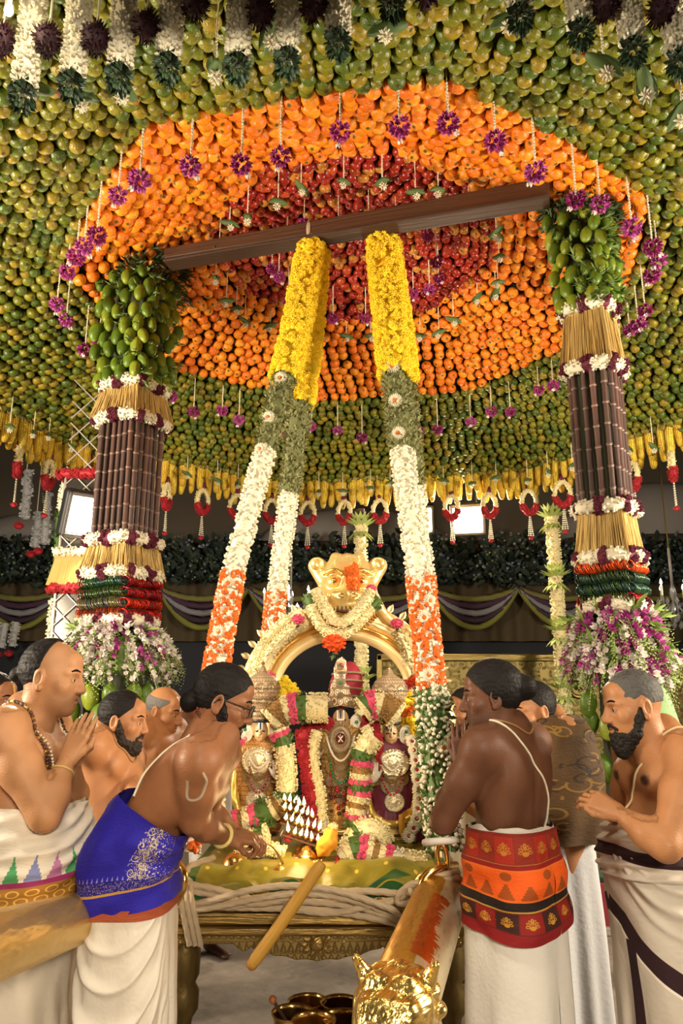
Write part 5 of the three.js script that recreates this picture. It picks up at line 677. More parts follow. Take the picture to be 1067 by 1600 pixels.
    A('gold_hem', bend(tube([Q(-32, 108, 2), Q(-36, 70, 8), Q(-30, 34, 14), Q(-14, 20, 20), Q(0, 17, 22), Q(14, 20, 20), Q(30, 34, 14), Q(36, 70, 8), Q(32, 108, 2)], 5.5 * u, 60, 8), (p) => { p.z += 2 * u * Math.sin(p.x / u * 1.3); }), bumped(C(.72, .48, .10), .4, .003, { metal: .6 }));
    const f = new Field(), hx = s * 27, hy = 82; f.ell(Q(hx, hy, 26), V(9 * u, 11 * u, 6 * u), 3 * u); for (let k = -1.5; k <= 1.5; k++) f.cap(Q(hx + k * 4, hy + 7, 26), Q(hx + k * 4.4, hy + 17 - Math.abs(k), 28), 2.3 * u, 1.8 * u, 1.5 * u); f.cap(Q(hx - s * 8, hy - 2, 27), Q(hx - s * 12, hy + 6, 29), 2.4 * u, 1.8 * u, 2 * u); const hd = A('raised_hand', meshOf(f, 1.3 * u), pearlM); part(hd, 'wrist_bead_ring', new THREE.TorusGeometry(8 * u, 2 * u, 8, 20).rotateX(1.57).translate(hx * u, (hy - 12) * u, 24 * u), ornM);
    if (kind === 'right') { const sk = bend(new THREE.CylinderGeometry(1, 1, 1, 80, 16, true), (p) => { const v = .5 - p.y, a = Math.atan2(p.x, p.z), r = (34 + v * 16) * (1 + .05 * Math.sin(a * 16)); p.set(Math.sin(a) * r * u + (v * 2) * u, (34 - v * 62) * u, Math.cos(a) * r * .6 * u); }); A('maroon_skirt', sk, mat(C(.13, .008, .03), .5, { side: THREE.DoubleSide })); A('orange_drape', bend(new THREE.PlaneGeometry(1, 1, 20, 20), (p) => { const x = p.x + .5, y = p.y + .5; p.set((8 + x * 38 - (1 - y) * (x < .5 ? 0 : 12)) * u, (y * 42 + 2 - (1 - x) * 14 * (y) + x * 4) * u, (28 - x * 14 + 3 * Math.sin(x * 14)) * u); }), mat(C(.62, .30, .03), .45, { side: THREE.DoubleSide })); }
  }
  return t;
}
idol(532, 1300, 3.78, .00338, 'main', 'central idol in jewels with a silver peaked crown over a red turban'); idol(405, 1300, 3.72, .00334, 'left', 'left idol with a bulbous silver crown and gold edged robe'); idol(612, 1304, 3.74, .00336, 'right', 'right idol with a bulbous silver crown above a maroon skirt');
{ // pedestals under the idols
  for (const [px, l, w] of [[532, 'central', .26], [405, 'left', .22], [612, 'right', .22]]) { const p = P(px, 1300, px === 532 ? 3.78 : 3.73), t = thing('pedestal', 'small brass pedestal under the ' + l + ' idol, covered by garlands', 'pedestal', V(p.x, ST + .085, p.z)), h = p.y - ST - .085 + .03; part(t, 'plinth', box(w, h * .5, w * .8, .008).translate(0, h * .25, 0), M.oldBrass); part(t, 'lotus_base', lathe([[0, h * .5], [w * .44, h * .5], [w * .42, h * .7], [w * .36, h * .85], [w * .38, h], [0, h]], 28), M.oldBrass); } }
// the arch
{
  const D = 4.08, cen = P(535, 1082, D), u = .00368, t = thing('golden_arch', 'golden arch with a beast head on top rising behind the idols', 'arch', V(cen.x, ST, cen.z)), Q = (x, y, z = 0) => V(cen.x + x * u, cen.y + y * u, cen.z + z * u), W = (n, g, m = M.paleGold, l) => wpart(t, n, g, m, l);
  const el = (rx, ry, a, z = 0) => Q(Math.cos(a) * rx, Math.sin(a) * ry, z), arc = (rx, ry, a0, a1, n = 24, z = 0) => Array.from({ length: n }, (_, i) => el(rx, ry, lerp(a0, a1, i / (n - 1)), z));
  const band = (pts, r, fz) => { const g = tube(pts, 1, 96, 14), c = curve(pts), p = g.attributes.position, w = V(0, 0, 0); for (let i = 0; i <= 96; i++) { c.getPointAt(i / 96, w); for (let j = 0; j <= 14; j++) { const k = i * 15 + j; p.setXYZ(k, w.x + (p.getX(k) - w.x) * r * u, w.y + (p.getY(k) - w.y) * r * u, w.z + (p.getZ(k) - w.z) * fz * u); } } g.computeVertexNormals(); return g; };
  W('inner_band', band(arc(101, 84, -.12, Math.PI + .12), 9, 8)); W('inner_bead_rim', band(arc(112, 95, -.12, Math.PI + .12, 24, 5), 3.5, 4), M.gold); W('outer_band', band(arc(126, 110, -.05, Math.PI + .05, 24, -2), 15, 9), bumped(C(.95, .74, .36), .4, .014, { metal: .55 })); W('rim_rope', bend(band(arc(142, 124, -.05, Math.PI + .05, 24, 0), 7, 6), (p) => { p.z += 2.5 * u * Math.sin(Math.atan2(p.y - cen.y, p.x - cen.x) * 60); }));
  for (let i = 0; i < 22; i++) { const a = .12 + i / 21 * (Math.PI - .24); if (Math.abs(a - Math.PI / 2) < .3) continue; const p = el(146, 128, a, 0), s = leafGeo.clone().scale(20 * u, 17 * u, 22 * u).applyMatrix4(mtx(p, quatTo(V(Math.cos(a), Math.sin(a), 0)))); W('flame_leaf', s, mat(C(.95, .74, .36), .34, { metal: 1, side: THREE.DoubleSide })); }
  for (const s of [-1, 1]) { W('side_post', bend(rod(Q(s * 122, -10), Q(s * 118, -250), 16 * u, 20 * u, 20), (p) => { p.z = cen.z + (p.z - cen.z) * .6; })); for (let k = 0; k < 4; k++) W('post_ring', new THREE.TorusGeometry(18 * u, 3.5 * u, 8, 24).rotateX(1.57).translate(...Q(s * 120, -30 - k * 55).toArray()), M.gold);
    W('scroll', tube(Array.from({ length: 26 }, (_, i) => { const a = i / 25 * 6.5, r = 17 * (1 - i / 32); return Q(s * (118 - Math.cos(a) * r * .9 + 12), 18 + Math.sin(a) * r - 40, 6); }), 5 * u, 50, 8), M.gold);
    const v = W('side_vase', lathe([[0, 0], [10, 0], [7, 8], [12, 20], [14, 32], [9, 42], [13, 50], [0, 50]].map(([a, b]) => [a * u, b * u]), 20).translate(...Q(s * 150, -66, 4).toArray())); void v; }
  // beast head (guardian mask) at the top
  const f = new Field(), H = (x, y, z = 8) => Q(x + 8, y + 146, z);
  f.ell(H(0, 0), V(44 * u, 36 * u, 26 * u), 10 * u).ell(H(0, -22, 22), V(34 * u, 20 * u, 22 * u), 10 * u).cap(H(-22, -10, 36), H(22, -10, 36), 8 * u, 8 * u, 8 * u).cap(H(0, -8, 40), H(0, 14, 30), 9 * u, 6 * u, 6 * u);
  for (const s of [-1, 1]) f.ell(H(s * 20, 12, 28), V(11 * u, 10 * u, 9 * u), 4 * u).ell(H(s * 20, 12, 35), V(5 * u, 5 * u, 4 * u), 1.5 * u).cap(H(s * 10, 24, 28), H(s * 34, 28, 20), 5 * u, 4 * u, 5 * u).cap(H(s * 38, 20, 4), H(s * 46, 40, 0), 11 * u, 14 * u, 8 * u).ell(H(s * 46, 42, 10), V(9 * u, 9 * u, 6 * u), 3 * u, null, { sub: 1 }).cap(H(s * 20, 34, 4), H(s * 18, 52, 2), 13 * u, 9 * u, 8 * u).cap(H(s * 36, -14, 20), H(s * 58, -40, 6), 12 * u, 6 * u, 10 * u).cap(H(s * 58, -40, 6), H(s * 84, -56, 2), 9 * u, 6 * u, 8 * u).ell(H(s * 9, -10, 46), V(4 * u, 3 * u, 5 * u), 2 * u, null, { sub: 1 });
  f.cap(H(-24, -30, 42), H(24, -30, 42), 3.5 * u, 3.5 * u, 3 * u, { sub: 1 }).cap(H(0, 30, 6), H(0, 52, 2), 14 * u, 8 * u, 10 * u);
  const bh = W('beast_head', meshOf(f, 2.4 * u), bumped(C(.95, .70, .28), .32, .006, { metal: .65 })); for (let i = 0; i < 7; i++) wpart(bh, 'tooth', new THREE.ConeGeometry(2.6 * u, 9 * u, 8).rotateX(Math.PI).translate(...H(-18 + i * 6, -30, 44).toArray()), M.paleGold);
  for (const s of [-1, 1]) { wpart(bh, 'eye', new THREE.SphereGeometry(5.5 * u, 14, 10).translate(...H(s * 20, 12, 35).toArray()), M.gold); wpart(bh, 'pupil', new THREE.SphereGeometry(2.0 * u, 12, 8).translate(...H(s * 20, 11, 39.5).toArray()), mat(C(.16, .03, .02), .2)); wpart(bh, 'brow', tube([H(s * 8, 22, 36), H(s * 20, 29, 34), H(s * 36, 24, 24)], 3 * u, 16, 8), M.gold); } wpart(bh, 'mouth', tube([H(-24, -30, 41), H(0, -33, 44), H(24, -30, 41)], 2.4 * u, 16, 6), mat(C(.10, .02, .01), .5));
  W('mane', merge(Array.from({ length: 26 }, (_, i) => { const a = Math.PI + .2 + i / 25 * (Math.PI - .4); return taper([H(Math.cos(a) * 34, Math.sin(a) * 24 - 6, 26), H(Math.cos(a) * 44, Math.sin(a) * 38 - 10, 22), H(Math.cos(a) * 48 + 4, Math.sin(a) * 50 - 8, 12)], (q) => (4.2 - q * 3) * u, 8, 6); })), M.gold);
}
// garland helper: a path given as frame points at a depth, and lengths of colour
const GK = { c: ['cream_length', M.cream, () => [K.cream(.0125)]], g: ['green_length', M.leaf, () => [K.leaf(.024)]], d: ['dark_green_length', M.darkLeaf, () => [K.dark(.024)]], p: ['pink_length', M.pink, () => [K.pink(.017)]], r: ['red_length', M.red, () => [K.red(.017)]], y: ['yellow_length', M.yellow, () => [K.yellow(.02)]], o: ['orange_length', M.orange, () => [K.orange(.017)]], b: ['brown_length', mat(C(.28, .15, .04), .8), () => [{ ...K.cream(.0115), mat: mat(C(.33, .19, .055), .8) }]], w: ['white_length', M.jasmine, () => [K.jasmine(.014)]], m: ['maroon_length', M.maroon, () => [K.maroon(.017)]] };
function dress(name, label, pts, D, rpx, segs, flat) {
  const u = D * 1.05 / FPX, c = curve(pts.map(([x, y, d]) => P(x, y, d ?? D))), t = thing(name, label, 'garland', P(pts[0][0], pts[0][1], pts[0][2] ?? D)); let a = 0; const tot = segs.reduce((s, [, w]) => s + w, 0);
  for (const [k, w, f = 1] of segs) { const b = a + w / tot; garland(t, GK[k][0], c, rpx * f * u, GK[k][1], GK[k][2](), 1, a, b); a = b; } return t;
}
const FD = 3.55;
dress('thick_garland', 'thick banded garland over the left shoulder of the central idol', [[424, 1128], [440, 1112], [470, 1106], [512, 1106]], FD + .1, 21, [['c', 9], ['b', 14, 1.02], ['c', 9], ['p', 10, 1.05], ['g', 13], ['c', 30]]);
dress('thick_garland', 'thick banded garland over the right shoulder of the central idol', [[566, 1112], [580, 1102], [600, 1104], [622, 1120]], FD + .1, 21, [['c', 8], ['g', 6], ['p', 8], ['c', 10], ['b', 22, 1.02], ['c', 8]]);
dress('thick_garland', 'thick cream garland with green and pink ends between the left and central idols', [[434, 1140], [443, 1165], [447, 1200], [447, 1240], [436, 1256], [414, 1270], [392, 1280], [366, 1285]], FD, 15, [['c', 4], ['p', 8], ['g', 14], ['c', 70], ['g', 12], ['c', 9], ['b', 10], ['c', 8, 1.1], ['g', 22, 1.25], ['p', 12, 1.2], ['c', 12, 1.2], ['b', 8], ['p', 6]]);
dress('thick_garland', 'thick banded garland falling between the central and right idols', [[584, 1150], [570, 1170], [565, 1200], [562, 1235], [558, 1265], [556, 1290]], FD, 15.5, [['c', 26, 1.1], ['g', 14], ['p', 7], ['b', 10], ['c', 8], ['p', 6], ['g', 10], ['p', 7], ['c', 8], ['b', 8], ['c', 9], ['p', 7], ['g', 8]]);
dress('thick_garland', 'thick cream roll of garland lying at the feet of the right idol', [[550, 1325], [566, 1302], [584, 1298], [597, 1320], [600, 1338]], FD - .12, 19, [['c', 16], ['g', 3], ['c', 34], ['g', 4], ['c', 8]]);
dress('thick_garland', 'banded garland roll ending in a cream cone on the silk cloth at the right', [[534, 1342], [552, 1328], [574, 1332], [596, 1338], [620, 1344], [650, 1350], [672, 1352]], FD - .2, 17, [['c', 10, .9], ['c', 8, 1.1], ['g', 9, 1.2], ['p', 9, 1.2], ['c', 9, 1.2], ['b', 9, 1.15], ['c', 9, 1.1], ['p', 10], ['w', 14], ['c', 34], ['c', 6, .8]]);
dress('red_garland', 'bright red flower strip lying under the banded rolls at the right', [[524, 1352], [550, 1358], [585, 1360], [615, 1362], [640, 1364]], FD - .25, 9, [['r', 10], ['o', 4], ['r', 8], ['p', 4], ['r', 6]]);
dress('red_garland', 'long red flower band beside the central idol at its left', [[474, 1140], [478, 1175], [484, 1220], [488, 1265], [492, 1310]], FD + .1, 11, [['r', 10]]); dress('red_garland', 'red flower band beside the central idol at its right', [[566, 1130], [580, 1134], [586, 1160], [588, 1200]], FD + .14, 10, [['r', 10]]); dress('red_garland', 'red flower band over the crown shoulders of the central idol', [[470, 1138], [500, 1128], [520, 1136]], FD + .2, 9, [['r', 10]]);
dress('cream_garland', 'slim cream garland framing the central idol at its left', [[497, 1142], [489, 1165], [492, 1200], [500, 1240], [505, 1300]], FD + .08, 8, [['c', 10]]); dress('cream_garland', 'slim cream garland framing the central idol at its right', [[570, 1134], [577, 1150], [576, 1175], [572, 1200]], FD + .08, 8, [['c', 10]]);
dress('yellow_garland', 'bright yellow flower swag at the upper left of the idols', [[458, 1068], [446, 1080], [434, 1094], [428, 1108]], FD + .2, 15, [['y', 10]]); dress('yellow_garland', 'bright yellow and orange flower swag at the upper right of the idols', [[602, 1066], [614, 1082], [630, 1096], [640, 1112], [645, 1150]], FD + .2, 14, [['y', 10], ['o', 3, .9], ['y', 6, .9]]);
dress('cream_garland', 'cream garland lying along the front left edge of the silk cloth', [[372, 1338], [392, 1330], [420, 1326], [446, 1332]], FD - .2, 9, [['c', 10]]); dress('cream_garland', 'short cream garland roll beside the priest hand on the seat', [[380, 1318], [395, 1310], [420, 1302]], FD - .12, 14, [['c', 10], ['g', 6], ['c', 4]]);
dress('cream_garland', 'cream garland draped over the left leg of the arch', [[372, 1160], [376, 1110], [384, 1070], [402, 1050]], 3.95, 9, [['c', 10]]);
dress('cream_garland', 'cream garland hanging from the right leg of the arch', [[650, 1040], [655, 1090], [652, 1150], [660, 1210], [662, 1280]], 3.92, 8, [['c', 10]]);
dress('cream_garland', 'cream garland laid along the left shoulder of the arch', [[408, 1052], [424, 1018], [452, 988], [480, 968]], 3.96, 10, [['c', 10]]); dress('cream_garland', 'second cream garland on the left shoulder of the arch, above the first', [[396, 1050], [412, 1006], [442, 974], [474, 956]], 4.0, 8, [['c', 10]]);
dress('cream_garland', 'cream garland hanging on the right shoulder of the arch', [[618, 985], [632, 1010], [640, 1040]], 3.96, 9, [['c', 10]]);
dress('cream_garland', 'outer cream garland looped under the beast head', [[482, 928], [492, 962], [516, 990], [532, 992], [556, 975], [592, 935]], 3.88, 9, [['g', 2], ['c', 16], ['g', 2]]); dress('cream_garland', 'inner cream garland looped under the beast head', [[492, 920], [506, 948], [530, 975], [556, 958], [582, 922]], 3.85, 9, [['c', 16]]);
dress('orange_garland', 'orange flower strand lying over the crest of the beast head', [[552, 922], [551, 905], [549, 890], [547, 884]], 3.93, 9, [['o', 10]]);
dress('green_garland', 'dark leafy garland hanging down behind the right side of the seat', [[678, 1190], [690, 1230], [694, 1280], [690, 1320]], 3.75, 16, [['d', 10]]);
function rosetteLine(label, pts, D, n, rpx) { const c = curve(pts.map(([x, y]) => P(x, y, D))), u = D * 1.05 / FPX, t = thing('rosette_garland', label, 'garland', P(...pts[0], D)); garland(t, 'cord', c, rpx * .7 * u, M.cream, [K.cream(.014)], .8); for (let i = 0; i < n; i++) { const p = c.getPointAt((i + .5) / n).add(V(0, 0, rpx * .5 * u)); rosette(t, p, V(R(-.2, .2), R(-.2, .2), 1).normalize(), rpx * u, M.red); } }
rosetteLine('garland of white rosettes with red centres at the outer left of the idols', [[358, 1152], [350, 1180], [345, 1215], [343, 1250], [347, 1284]], FD - .02, 9, 10.5); rosetteLine('garland of white rosettes with red centres at the outer right of the idols', [[642, 1150], [648, 1180], [652, 1215], [654, 1250], [648, 1285], [634, 1312]], FD - .02, 11, 10.5);
// loose flower heads
function head(px, py, D, rpx, m, label, cat = 'flower') { const p = P(px, py, D), t = thing('loose_flower', label, cat, p), r = rpx * D * 1.05 / FPX; part(t, 'petals', puffGeo.clone().scale(r, r, r * .8).rotateX(1.2), m); const g = greenG.clone().scale(r * 12, r * 9, r * 12).rotateX(2.2).translate(0, -r * .4, -r * .5); part(t, 'leaves', g, mat(C(.06, .11, .03), .6, { side: THREE.DoubleSide })); }
head(522, 1006, 3.82, 19, mat(C(.72, .09, .01), .6), 'big orange flower head hanging at the crown of the arch opening'); head(466, 968, 3.9, 11, M.pink, 'pink flower head with leaves at the upper left of the arch'); head(580, 920, 3.86, 9, M.pink, 'pink flower head beside the right ear of the beast head'); head(620, 975, 3.9, 11, M.pink, 'pink flower head with leaves at the upper right of the arch'); head(420, 1058, 3.85, 12, M.pink, 'pink flower head at the left foot of the arch opening'); head(636, 1070, 3.85, 11, M.pink, 'pink flower head at the right foot of the arch opening'); head(650, 1064, 3.8, 13, mat(C(.72, .09, .01), .6), 'orange flower head beside the right pink one'); head(395, 1096, 3.75, 8, M.pink, 'small pink flower head above the crown of the left idol'); head(374, 1160, 3.6, 9, M.pink, 'pink flower head left of the left idol face'); head(366, 1195, 3.6, 7, M.pink, 'small pink flower head low at the left of the left idol'); head(545, 975, 3.86, 8, M.leaf, 'green leaf tuft above the big orange flower head');
for (const [x, y, l] of [[470, 1330, 'left of the brass lamp'], [504, 1324, 'right of the brass lamp'], [450, 1310, 'beside the lamp flames']]) head(x, y, 3.35, 7, M.red, 'small red flower head ' + l);
for (const [x, y, l] of [[512, 1300, 'behind'], [520, 1292, 'highest behind']]) head(x, y, 3.45, 8, M.cream, 'small cream flower head ' + l + ' the yellow cloth');
// tiered oil lamp with flames, and the brass lamp foot
const flameM = new THREE.MeshStandardMaterial({ color: 0, emissive: C(1, .72, .32), emissiveIntensity: 7 });
{
  const D = 3.35, b = P(478, 1352, D), t = thing('oil_lamp', 'tiered brass oil lamp with many burning wicks before the central idol', 'lamp', b), u = D * 1.07 / FPX, Q = (px, py, dd = 0) => P(px, py, D + dd).sub(b);
  part(t, 'foot', lathe([[0, 0], [24, 0], [25, 3], [20, 7], [22, 12], [18, 16], [12, 20], [8, 26], [0, 26]].map(([x, y]) => [x * u, y * u]), 32), M.brass); const rim = part(t, 'ribbed_rim', merge(Array.from({ length: 30 }, (_, i) => { const a = i / 30 * TAU; return ball(V(Math.cos(a) * 23 * u, 8 * u, Math.sin(a) * 23 * u), 2.6 * u, 8); })), M.brass); void rim;
  part(t, 'slanted_stem', rod(Q(480, 1330), Q(462, 1250, .1), 3 * u, 2 * u), M.wood);
  const tiers = [[478, 1312, 7, 34], [472, 1292, 7, 32], [466, 1273, 6, 28], [460, 1258, 5, 20]]; tiers.forEach(([x, y, n, w], k) => { const tr = part(t, 'tier', box(w * 2 * u, 2.2 * u, 14 * u, .8 * u).rotateZ(-.30).translate(...Q(x, y + 4, k * .03).toArray()), M.wood);
    for (let i = 0; i < n; i++) { const f = (i + .5) / n - .5, p = Q(x + f * w * 1.9, y + f * w * .55, k * .03 + R(-.02, .02)); part(tr, 'wick_cup', lathe([[0, 0], [2.2, 0], [4.2, 3.5], [3.6, 3.5], [0, 1.2]].map(([a, c]) => [a * u, c * u]), 12).translate(...p.toArray()), M.brass); const h = R(9, 15) * u; part(tr, 'flame', lathe([[0, 0], [2.6 * u, h * .18], [2.2 * u, h * .42], [.9 * u, h * .75], [0, h]], 8).rotateZ(R(-.5, .15)).translate(p.x, p.y + 3 * u, p.z), flameM); } });
  const L = new THREE.PointLight(C(1, .66, .3), .35); L.shadow.radius = 3; L.position.copy(Q(474, 1285, -.12)); L.castShadow = true; t.add(L);
}
{ const p0 = P(520, 1300, 3.3); single('turmeric_cloth', bend(new THREE.SphereGeometry(1, 24, 16), (p) => { const n = noise(p.x * 2.5, p.y * 2.5, p.z * 2.5) * .25; p.multiply(V(.042, .052, .035)).multiplyScalar(1 + n); p.x += p.y * .35; }).translate(p0.x - .02, p0.y - .04, p0.z), mat(C(.60, .24, .01), .8), 'crumpled turmeric yellow cloth beside the lamp flames', 'cloth');
  for (const [x, y, D, l] of [[366, 1352, 3.28, 'left of the two domed brass bells lying on the silk cloth'], [437, 1373, 3.2, 'right of the two domed brass bells lying on the silk cloth']]) { const p = P(x, y, D), t = thing('brass_bell', l, 'bell', p), r = 17.5 * D * 1.07 / FPX; part(t, 'dome', lathe([[r * 1.02, -r * .5], [r * 1.06, -r * .42], [r, -r * .3], [r * .96, r * .1], [r * .75, r * .55], [r * .4, r * .85], [.0, r * .95]], 32), M.brass); part(t, 'knob', ball(V(0, r, 0), r * .12), M.brass); part(t, 'handle_rod', rod(V(r * .8, -.2 * r, 0), V(r * 4.2, -r * 1.2, .03), .004), M.brass); }
  const hl = thing('ladle', 'slim dark ladle held by the bending man over the seat', 'ladle', P(400, 1310, 3.2)), o = P(400, 1310, 3.2); part(hl, 'handle', tube([P(400, 1312, 3.18).sub(o), P(425, 1322, 3.2).sub(o), P(440, 1345, 3.22).sub(o), P(446, 1368, 3.24).sub(o)], .005, 20, 8), M.oldBrass); part(hl, 'bowl', ball(P(446, 1368, 3.24).sub(o), .018, 12), M.oldBrass); }

// ---------------------------------------------------------------- people
const clothTex = tex(256, 256, (u, v) => .5 + .3 * fbmp(u, v, 6) + .2 * (noise2p(u * 128, v * 128, 128)), false), skinBump = tex(256, 256, (u, v) => .5 + .5 * (noise2p(u * 64, v * 64, 64) * .5 + noise2p(u * 128, v * 128, 128) * .5), false), hairBump = tex(256, 256, (u, v) => .5 + .5 * (noise2p(u * 6, v * 96, 96) * .7 + noise2p(u * 12, v * 128, 128) * .3), false);
const hairMat = (c) => new THREE.MeshPhysicalMaterial({ color: c, roughness: .62, specularIntensity: .35, bumpMap: hairBump, bumpScale: .002 });
const eyeWhite = mat(C(.55, .5, .45), .25), eyeDark = mat(C(.012, .008, .006), .15);
// fields for one head about its centre; z forwards, y up, chin to crown about 0.235
function headField(o = {}) {
  const f = new Field(), w = o.wide ?? 1; f.ell(V(0, .035, -.012), V(.076 * w, .092, .096), .02).ell(V(0, -.025, .028), V(.062 * w, .088, .066), .035).ell(V(0, -.072, .034), V(.053 * w, .045, .050), .03).ell(V(0, -.102, .066), V(.024, .018, .018), .025);
  f.cap(V(0, .014, .089), V(0, -.034, .108 + (o.nose ?? 0)), .0095, .0135, .012).ell(V(0, .058, .066), V(.05, .032, .024), .025);
  for (const s of [-1, 1]) { f.ell(V(s * .0125, -.038, .098), V(.0105, .009, .011), .008).cap(V(s * .014, .024, .087), V(s * .05, .021, .066), .0095, .0085, .014).ell(V(s * .048, -.024, .056), V(.022, .021, .022), .02);
    f.ell(V(s * .032, .002, .0935), V(.019, .0125, .0125), .012, null, { sub: 1 }).ell(V(s * .032, .001, .0755), V(.0155, .0125, .0125), .004);
    f.cap(V(0, -.0615, .0915), V(s * .021, -.065, .082), .0062, .0042, .006).cap(V(0, -.0735, .0895), V(s * .017, -.071, .081), .0078, .005, .007);
    const q = euler(.15, s * .35, s * -.1); f.ell(V(s * .079 * w, -.004, -.012), V(.0105, .034, .021), .008, q).ell(V(s * .088 * w, .001, -.008), V(.008, .021, .0115), .006, q, { sub: 1 }).ell(V(s * .08 * w, -.033, -.006), V(.007, .009, .008), .008); }
  f.cap(V(-.016, -.0675, .095), V(.016, -.0675, .095), .0026, .0026, .004, { sub: 1 });
  f.cap(V(0, -.05, -.022), V(0, -.20, -.05), .057 * (o.neck ?? 1), .062 * (o.neck ?? 1), .03);
  return f;
}
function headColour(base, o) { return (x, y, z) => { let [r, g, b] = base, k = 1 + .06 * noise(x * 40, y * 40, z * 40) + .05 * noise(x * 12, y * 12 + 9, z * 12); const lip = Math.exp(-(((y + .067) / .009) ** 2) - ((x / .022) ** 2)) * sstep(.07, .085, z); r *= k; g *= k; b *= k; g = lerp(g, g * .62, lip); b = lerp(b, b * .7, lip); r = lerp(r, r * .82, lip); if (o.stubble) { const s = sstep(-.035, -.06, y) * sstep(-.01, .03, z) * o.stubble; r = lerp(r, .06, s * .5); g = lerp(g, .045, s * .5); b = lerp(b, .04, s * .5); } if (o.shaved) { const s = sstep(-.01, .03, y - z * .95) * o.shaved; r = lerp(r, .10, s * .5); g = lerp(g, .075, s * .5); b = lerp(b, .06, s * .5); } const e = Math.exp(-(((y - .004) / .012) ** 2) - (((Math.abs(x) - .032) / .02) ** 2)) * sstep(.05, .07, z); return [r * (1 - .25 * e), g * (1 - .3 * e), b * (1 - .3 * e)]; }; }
// one hand; w wrist, d towards the fingers, n out of the palm, side +1 when the thumb lies at cross(d, n), curl of fingers in radians
function handField(w, d, n, side, o = {}) {
  const f = new Field(); d = d.clone().normalize(); n = n.clone().addScaledVector(d, -n.dot(d)).normalize(); const t = V(0, 0, 0).crossVectors(d, n).multiplyScalar(side), s = o.s ?? 1, A = (a, b, c) => w.clone().addScaledVector(d, a * s).addScaledVector(t, b * s).addScaledVector(n, c * s);
  f.cap(A(-.05, 0, 0), A(.01, 0, 0), .029 * s, .026 * s, .02, { flat: [n, .8] });
  const kx = [.030, .010, -.010, -.029], ky = [.092, .096, .091, .081], len = [.074, .082, .076, .06];
  for (let i = 0; i < 4; i++) {
    f.cap(A(.008, kx[i] * .55, 0), A(ky[i], kx[i], -.002), .0145 * s, .0105 * s, .016);
    let p = A(ky[i], kx[i], -.002), a = (o.curl?.[i] ?? o.curl0 ?? .12), dir, sp = (o.spread ?? .03) * (1.5 - i), ang = a * .55;
    const seg = [.46, .30, .24], rr = [.0092, .0084, .0075, .0062];
    for (let j = 0; j < 3; j++) { dir = d.clone().multiplyScalar(Math.cos(ang)).addScaledVector(n, Math.sin(ang)).addScaledVector(t, sp); const e = p.clone().addScaledVector(dir.normalize(), len[i] * seg[j] * s); f.cap(p, e, rr[j] * s * (i === 3 ? .88 : 1), rr[j + 1] * s * (i === 3 ? .88 : 1), .004); p = e; ang += a * (j ? .55 : .8); }
  }
  const th = o.thumb ?? [.55, .75, .25]; f.cap(A(.012, .016, .004), A(.042, .034, .010), .016 * s, .0125 * s, .014); let p = A(.042, .034, .010), td = d.clone().multiplyScalar(th[0]).addScaledVector(t, th[1]).addScaledVector(n, th[2]).normalize(); let e = p.clone().addScaledVector(td, .034 * s); f.cap(p, e, .0115 * s, .0102 * s, .006); td = d.clone().multiplyScalar(th[0] + .35).addScaledVector(t, th[1] - .45).addScaledVector(n, th[2]).normalize(); p = e; e = p.clone().addScaledVector(td, .028 * s); f.cap(p, e, .0100 * s, .0078 * s, .005);
  return f;
}
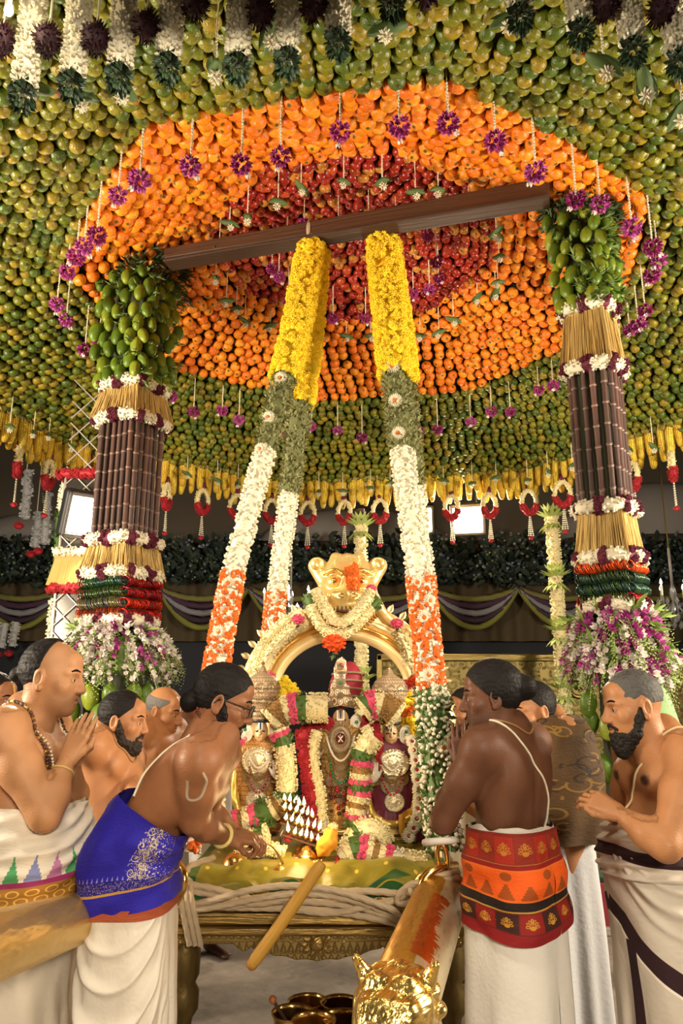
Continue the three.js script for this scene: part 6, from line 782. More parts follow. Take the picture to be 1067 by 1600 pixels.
function person(name, o) {
  const base = V(o.at.x, 0, o.at.z), t = thing('person', o.label, 'person', base); t.rotation.y = o.yaw; const inv = new THREE.Matrix4().makeRotationY(o.yaw).setPosition(base).invert(), L = (v) => v.clone().applyMatrix4(inv), S = (o.H ?? 1.68) / 1.68, ft = o.fat ?? 1, lean = o.lean ?? 0;
  // spine: height on an upright body -> place and tilt of the bent body
  const spine = (y) => { let a = 0, Y = Math.min(y, .82), Z = 0; for (let q = .82; q < y - 1e-6; q += .01) { a = lean * sstep(.86, 1.12, q); const st = Math.min(.01, y - q); Y += Math.cos(a) * st; Z += Math.sin(a) * st; } return [Y, Z, a]; };
  const B = (x, y, z) => { const [Y, Z, a] = spine(y); return V(x * S, (Y - Math.sin(a) * z) * S, (Z + Math.cos(a) * z) * S + (o.shift ?? 0) * sstep(.9, 1.0, y)); }, tilt = (y) => new THREE.Quaternion().setFromAxisAngle(V(1, 0, 0), spine(y)[2]);
  const f = new Field(), s = S, E = (x, y, z, rx, ry, rz, k = .05) => f.ell(B(x, y, z), V(rx * s, ry * s, rz * s), k, tilt(y));
  E(0, .93, -.01, .165 * ft, .13, .125 * ft, .04); E(0, 1.06, .0, .145 * ft, .13, .11 * ft, .06); E(0, 1.23, -.005, .160, .17, .112, .07); E(0, 1.03, .05 * ft, .125 * ft, .12, .085 * ft * (o.belly ?? 1), .06);
  f.cap(B(-.14, 1.355, -.01), B(.14, 1.355, -.01), .062 * s, .062 * s, .07);
  for (const e of [-1, 1]) { E(e * .078, 1.27, .085, .078, .058, .035 * (o.pec ?? 1), .04); E(e * .09, 1.27, -.085, .066, .085, .028, .04); E(e * .11, 1.17, -.02, .045, .11, .07, .05); f.cap(B(0, 1.43, -.03), B(e * .13, 1.375, -.02), .046 * s, .042 * s, .05); E(e * .07, .92, -.065 * ft, .08 * ft, .10, .05 * ft, .04); }
  f.cap(B(0, 1.0, -.125), B(0, 1.3, -.128), .010 * s, .008 * s, .03, { sub: 1 });
  const neck0 = B(0, 1.37, -.02), hc = o.head.at ? L(o.head.at) : B(0, 1.555, .03), hq = new THREE.Quaternion().setFromEuler(new THREE.Euler(o.head.pitch ?? 0, o.head.yaw ?? 0, o.head.roll ?? 0, 'YXZ')), hs = (o.head.s ?? 1) * Math.pow(S, .4);
  f.cap(neck0, hc.clone().add(V(0, -.09, -.02).applyQuaternion(hq)), .062 * s, .055 * s, .04);
  const hands = [], am = o.arm ?? 1;
  for (const side of [-1, 1]) {
    const a = o.arms?.[side < 0 ? 'R' : 'L']; if (!a) continue; const sh = B(side * .178, 1.352, -.005), el = L(a.elbow), wr = L(a.wrist);
    f.ell(sh, V(.064 * s * am, .066 * s * am, .062 * s * am), .05); const m1 = sh.clone().lerp(el, .45), m2 = el.clone().lerp(wr, .35);
    f.chain([sh, m1, el], [.052 * s * am, .053 * s * am, .040 * s * am], .03).chain([el, m2, wr], [.040 * s * am, .043 * s * am, .027 * s], .022);
    if (a.hand) hands.push(handField(wr, L(a.hand[0].clone().add(base)).sub(L(base.clone())), L(a.hand[1].clone().add(base)).sub(L(base.clone())), side * (a.thumb ?? 1), { s: .97 * s, ...a.pose }));
  }
  for (const e of [-1, 1]) { const k = V(e * .1 * s, .48 * s, .03 * s), an = V(e * .1 * s, .08 * s, -.02 * s); f.chain([V(e * .09 * s, .88 * s, 0), k, an], [.088 * s * ft, .056 * s, .038 * s], .03).cap(V(e * .1 * s, .035 * s, -.05 * s), V(e * .125 * s, .022 * s, .13 * s), .034 * s, .022 * s, .03); for (let j = 0; j < 5; j++) f.cap(V(e * (.095 + j * .016) * s, .018 * s, .125 * s), V(e * (.10 + j * .017) * s, .013 * s, (.165 - j * .008) * s), .011 * s, .009 * s, .006); }
  const base3 = o.skin, col = (x, y, z) => { const k = 1 + .07 * noise(x * 9, y * 9, z * 9) + .05 * noise(x * 45, y * 45, z * 45); let q = base3.map((c) => c * k); if (o.nipples) for (const e of [-1, 1]) { const n = B(e * .09, 1.262, .13), d = Math.hypot(x - n.x, y - n.y, z - n.z); const w = sstep(.026, .016, d); q = q.map((c, i) => lerp(c, [.055, .022, .016][i], w)); } return q; };
  const skinM = new THREE.MeshPhysicalMaterial({ color: 0xffffff, vertexColors: true, roughness: .46, bumpMap: skinBump, bumpScale: .0009, clearcoat: .12, clearcoatRoughness: .4, specularIntensity: .5 });
  const hf = headField(o.head), hg = meshOf(hf, o.head.cell ?? .0036, headColour(base3, o.head)); const HM = mtx(hc, hq, hs); hg.applyMatrix4(HM);
  const list = [meshOf(f, o.cell ?? .011, col), hg, ...hands.map((h) => meshOf(h, .003, col, .006))];
  const body = part(t, 'body', merge(list.map((g) => { g = g.clone(); if (g.attributes.uv) { const u = g.attributes.uv; for (let i = 0; i < u.count; i++) u.setXY(i, u.getX(i) * 4, u.getY(i) * 4); } return g; })), skinM);
  const Hh = (g) => g.applyMatrix4(HM);
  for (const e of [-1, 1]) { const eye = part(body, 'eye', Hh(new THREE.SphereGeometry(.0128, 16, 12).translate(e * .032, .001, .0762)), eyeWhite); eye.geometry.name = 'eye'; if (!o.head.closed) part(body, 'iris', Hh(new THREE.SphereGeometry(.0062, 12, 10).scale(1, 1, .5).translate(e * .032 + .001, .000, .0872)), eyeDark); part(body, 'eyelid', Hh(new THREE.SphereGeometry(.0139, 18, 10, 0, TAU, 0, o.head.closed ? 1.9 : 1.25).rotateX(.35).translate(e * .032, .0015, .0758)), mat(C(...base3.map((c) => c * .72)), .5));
    part(t, 'eyebrow', Hh(bend(tube([V(e * .012, .026, .0955), V(e * .032, .031, .0895), V(e * .054, .022, .069)], .0042, 14, 6), (p) => { p.z += .0012 * noise(p.x * 600, p.y * 600, 1); })), hairMat(o.head.brow ?? C(.012, .009, .008))); }
  const skull = (off) => (x, y, z) => { const d = (() => { const u = x / (.077 + off), v = (y - .037) / (.093 + off), w = (z + .013) / (.098 + off), k0 = Math.hypot(u, v, w), k1 = Math.hypot(u / (.077 + off), v / (.093 + off), w / (.098 + off)); return k1 > 1e-9 ? k0 * (k0 - 1) / k1 : -.07; })(); return d; };
  const hair = (fn, box, cell, m, nm = 'hair') => part(t, nm, Hh(meshField(fn, box, cell)), m);
  const hb = new THREE.Box3(V(-.12, -.14, -.22), V(.12, .17, .13)), kind = o.head.hair, hm = hairMat(o.head.hairColor ?? C(.010, .008, .008));
  if (kind) { const cut = o.head.cut ?? ((x, y, z) => y - z * .95 - .012 - .02 * sstep(.03, .08, Math.abs(x)) * (z > 0 ? 1 : 0)), sk = skull(o.head.vol ?? .007), extra = new Field(); (o.head.extra ?? []).forEach(([x, y, z, a, b, c]) => extra.ell(V(x, y, z), V(a, b, c), .015)); const n0 = extra.L.length, wav = o.head.wave ?? .0012;
    hair((x, y, z) => { let d = Math.max(sk(x, y, z) + wav * noise(x * 30, y * 90, z * 30) + wav * noise(x * 260, y * 120, z * 120), -cut(x, y, z)); if (n0) { const e = extra.d(x, y, z) + wav * noise(x * 60, y * 60, z * 60); const h = Math.max(.018 - Math.abs(d - e), 0) / .018; d = Math.min(d, e) - h * h * .0045; } return d; }, hb, .0036, hm); }
  if (o.head.beard) { const bl = o.head.beard, bf = new Field(); bf.ell(V(0, -.088, .036), V(.058, .046, .058), .02).ell(V(0, -.112 - bl * .02, .062), V(.036, .03 + bl * .02, .034), .03); for (const e of [-1, 1]) bf.chain([V(e * .068, .004, .006), V(e * .064, -.035, .014), V(e * .052, -.082, .028)], [.011, .016, .022], .02).cap(V(0, -.052, .096), V(e * .03, -.066, .082), .0075, .007, .008); const mb = new THREE.Box3(V(-.09, -.2, -.05), V(.09, .03, .13)); const bs = new Field(); bs.ell(V(0, -.069, .098), V(.019, .009, .014), .004).ell(V(0, -.03, .07), V(.05, .021, .05), .01);
    hair((x, y, z) => Math.max(bf.d(x, y, z) + .003 * noise(x * 110, y * 110, z * 110) + .002 * noise(x * 240, y * 240, z * 240), -bs.d(x, y, z)), mb, .0034, hairMat(o.head.beardColor ?? C(.010, .008, .008)), 'beard'); }
  if (o.head.tash) hair((x, y, z) => { const q = Math.abs(x), a = Math.hypot(q - clamp(q, 0, .03), (y + .052 + q * .25) * 1.2, z - .096 + q * .42) - .0075; return a + .002 * noise(x * 200, y * 200, z * 200); }, new THREE.Box3(V(-.05, -.09, .05), V(.05, -.02, .13)), .0025, hm, 'moustache');
  const torso = (x, y, z) => f.d(x, y, z);
  return { t, B, L, S, f, torso, body, HM, hf, hs, onHead: (p, lift = .002) => snap((x, y, z) => hf.d(x, y, z), p, lift).applyMatrix4(HM), strand: (nm, pts, r, m, n = 26, lift) => { const c = curve(pts.map((p) => snap(torso, p.clone(), lift ?? r * .6))); const q = Array.from({ length: n }, (_, i) => snap(torso, c.getPointAt(i / (n - 1)), lift ?? r * .6)); return part(t, nm, tube(q, r, n * 3, 7), m); } };
}
// wrapped cloth: rings [height on the upright body, centre x, z, half width x, z], follows the lean of p when bent; fold(a, v) in metres
function drape(p, nm, rings, fold, m, o = {}) {
  const nv = o.nv ?? 90, na = o.na ?? 200, g = new THREE.PlaneGeometry(1, 1, na, nv), pos = g.attributes.position, uv = g.attributes.uv, S = p.S;
  const at = (v) => { const y = lerp(rings[0][0], rings[rings.length - 1][0], v); let i = 0; while (i < rings.length - 2 && (y - rings[i + 1][0]) * Math.sign(rings[1][0] - rings[0][0]) > 0) i++; const k = clamp((y - rings[i][0]) / (rings[i + 1][0] - rings[i][0])), q = k * k * (3 - 2 * k) * .5 + k * .5; return rings[i].map((c, j) => j ? lerp(c, rings[i + 1][j], q) : y); };
  for (let j = 0; j <= nv; j++) for (let i = 0; i <= na; i++) { const k = j * (na + 1) + i, v = j / nv, u = i / na, a = u * TAU - Math.PI, [y0, cx, cz, rx, rz] = at(v), sq = o.square ?? .12, q = 1 + sq * Math.sin(2 * a) ** 2, d = fold(a, v, lerp(rings[0][0], rings[rings.length - 1][0], v)); const y = y0 + (o.rise ? o.rise(a, v) : 0); const w = o.bent ? p.B(cx + Math.sin(a) * (rx * q + d), y, cz + Math.cos(a) * (rz * q + d)) : V((cx + Math.sin(a) * (rx * q + d)) * S, y * S, (cz + Math.cos(a) * (rz * q + d)) * S); pos.setXYZ(k, w.x, w.y, w.z); uv.setXY(k, u, 1 - v); }
  g.computeVertexNormals(); const nn = g.attributes.normal; for (let j = 0; j <= nv; j++) { const a = j * (na + 1), b = a + na, x = nn.getX(a) + nn.getX(b), y = nn.getY(a) + nn.getY(b), z = nn.getZ(a) + nn.getZ(b), l = Math.hypot(x, y, z) || 1; nn.setXYZ(a, x / l, y / l, z / l); nn.setXYZ(b, x / l, y / l, z / l); }
  return part(o.parent ?? p.t, nm, g, m);
}
const cloth = (color, o = {}) => mat(color, .8, { side: THREE.DoubleSide, bumpMap: clothTex, bumpScale: .0025, ...o });
const dTo = (dx, dy, dz) => V(dx, dy, dz).normalize();
const SKIN = { fair: [.46, .225, .105], warm: [.42, .19, .082], brown: [.29, .12, .054], dark: [.135, .055, .029] };
const rudra = (p, nm, pts, r, n, m1, m2) => { const c = curve(pts.map((q) => snap(p.torso, q.clone(), r * .9))), list = [[], []]; for (let i = 0; i < n; i++) list[i % 4 === 3 ? 1 : 0].push(new THREE.IcosahedronGeometry(r, 1).scale(1, 1, 1).translate(...snap(p.torso, c.getPointAt((i + .5) / n), r * .8).toArray())); const o = part(p.t, nm, merge(list[0]), m1); if (list[1].length) part(o, 'gold_beads', merge(list[1]), m2); return o; };

// -- praying man at the left, facing right
{
  const p = person('a', { label: 'heavy bare chested man at the left with folded hands, half shaved head and hair knot', at: P(52, 1075, 2.72).setY(0), yaw: 1.50, H: 1.69, fat: 1.24, belly: 1.25, arm: 1.22, skin: SKIN.fair, nipples: true,
    head: { s: 1.04, at: P(82, 1060, 2.70), yaw: .05, pitch: .06, hair: 1, cut: (x, y, z) => Math.min(-.024 - z + y * .25, y + .02 - z * .3), extra: [[0, .005, -.122, .030, .028, .026]], stubble: .5, shaved: .25, wide: 1.08, neck: 1.12 },
    arms: { R: { elbow: P(70, 1274, 2.50), wrist: P(104, 1190, 2.60), hand: [dTo(.30, .92, -.2), dTo(.1, -.1, -1)], thumb: 1, pose: { curl0: .10, spread: .015, thumb: [.8, .4, .1] } }, L: { elbow: P(116, 1265, 2.95), wrist: P(111, 1192, 2.675), hand: [dTo(.30, .92, .12), dTo(.1, -.1, 1)], thumb: 1, pose: { curl0: .10, spread: .015, thumb: [.8, .4, .1] } } } });
  const tx = canvasTex(1024, 1024, (c, w, h) => { c.fillStyle = '#d9cfc0'; c.fillRect(0, 0, w, h); const r = rng(31); c.globalAlpha = .06; for (let i = 0; i < 900; i++) { c.fillStyle = r() > .5 ? '#8a7a66' : '#fff'; c.fillRect(r() * w, r() * h, 60 * r(), 1 + r()); } c.globalAlpha = 1; });
  drape(p, 'dhoti', [[1.12, 0, .02, .19, .17], [1.0, 0, .025, .205, .19], [.85, 0, .01, .21, .195], [.5, 0, 0, .215, .2], [.03, 0, .01, .22, .215]], (a, v) => .008 * Math.sin(a * 9 + v * 5) * v + .012 * sstep(.3, 1, v) * Math.sin(a * 14 + 2 * Math.sin(v * 6)) + .006 * noise(a * 5, v * 9), cloth(C(1, 1, 1), { map: tx }));
  const bt = canvasTex(1024, 512, (c, w, h) => { c.fillStyle = '#e0d7c8'; c.fillRect(0, 0, w, h); const y0 = h * .60; ['#3f8f5a', '#6f78ac', '#b56f9c', '#3f8f5a', '#c07aa0', '#6f78ac'].forEach(() => 0); for (let i = 0; i < 22; i++) { c.fillStyle = ['#4d9a63', '#7d84b4', '#b878a2'][i % 3]; const x = i * 47 + 10; for (let k = 0; k < 5; k++) c.fillRect(x + k * 3.5, y0 - k * 18 - 18, 36 - k * 7, 19); c.fillRect(x + 16, y0 - 116, 4, 30); } c.fillStyle = '#8a1f55'; c.fillRect(0, y0, w, 22); c.fillStyle = '#9c6a22'; c.fillRect(0, y0 + 22, w, 118); c.strokeStyle = '#d9ab4c'; c.lineWidth = 4; for (let i = 0; i < 26; i++) for (let k = 0; k < 3; k++) { c.beginPath(); c.arc(i * 40 + (k % 2) * 20, y0 + 46 + k * 34, 13, 0, TAU); c.stroke(); } c.fillStyle = '#7d1a4d'; c.fillRect(0, y0 + 140, w, 30); c.fillStyle = '#dcd2c2'; c.fillRect(0, y0 + 170, w, h); });
  drape(p, 'waist_wrap', [[1.115, 0, .022, .195, .178], [1.0, 0, .03, .214, .2], [.86, 0, .015, .222, .208], [.77, 0, .01, .222, .208]], (a, v) => .009 * Math.pow(Math.abs(Math.sin(v * 20 + a * 2.6 + .6 * Math.sin(a * 3))), 2.5) * sstep(1, .5, v) + .006 * noise(a * 4, v * 14) + .01 * Math.sin(a * 3 + v * 4) * v, cloth(C(1, 1, 1), { map: bt }), { rise: (a, v) => .025 * Math.sin(a + 1.2) * v });
  const bead = mat(C(.085, .03, .018), .5); for (const [k, y, w] of [[0, 1.18, .115], [1, 1.12, .13]]) rudra(p, 'bead_necklace', [p.B(-.05, 1.44, -.05), p.B(-.11, 1.36, .06), p.B(-w * .8, 1.26, .12), p.B(-.03, y, .15), p.B(w * .5, 1.26, .12), p.B(.11, 1.36, .06), p.B(.05, 1.44, -.05)], .0062, 70, bead, M.gold);
  rudra(p, 'white_bead_string', [p.B(-.05, 1.43, -.06), p.B(-.10, 1.37, .05), p.B(-.07, 1.26, .13), p.B(.0, 1.21, .14), p.B(.08, 1.28, .12), p.B(.09, 1.38, .04), p.B(.05, 1.43, -.06)], .0045, 60, M.thread, M.thread);
  p.strand('sacred_thread', [p.B(.12, 1.40, .0), p.B(.06, 1.25, .14), p.B(-.05, 1.10, .17), p.B(-.10, .99, .17)], .0035, M.thread);
  const wr = p.L(P(104, 1190, 2.60)), el = p.L(P(70, 1274, 2.50)), d = wr.clone().sub(el).normalize(); part(p.t, 'thread_bracelet', new THREE.TorusGeometry(.036, .0035, 8, 28).rotateX(Math.PI / 2).applyMatrix4(mtx(wr.clone().addScaledVector(d, -.035), quatTo(d))), mat(C(.6, .42, .15), .6));
  const pm = mat(C(.62, .52, .38), .8, { transparent: true, opacity: .45 }); const sh = p.B(-.178, 1.352, -.005); for (const q of [0, 1]) p.strand('sandal_paste_mark', [sh.clone().add(V(-.05, -.04 - q * .02, -.02 + q * .03)), sh.clone().add(V(-.06, -.09, -.01 + q * .02)), sh.clone().add(V(-.06, -.14, .0 + q * .01))], .006, pm, 12, 0);
}
// -- bending priest with the blue waist cloth, facing right
{
  const at = P(207, 1300, 2.70).setY(0), p = person('b', { label: 'priest in a blue embroidered waist cloth bending over the seat with glasses and beard', at, yaw: 1.52, H: 1.70, fat: .82, lean: .80, skin: SKIN.brown, arm: 1.05,
    head: { at: P(349, 1098, 2.72), yaw: .12, pitch: .30, hair: 1, extra: [[0, -.03, -.115, .042, .04, .034]], vol: .010, beard: 1.25, wide: 1.02, cut: (x, y, z) => y - z * .95 - .000 },
    arms: { R: { elbow: P(303, 1283, 2.60), wrist: P(352, 1308, 2.78), hand: [dTo(.85, -.12, -.45), dTo(-.2, -.9, -.3)], pose: { curl: [1.25, 1.3, 1.35, 1.4], thumb: [.75, .25, .6] } }, L: { elbow: P(322, 1268, 2.98), wrist: P(366, 1300, 3.02), hand: [dTo(.95, -.2, .1), dTo(0, -1, .1)], pose: { curl0: 1.1, thumb: [.75, .25, .6] } } } });
  const F = (a, v, y) => { let d = .004 * noise(a * 4, v * 12); const th = a + Math.PI / 2 + .1; for (const [y0, k, w, h] of [[.60, .13, .016, .014], [.47, .16, .02, .02], [.36, .20, .018, .018], [.27, .17, .02, .02], [.20, .22, .016, .016], [.70, .10, .012, .008]]) { const yf = y0 + k * th * th; d += 1.7 * h * Math.exp(-(((y - yf) / w) ** 2)) * Math.exp(-((th / 1.0) ** 4)); } d += .012 * sstep(.15, .7, v) * Math.sin(a * 15) * Math.exp(-((a / .7) ** 2)) + .008 * Math.sin(a * 11) * Math.exp(-(((Math.abs(a) - 2.7) / .6) ** 2)) * sstep(.2, .6, v); return d; };
  const dt = canvasTex(512, 1024, (c, w, h) => { c.fillStyle = '#e4dccf'; c.fillRect(0, 0, w, h); c.fillStyle = '#241a38'; c.fillRect(w * .05, h * .38, 9, h); c.fillStyle = '#8a6a2c'; c.fillRect(w * .05 + 9, h * .38, 4, h); c.fillStyle = '#241a38'; c.fillRect(w * .47, h * .55, 8, h); });
  drape(p, 'dhoti', [[.97, 0, .01, .160, .128], [.86, 0, .012, .165, .13], [.6, 0, .02, .168, .138], [.3, 0, .02, .16, .142], [.06, 0, .03, .165, .155]], F, cloth(C(1, 1, 1), { map: dt }), { nv: 150 });
  const bt = canvasTex(2048, 512, (c, w, h) => { c.fillStyle = '#1c0f9c'; c.fillRect(0, 0, w, h); const r = rng(8), band = h * .66; c.fillStyle = '#150a72'; c.fillRect(0, band, w, 54); c.fillStyle = '#b98a3c'; c.fillRect(0, band + 54, w, 12); for (let i = 0; i < 1500; i++) { c.fillStyle = ['#8f86c9', '#b49a66', '#5a4ec0'][i % 3]; c.fillRect(r() * w, band + 4 + r() * 46, 4, 4); } for (let i = 0; i < 60; i++) { c.fillStyle = '#8f86c9'; c.beginPath(); c.moveTo(i * 36, band); c.lineTo(i * 36 + 7, band - 22); c.lineTo(i * 36 + 14, band); c.fill(); }
    const x0 = w * .335; for (let i = 0; i < 1500; i++) { const x = x0 + (r() * r()) * 210 * (r() > .5 ? 1 : -.5), y = r() * band; c.fillStyle = ['#b5a37c', '#8f7e58', '#d8cba8', '#3a2f7a'][i % 4]; c.fillRect(x, y, 3 + r() * 5, 3 + r() * 4); } c.strokeStyle = '#c7b68c'; c.lineWidth = 5; for (let k = 0; k < 7; k++) { c.beginPath(); for (let i = 0; i < 40; i++) { const a = i / 40 * 8, q = 30 * (1 - i / 46), x = x0 - 60 + (k % 2) * 60 + Math.cos(a) * q, y = 30 + k * 45 + Math.sin(a) * q; i ? c.lineTo(x, y) : c.moveTo(x, y); } c.stroke(); } });
  drape(p, 'waist_cloth', [[1.11, 0, 0, .158, .128], [1.02, 0, .0, .170, .142], [.92, 0, .0, .178, .152], [.80, 0, .0, .182, .158]], (a, v) => .005 * noise(a * 4, v * 8) + .006 * Math.sin(v * 14 + a * 2), cloth(C(1, 1, 1), { map: bt, sheen: .3, sheenColor: C(.2, .15, .6) }), { bent: true, rise: (a) => .03 * Math.cos(a) });
  drape(p, 'orange_underwrap', [[.82, 0, .0, .176, .150], [.79, 0, .0, .178, .153]], () => 0, cloth(C(.45, .09, .03)), { nv: 6 });
  p.strand('sacred_thread', [p.B(.1, 1.42, -.04), p.B(-.02, 1.36, -.12), p.B(-.08, 1.25, -.14), p.B(-.14, 1.12, -.08)], .004, M.thread, 30);
  part(p.t, 'hanging_thread', tube([p.L(P(296, 1258, 2.72)), p.L(P(302, 1262, 2.70)), p.L(P(309, 1256, 2.70)), p.L(P(312, 1235, 2.72)), p.L(P(314, 1190, 2.73)), p.L(P(308, 1130, 2.72))], .0035, 40, 7), M.thread);
  const nk = []; for (let i = 0; i < 44; i++) nk.push(i); const c = curve([p.L(P(308, 1105, 2.66)), p.L(P(318, 1140, 2.68)), p.L(P(322, 1190, 2.72)), p.L(P(312, 1250, 2.74)), p.L(P(304, 1262, 2.74))]); const nb = part(p.t, 'bead_necklace', merge(nk.map((i) => new THREE.IcosahedronGeometry(.0055, 1).translate(...c.getPointAt((i + .5) / 44).toArray()))), mat(C(.12, .04, .02), .5)); part(nb, 'gold_pendant', merge([0, 1, 2].map((k) => new THREE.IcosahedronGeometry(.012, 2).scale(1, 1, .5).translate(...c.getPointAt(.62 + k * .06).toArray()))), M.gold);
  // glasses
  const G = (g) => g.applyMatrix4(p.HM), rim = (e) => { const s = []; for (let i = 0; i <= 24; i++) { const a = i / 24 * TAU; s.push(V(e * .034 + Math.sign(Math.cos(a)) * Math.pow(Math.abs(Math.cos(a)), .6) * .025, .0 + Math.sign(Math.sin(a)) * Math.pow(Math.abs(Math.sin(a)), .6) * .018, .112 - Math.abs(Math.cos(a)) * .002 - (e * Math.cos(a) > 0 ? .008 : 0))); } return new THREE.TubeGeometry(new THREE.CatmullRomCurve3(s.slice(0, 24), true), 60, .0022, 6, true); }; const fr = mat(C(.012, .012, .014), .35);
  const gl = part(p.t, 'glasses_frame', G(merge([rim(-1), rim(1), tube([V(-.009, .004, .114), V(0, .007, .116), V(.009, .004, .114)], .002, 8, 6)])), fr); for (const e of [-1, 1]) { part(gl, 'temple_arm', G(tube([V(e * .060, .006, .102), V(e * .078, .010, .05), V(e * .085, .012, -.005), V(e * .085, -.008, -.025)], .0024, 24, 6)), fr); part(gl, 'lens', G(new THREE.CircleGeometry(.02, 24).scale(1.2, .85, 1).translate(e * .034, 0, .110)), new THREE.MeshPhysicalMaterial({ color: 0xffffff, roughness: .02, transmission: 1, thickness: 0, ior: 1.5, side: THREE.DoubleSide })); }
  const wr = p.L(P(352, 1308, 2.78)), el = p.L(P(303, 1283, 2.60)), d = wr.clone().sub(el).normalize(); part(p.t, 'flower_bracelet', new THREE.TorusGeometry(.036, .007, 8, 28).rotateX(Math.PI / 2).applyMatrix4(mtx(wr.clone().addScaledVector(d, -.02), quatTo(d))), bumped(C(.72, .56, .2), .5, .003)); part(p.t, 'finger_ring', new THREE.TorusGeometry(.0095, .0025, 6, 18).applyMatrix4(mtx(wr.clone().addScaledVector(d, .11), quatTo(d, V(0, 0, 1)))), M.gold);
  const sh = p.B(-.178, 1.352, -.005); const pm = mat(C(.62, .52, .38), .8, { transparent: true, opacity: .6 }); const m1 = sh.clone().lerp(el, .12), m2 = sh.clone().lerp(el, .55); p.strand('sandal_paste_mark', [m1.clone().add(V(-.07, 0, .03)), m1.clone().lerp(m2, .5).add(V(-.07, 0, .05)), m2.clone().add(V(-.07, 0, .03)), m2.clone().add(V(-.07, .0, -.01)), m1.clone().add(V(-.07, -.03, -.02))], .005, pm, 40, .0005);
}
// -- man with the orange waist cloth, seen from behind
{
  const at = P(798, 1300, 2.78).setY(0), p = person('c', { label: 'dark skinned man seen from behind with folded hands and an orange patterned waist cloth', at, yaw: -2.35, H: 1.62, fat: .84, skin: SKIN.dark, arm: 1.12, shift: .0,
    head: { at: P(768, 1090, 2.74), yaw: .62, pitch: .05, hair: 1, extra: [[.0, .03, -.125, .05, .046, .04]], vol: .012, stubble: .7, cut: (x, y, z) => y - z * .95 + .002 },
    arms: { L: { elbow: P(692, 1283, 2.72), wrist: P(722, 1196, 2.92), hand: [dTo(.02, .97, -.2), dTo(.25, 0, -.95)], pose: { curl0: .12, spread: .015, thumb: [.8, .4, .1] } }, R: { elbow: P(800, 1290, 3.12), wrist: P(735, 1198, 2.99), hand: [dTo(.0, .97, -.05), dTo(-.25, 0, .95)], pose: { curl0: .12, spread: .015, thumb: [.8, .4, .1] } } } });
  drape(p, 'dhoti', [[.96, 0, 0, .155, .14], [.75, 0, 0, .172, .155], [.4, 0, 0, .178, .16], [.05, 0, .0, .185, .168]], (a, v) => .006 * Math.sin(a * 7 + v * 3) * v + .003 * noise(a * 4, v * 8) + .01 * Math.sin(a * 16) * Math.exp(-((a / .6) ** 2)) * v, cloth(C(.78, .75, .70)));
  const bt = canvasTex(2048, 1024, (c, w, h) => { const grad = (y0, y1, col) => { c.fillStyle = col; c.fillRect(0, y0 * h, w, (y1 - y0) * h); }; grad(0, .30, '#7e1d10'); grad(.30, .335, '#8f1010'); grad(.335, .62, '#ee5f10'); grad(.62, .70, '#1c0d0c'); grad(.70, .715, '#b88a34'); grad(.715, .90, '#661510'); grad(.90, 1, '#8a0f16'); const r = rng(17); c.globalAlpha = .18; for (let i = 0; i < 2500; i++) { c.fillStyle = r() > .5 ? '#ff8a2a' : '#5a1408'; c.fillRect(r() * w, r() * h, 3 + r() * 30, 2); } c.globalAlpha = 1;
    const motif = (x, y, s, col) => { c.fillStyle = col; c.strokeStyle = col; c.lineWidth = 3.5; for (let k = 0; k < 7; k++) { const a = Math.PI + k / 6 * Math.PI; c.beginPath(); c.ellipse(x + Math.cos(a) * s * .5, y + Math.sin(a) * s * .45, s * .2, s * .09, a, 0, TAU); c.stroke(); } c.beginPath(); c.ellipse(x, y + s * .1, s * .34, s * .2, 0, 0, TAU); c.fill(); c.beginPath(); c.arc(x, y - s * .55, s * .14, 0, TAU); c.stroke(); c.fillRect(x - 2, y - s * .5, 4, s * .5); };
    const motif2 = (x, y, s, col) => { c.save(); c.translate(x, y); c.scale(1.2, 2.1); motif(0, 0, s, col); c.restore(); }; c.save(); for (let i = 0; i < 14; i++) { const x = i * 146 + 73; c.fillStyle = i % 2 ? '#a3240f' : '#8a2412'; c.fillRect(x - 70, h * .035, 140, h * .245); motif2(x, h * .175, 58, '#b97a26'); c.fillStyle = i % 2 ? '#3a1510' : '#8c1512'; c.fillRect(x - 70, h * .725, 140, h * .165); motif2(x, h * .825, 46, '#c08a2c'); c.fillStyle = 'rgba(120,60,10,.65)'; c.beginPath(); for (let k = 0; k < 5; k++) c.rect(x - 54 + k * 10, h * .60 - k * 26 - 26, 108 - k * 20, 26); c.fill(); if (i % 2) { c.fillStyle = 'rgba(110,60,20,.6)'; c.beginPath(); c.ellipse(x, h * .40, 40, 44, 0, 0, TAU); c.fill(); } } c.restore(); c.strokeStyle = '#c08a2c'; c.lineWidth = 5; for (const y of [.29, .345, .615]) { c.beginPath(); c.moveTo(0, y * h); c.lineTo(w, y * h); c.stroke(); } });
  drape(p, 'waist_cloth', [[1.075, 0, 0, .158, .138], [.95, 0, -.005, .172, .155], [.75, 0, -.005, .19, .172]], (a, v) => .004 * noise(a * 4, v * 8) + .006 * Math.sin(v * 16 + a * 2 + Math.sin(a * 3)) * sstep(0, .3, v), cloth(C(1, 1, 1), { map: bt }), { rise: (a, v) => .015 * Math.sin(a * 2) * v });
  drape(p, 'white_tuck', [[1.085, 0, 0, .150, .130], [1.06, 0, 0, .1565, .1365]], () => 0, cloth(C(.75, .7, .62)), { nv: 6, rise: (a) => .012 * noise(a * 3, 1) });
  p.strand('sacred_thread', [p.B(.09, 1.41, -.0), p.B(.08, 1.40, -.09), p.B(.0, 1.30, -.13), p.B(-.08, 1.18, -.13), p.B(-.13, 1.06, -.10)], .004, M.thread, 34);
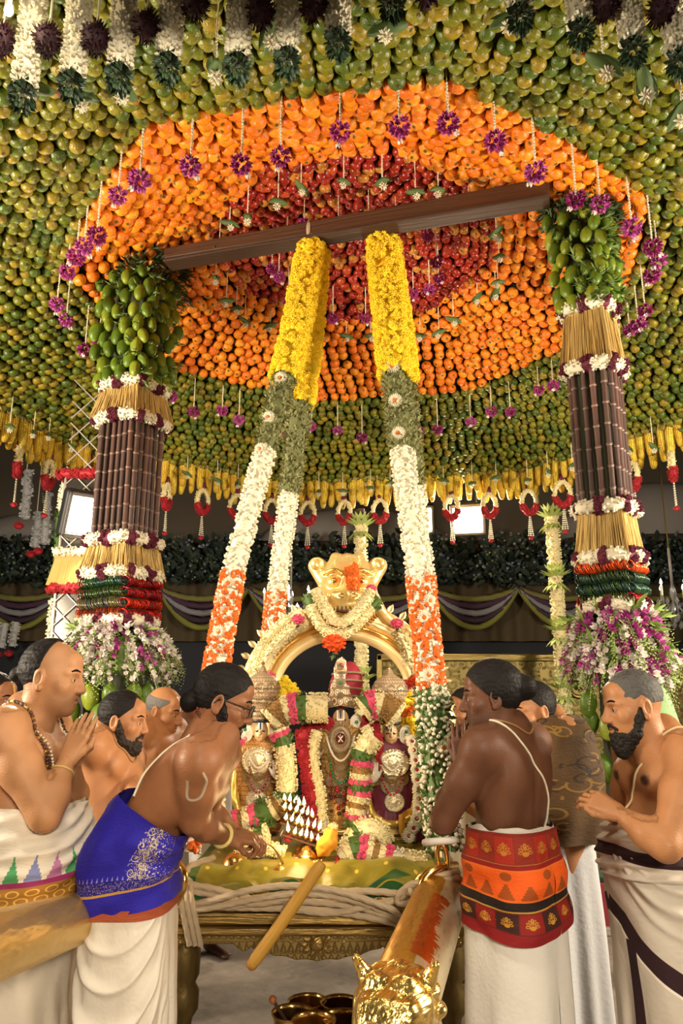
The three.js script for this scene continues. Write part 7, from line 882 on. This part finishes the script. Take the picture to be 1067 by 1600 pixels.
  p.strand('neck_chain', [p.B(.07, 1.415, .02), p.B(.065, 1.425, -.06), p.B(0, 1.40, -.11), p.B(-.07, 1.42, -.05)], .004, mat(C(.3, .16, .06), .5), 24);
  const c1 = p.L(P(686, 1300, 2.74)); part(p.t, 'white_armband', new THREE.TorusGeometry(.05, .012, 8, 28).rotateX(Math.PI / 2).applyMatrix4(mtx(c1.add(V(0, -.03, 0)), euler(.2, 0, .1))), mat(C(.7, .65, .58), .7));
}
// -- bearded man at the right with clasped hands, facing left
{
  const at = P(1022, 1100, 2.74).setY(0), p = person('r', { label: 'grey haired bearded man at the right with clasped hands and maroon bordered cloth', at, yaw: -1.36, H: 1.60, fat: 1.16, belly: 1.2, skin: SKIN.warm, arm: 1.2, nipples: true, pec: 1.3,
    head: { at: P(988, 1105, 2.68), yaw: -.12, pitch: .10, hair: 1, vol: .004, hairColor: C(.09, .085, .08), beard: .75, beardColor: C(.02, .017, .015), cut: (x, y, z) => Math.min(y - z * .86 + .012, y - .012 - .5 * Math.max(0, z)), neck: 1.15, wide: 1.06 },
    arms: { L: { elbow: P(1040, 1322, 2.44), wrist: P(966, 1270, 2.56), hand: [dTo(-.80, .42, -.22), dTo(-.35, -.25, -.9)], pose: { curl: [1.05, 1.1, 1.15, 1.2], spread: .05, thumb: [.9, .35, -.1] } }, R: { elbow: P(975, 1318, 3.0), wrist: P(962, 1268, 2.69), hand: [dTo(-.80, .46, .25), dTo(-.35, -.2, .9)], pose: { curl: [1.05, 1.1, 1.15, 1.2], spread: .05, thumb: [.9, .3, 0] } } } });
  const dt = canvasTex(1024, 1024, (c, w, h) => { c.fillStyle = '#cfc5b8'; c.fillRect(0, 0, w, h); const line = (pts, lw, col) => { c.strokeStyle = col; c.lineWidth = lw; c.beginPath(); pts.forEach(([x, y], i) => i ? c.lineTo(x * w, y * h) : c.moveTo(x * w, y * h)); c.stroke(); }; line([[.42, .25], [.50, .29], [.58, .37], [.68, .45], [.80, .48], [1, .48]], 62, '#f0e8dc'); line([[.42, .25], [.50, .285], [.58, .365], [.68, .445], [.80, .475], [1, .475]], 54, '#2c0d17'); line([[.525, .34], [.53, .6], [.54, 1]], 40, '#2c0d17'); line([[.0, .42], [.2, .38], [.42, .25]], 54, '#2c0d17'); });
  drape(p, 'dhoti', [[1.10, 0, .02, .18, .165], [.98, 0, .025, .20, .19], [.80, 0, .01, .20, .19], [.45, 0, 0, .20, .19], [.04, 0, .01, .205, .2]], (a, v, y) => { let d = .005 * noise(a * 4, v * 10); const th = a - 1.2; for (const [y0, k, w2, h] of [[.50, .16, .018, .014], [.42, .2, .018, .016], [.34, .24, .018, .016], [.27, .28, .016, .014], [.85, -.12, .016, .008], [.92, -.12, .014, .008], [.78, -.13, .014, .006]]) { const yf = y0 + k * th * (Math.abs(th) + .3); d += 1.7 * h * Math.exp(-(((y - yf) / w2) ** 2)) * Math.exp(-((th / 1.3) ** 4)); } return d + .007 * Math.pow(Math.abs(Math.sin(v * 22 - a * 3.2)), 3) * sstep(.5, .1, v) + .012 * sstep(.35, .8, v) * Math.sin(a * 15) * Math.exp(-((a / .8) ** 2)); }, cloth(C(1, 1, 1), { map: dt }), { nv: 160 });
  const wt = canvasTex(1024, 256, (c, w, h) => { c.fillStyle = '#cfc5b8'; c.fillRect(0, 0, w, h); c.strokeStyle = '#2c0d17'; c.lineWidth = 60; c.beginPath(); c.moveTo(0, h * .66); for (let i = 0; i <= 40; i++) c.lineTo(i / 40 * w, h * (.60 + .10 * Math.sin(i / 40 * TAU + 2.4))); c.stroke(); });
  drape(p, 'waist_wrap', [[1.105, 0, .022, .186, .172], [1.02, 0, .03, .207, .196], [.93, 0, .025, .212, .2]], (a, v) => .008 * Math.sin(v * 26 + a * 2.5) + .005 * noise(a * 5, v * 10), cloth(C(1, 1, 1), { map: wt }), { rise: (a) => .02 * Math.sin(a + .5) });
  p.strand('sacred_thread', [p.B(.10, 1.40, -.05), p.B(.11, 1.405, .02), p.B(.08, 1.33, .10), p.B(.02, 1.25, .14), p.B(-.06, 1.16, .15), p.B(-.10, 1.08, .15)], .004, mat(C(.62, .48, .28), .8), 36);
}
// -- man behind in a brown printed shawl, facing left
{
  const p = person('i', { label: 'man in a brown printed shawl behind the orange waist cloth man, facing left', at: P(852, 1110, 3.42).setY(0), yaw: -1.35, H: 1.63, skin: SKIN.warm, cell: .013, head: { at: P(832, 1112, 3.36), yaw: .1, pitch: .12, hair: 1, tash: 1, stubble: .6, closed: true, cut: (x, y, z) => Math.min(y - z * .98 - .02, .045 - z) }, arms: { L: { elbow: P(868, 1300, 3.26), wrist: P(812, 1235, 3.35), hand: [dTo(-.7, .7, 0), dTo(0, 0, -1)], pose: { curl0: .2 } }, R: { elbow: P(846, 1290, 3.6), wrist: P(810, 1235, 3.45), hand: [dTo(-.7, .7, 0), dTo(0, 0, 1)], pose: { curl0: .2 } } } });
  const st = canvasTex(512, 512, (c, w, h) => { c.fillStyle = '#4a3210'; c.fillRect(0, 0, w, h); const r = rng(2); for (let i = 0; i < 90; i++) { c.strokeStyle = r() > .5 ? '#2a1a08' : '#7a5a20'; c.lineWidth = 6; const x = r() * w, y = r() * h; c.beginPath(); c.arc(x, y, 8 + r() * 22, r() * 6, r() * 6 + 3); c.stroke(); } });
  drape(p, 'shawl', [[1.435, 0, -.015, .10, .09], [1.415, 0, -.01, .21, .12], [1.36, 0, 0, .272, .14], [1.2, 0, 0, .275, .18], [.92, 0, .03, .25, .20]], (a, v) => .008 * Math.sin(a * 8 + v * 3) * v, cloth(C(1, 1, 1), { map: st })); drape(p, 'dhoti', [[1.0, 0, 0, .165, .15], [.5, 0, 0, .19, .175], [.05, 0, 0, .2, .185]], (a, v) => .01 * Math.sin(a * 12) * v, cloth(C(.55, .56, .60)));
}
// -- men further back at the left
const small = (o) => { const p = person('s', { cell: .013, ...o, arms: o.arms ?? { L: { elbow: o.at.clone().add(V(.18, 1.05 * (o.H ?? 1.65) / 1.65, .22)), wrist: o.at.clone().add(V(.29, 1.12, .05)), hand: [dTo(.5, .8, 0), dTo(0, 0, -1)], pose: { curl0: .2 } }, R: { elbow: o.at.clone().add(V(.12, 1.05, -.22)), wrist: o.at.clone().add(V(.29, 1.12, -.03)), hand: [dTo(.5, .8, 0), dTo(0, 0, 1)], pose: { curl0: .2 } } } }); drape(p, 'dhoti', [[1.0, 0, 0, .165, .15], [.5, 0, 0, .19, .175], [.14, 0, 0, .2, .185]], (a, v) => .01 * Math.sin(a * 12) * v, cloth(o.cloth ?? C(.6, .57, .52))); return p; };
{ const p = small({ label: 'man with dark short hair and trimmed beard standing behind the bending priest', at: P(178, 1125, 3.35).setY(0), yaw: 1.35, H: 1.58, skin: SKIN.warm, fat: 1.1, head: { at: P(192, 1127, 3.33), yaw: .15, pitch: .08, hair: 1, stubble: .7, beard: .1, beardColor: C(.03, .022, .018), cut: (x, y, z) => Math.min(y - z * .95 - .01, .05 - z + .2 * Math.abs(x)) } }); p.strand('neck_chain', [p.B(-.07, 1.42, 0), p.B(-.09, 1.36, .07), p.B(-.03, 1.28, .13), p.B(.06, 1.34, .1)], .004, mat(C(.3, .15, .05), .5), 24); }
{ const p = small({ label: 'bald grey man whose head shows between the dark haired man and the priest', at: P(250, 1105, 4.0).setY(0), yaw: 1.2, H: 1.60, skin: SKIN.warm, head: { at: P(256, 1112, 4.0), yaw: .1, pitch: .25, hair: 1, vol: .002, hairColor: C(.16, .15, .14), cut: (x, y, z) => Math.min(y - z * .95 - .008, .07 - y) } }); const m = mat(C(.75, .72, .68), .7); for (const e of [-1, 1]) part(p.t, 'forehead_mark', tube([p.onHead(V(e * .02, .03, .12)), p.onHead(V(e * .024, .07, .11)), p.onHead(V(e * .026, .105, .07))], .004, 14, 6), m); }
{ const p = small({ label: 'man at the far left edge of whom only the bearded face shows', at: P(-26, 1100, 3.7).setY(0), yaw: 1.25, H: 1.62, skin: SKIN.brown, head: { s: 1.1, at: P(-10, 1098, 3.66), yaw: .1, hair: 1, beard: .3 } }); part(p.t, 'forehead_mark', tube([p.onHead(V(0, .03, .12)), p.onHead(V(0, .06, .115)), p.onHead(V(0, .085, .10))], .005, 12, 6), mat(C(.7, .4, .1), .7)); }
{ const p = small({ label: 'dark bare chested man standing beyond the left end of the seat, behind the priest', at: P(322, 1120, 4.75).setY(0), yaw: .6, H: 1.62, skin: SKIN.dark, cloth: C(.62, .6, .57), head: { at: P(336, 1105, 4.72), pitch: .2, hair: 1, beard: .5 } }); p.strand('sacred_thread', [p.B(.12, 1.40, .03), p.B(.03, 1.26, .13), p.B(-.08, 1.1, .12)], .004, M.thread, 24); drape(p, 'hem_stripe', [[.19, 0, 0, .202, .188], [.14, 0, 0, .204, .19]], (a, v) => .01 * Math.sin(a * 12) * (.9 + .1 * v), cloth(C(.12, .13, .38)), { nv: 6 }); }
{ small({ label: 'dark haired man beyond the arch, half hidden by the folded hands at the right', at: P(740, 1110, 4.3).setY(0), yaw: -1.3, H: 1.6, skin: SKIN.brown, head: { at: P(728, 1112, 4.3), hair: 1, beard: .4, vol: .012 }, arms: { L: { elbow: P(750, 1270, 4.15), wrist: P(712, 1240, 4.2), hand: [dTo(-.6, .8, 0), dTo(0, 0, -1)], pose: { curl0: .2 } }, R: { elbow: P(745, 1270, 4.5), wrist: P(712, 1240, 4.3), hand: [dTo(-.6, .8, 0), dTo(0, 0, 1)], pose: { curl0: .2 } } } }); }

renderer.render(scene, camera);
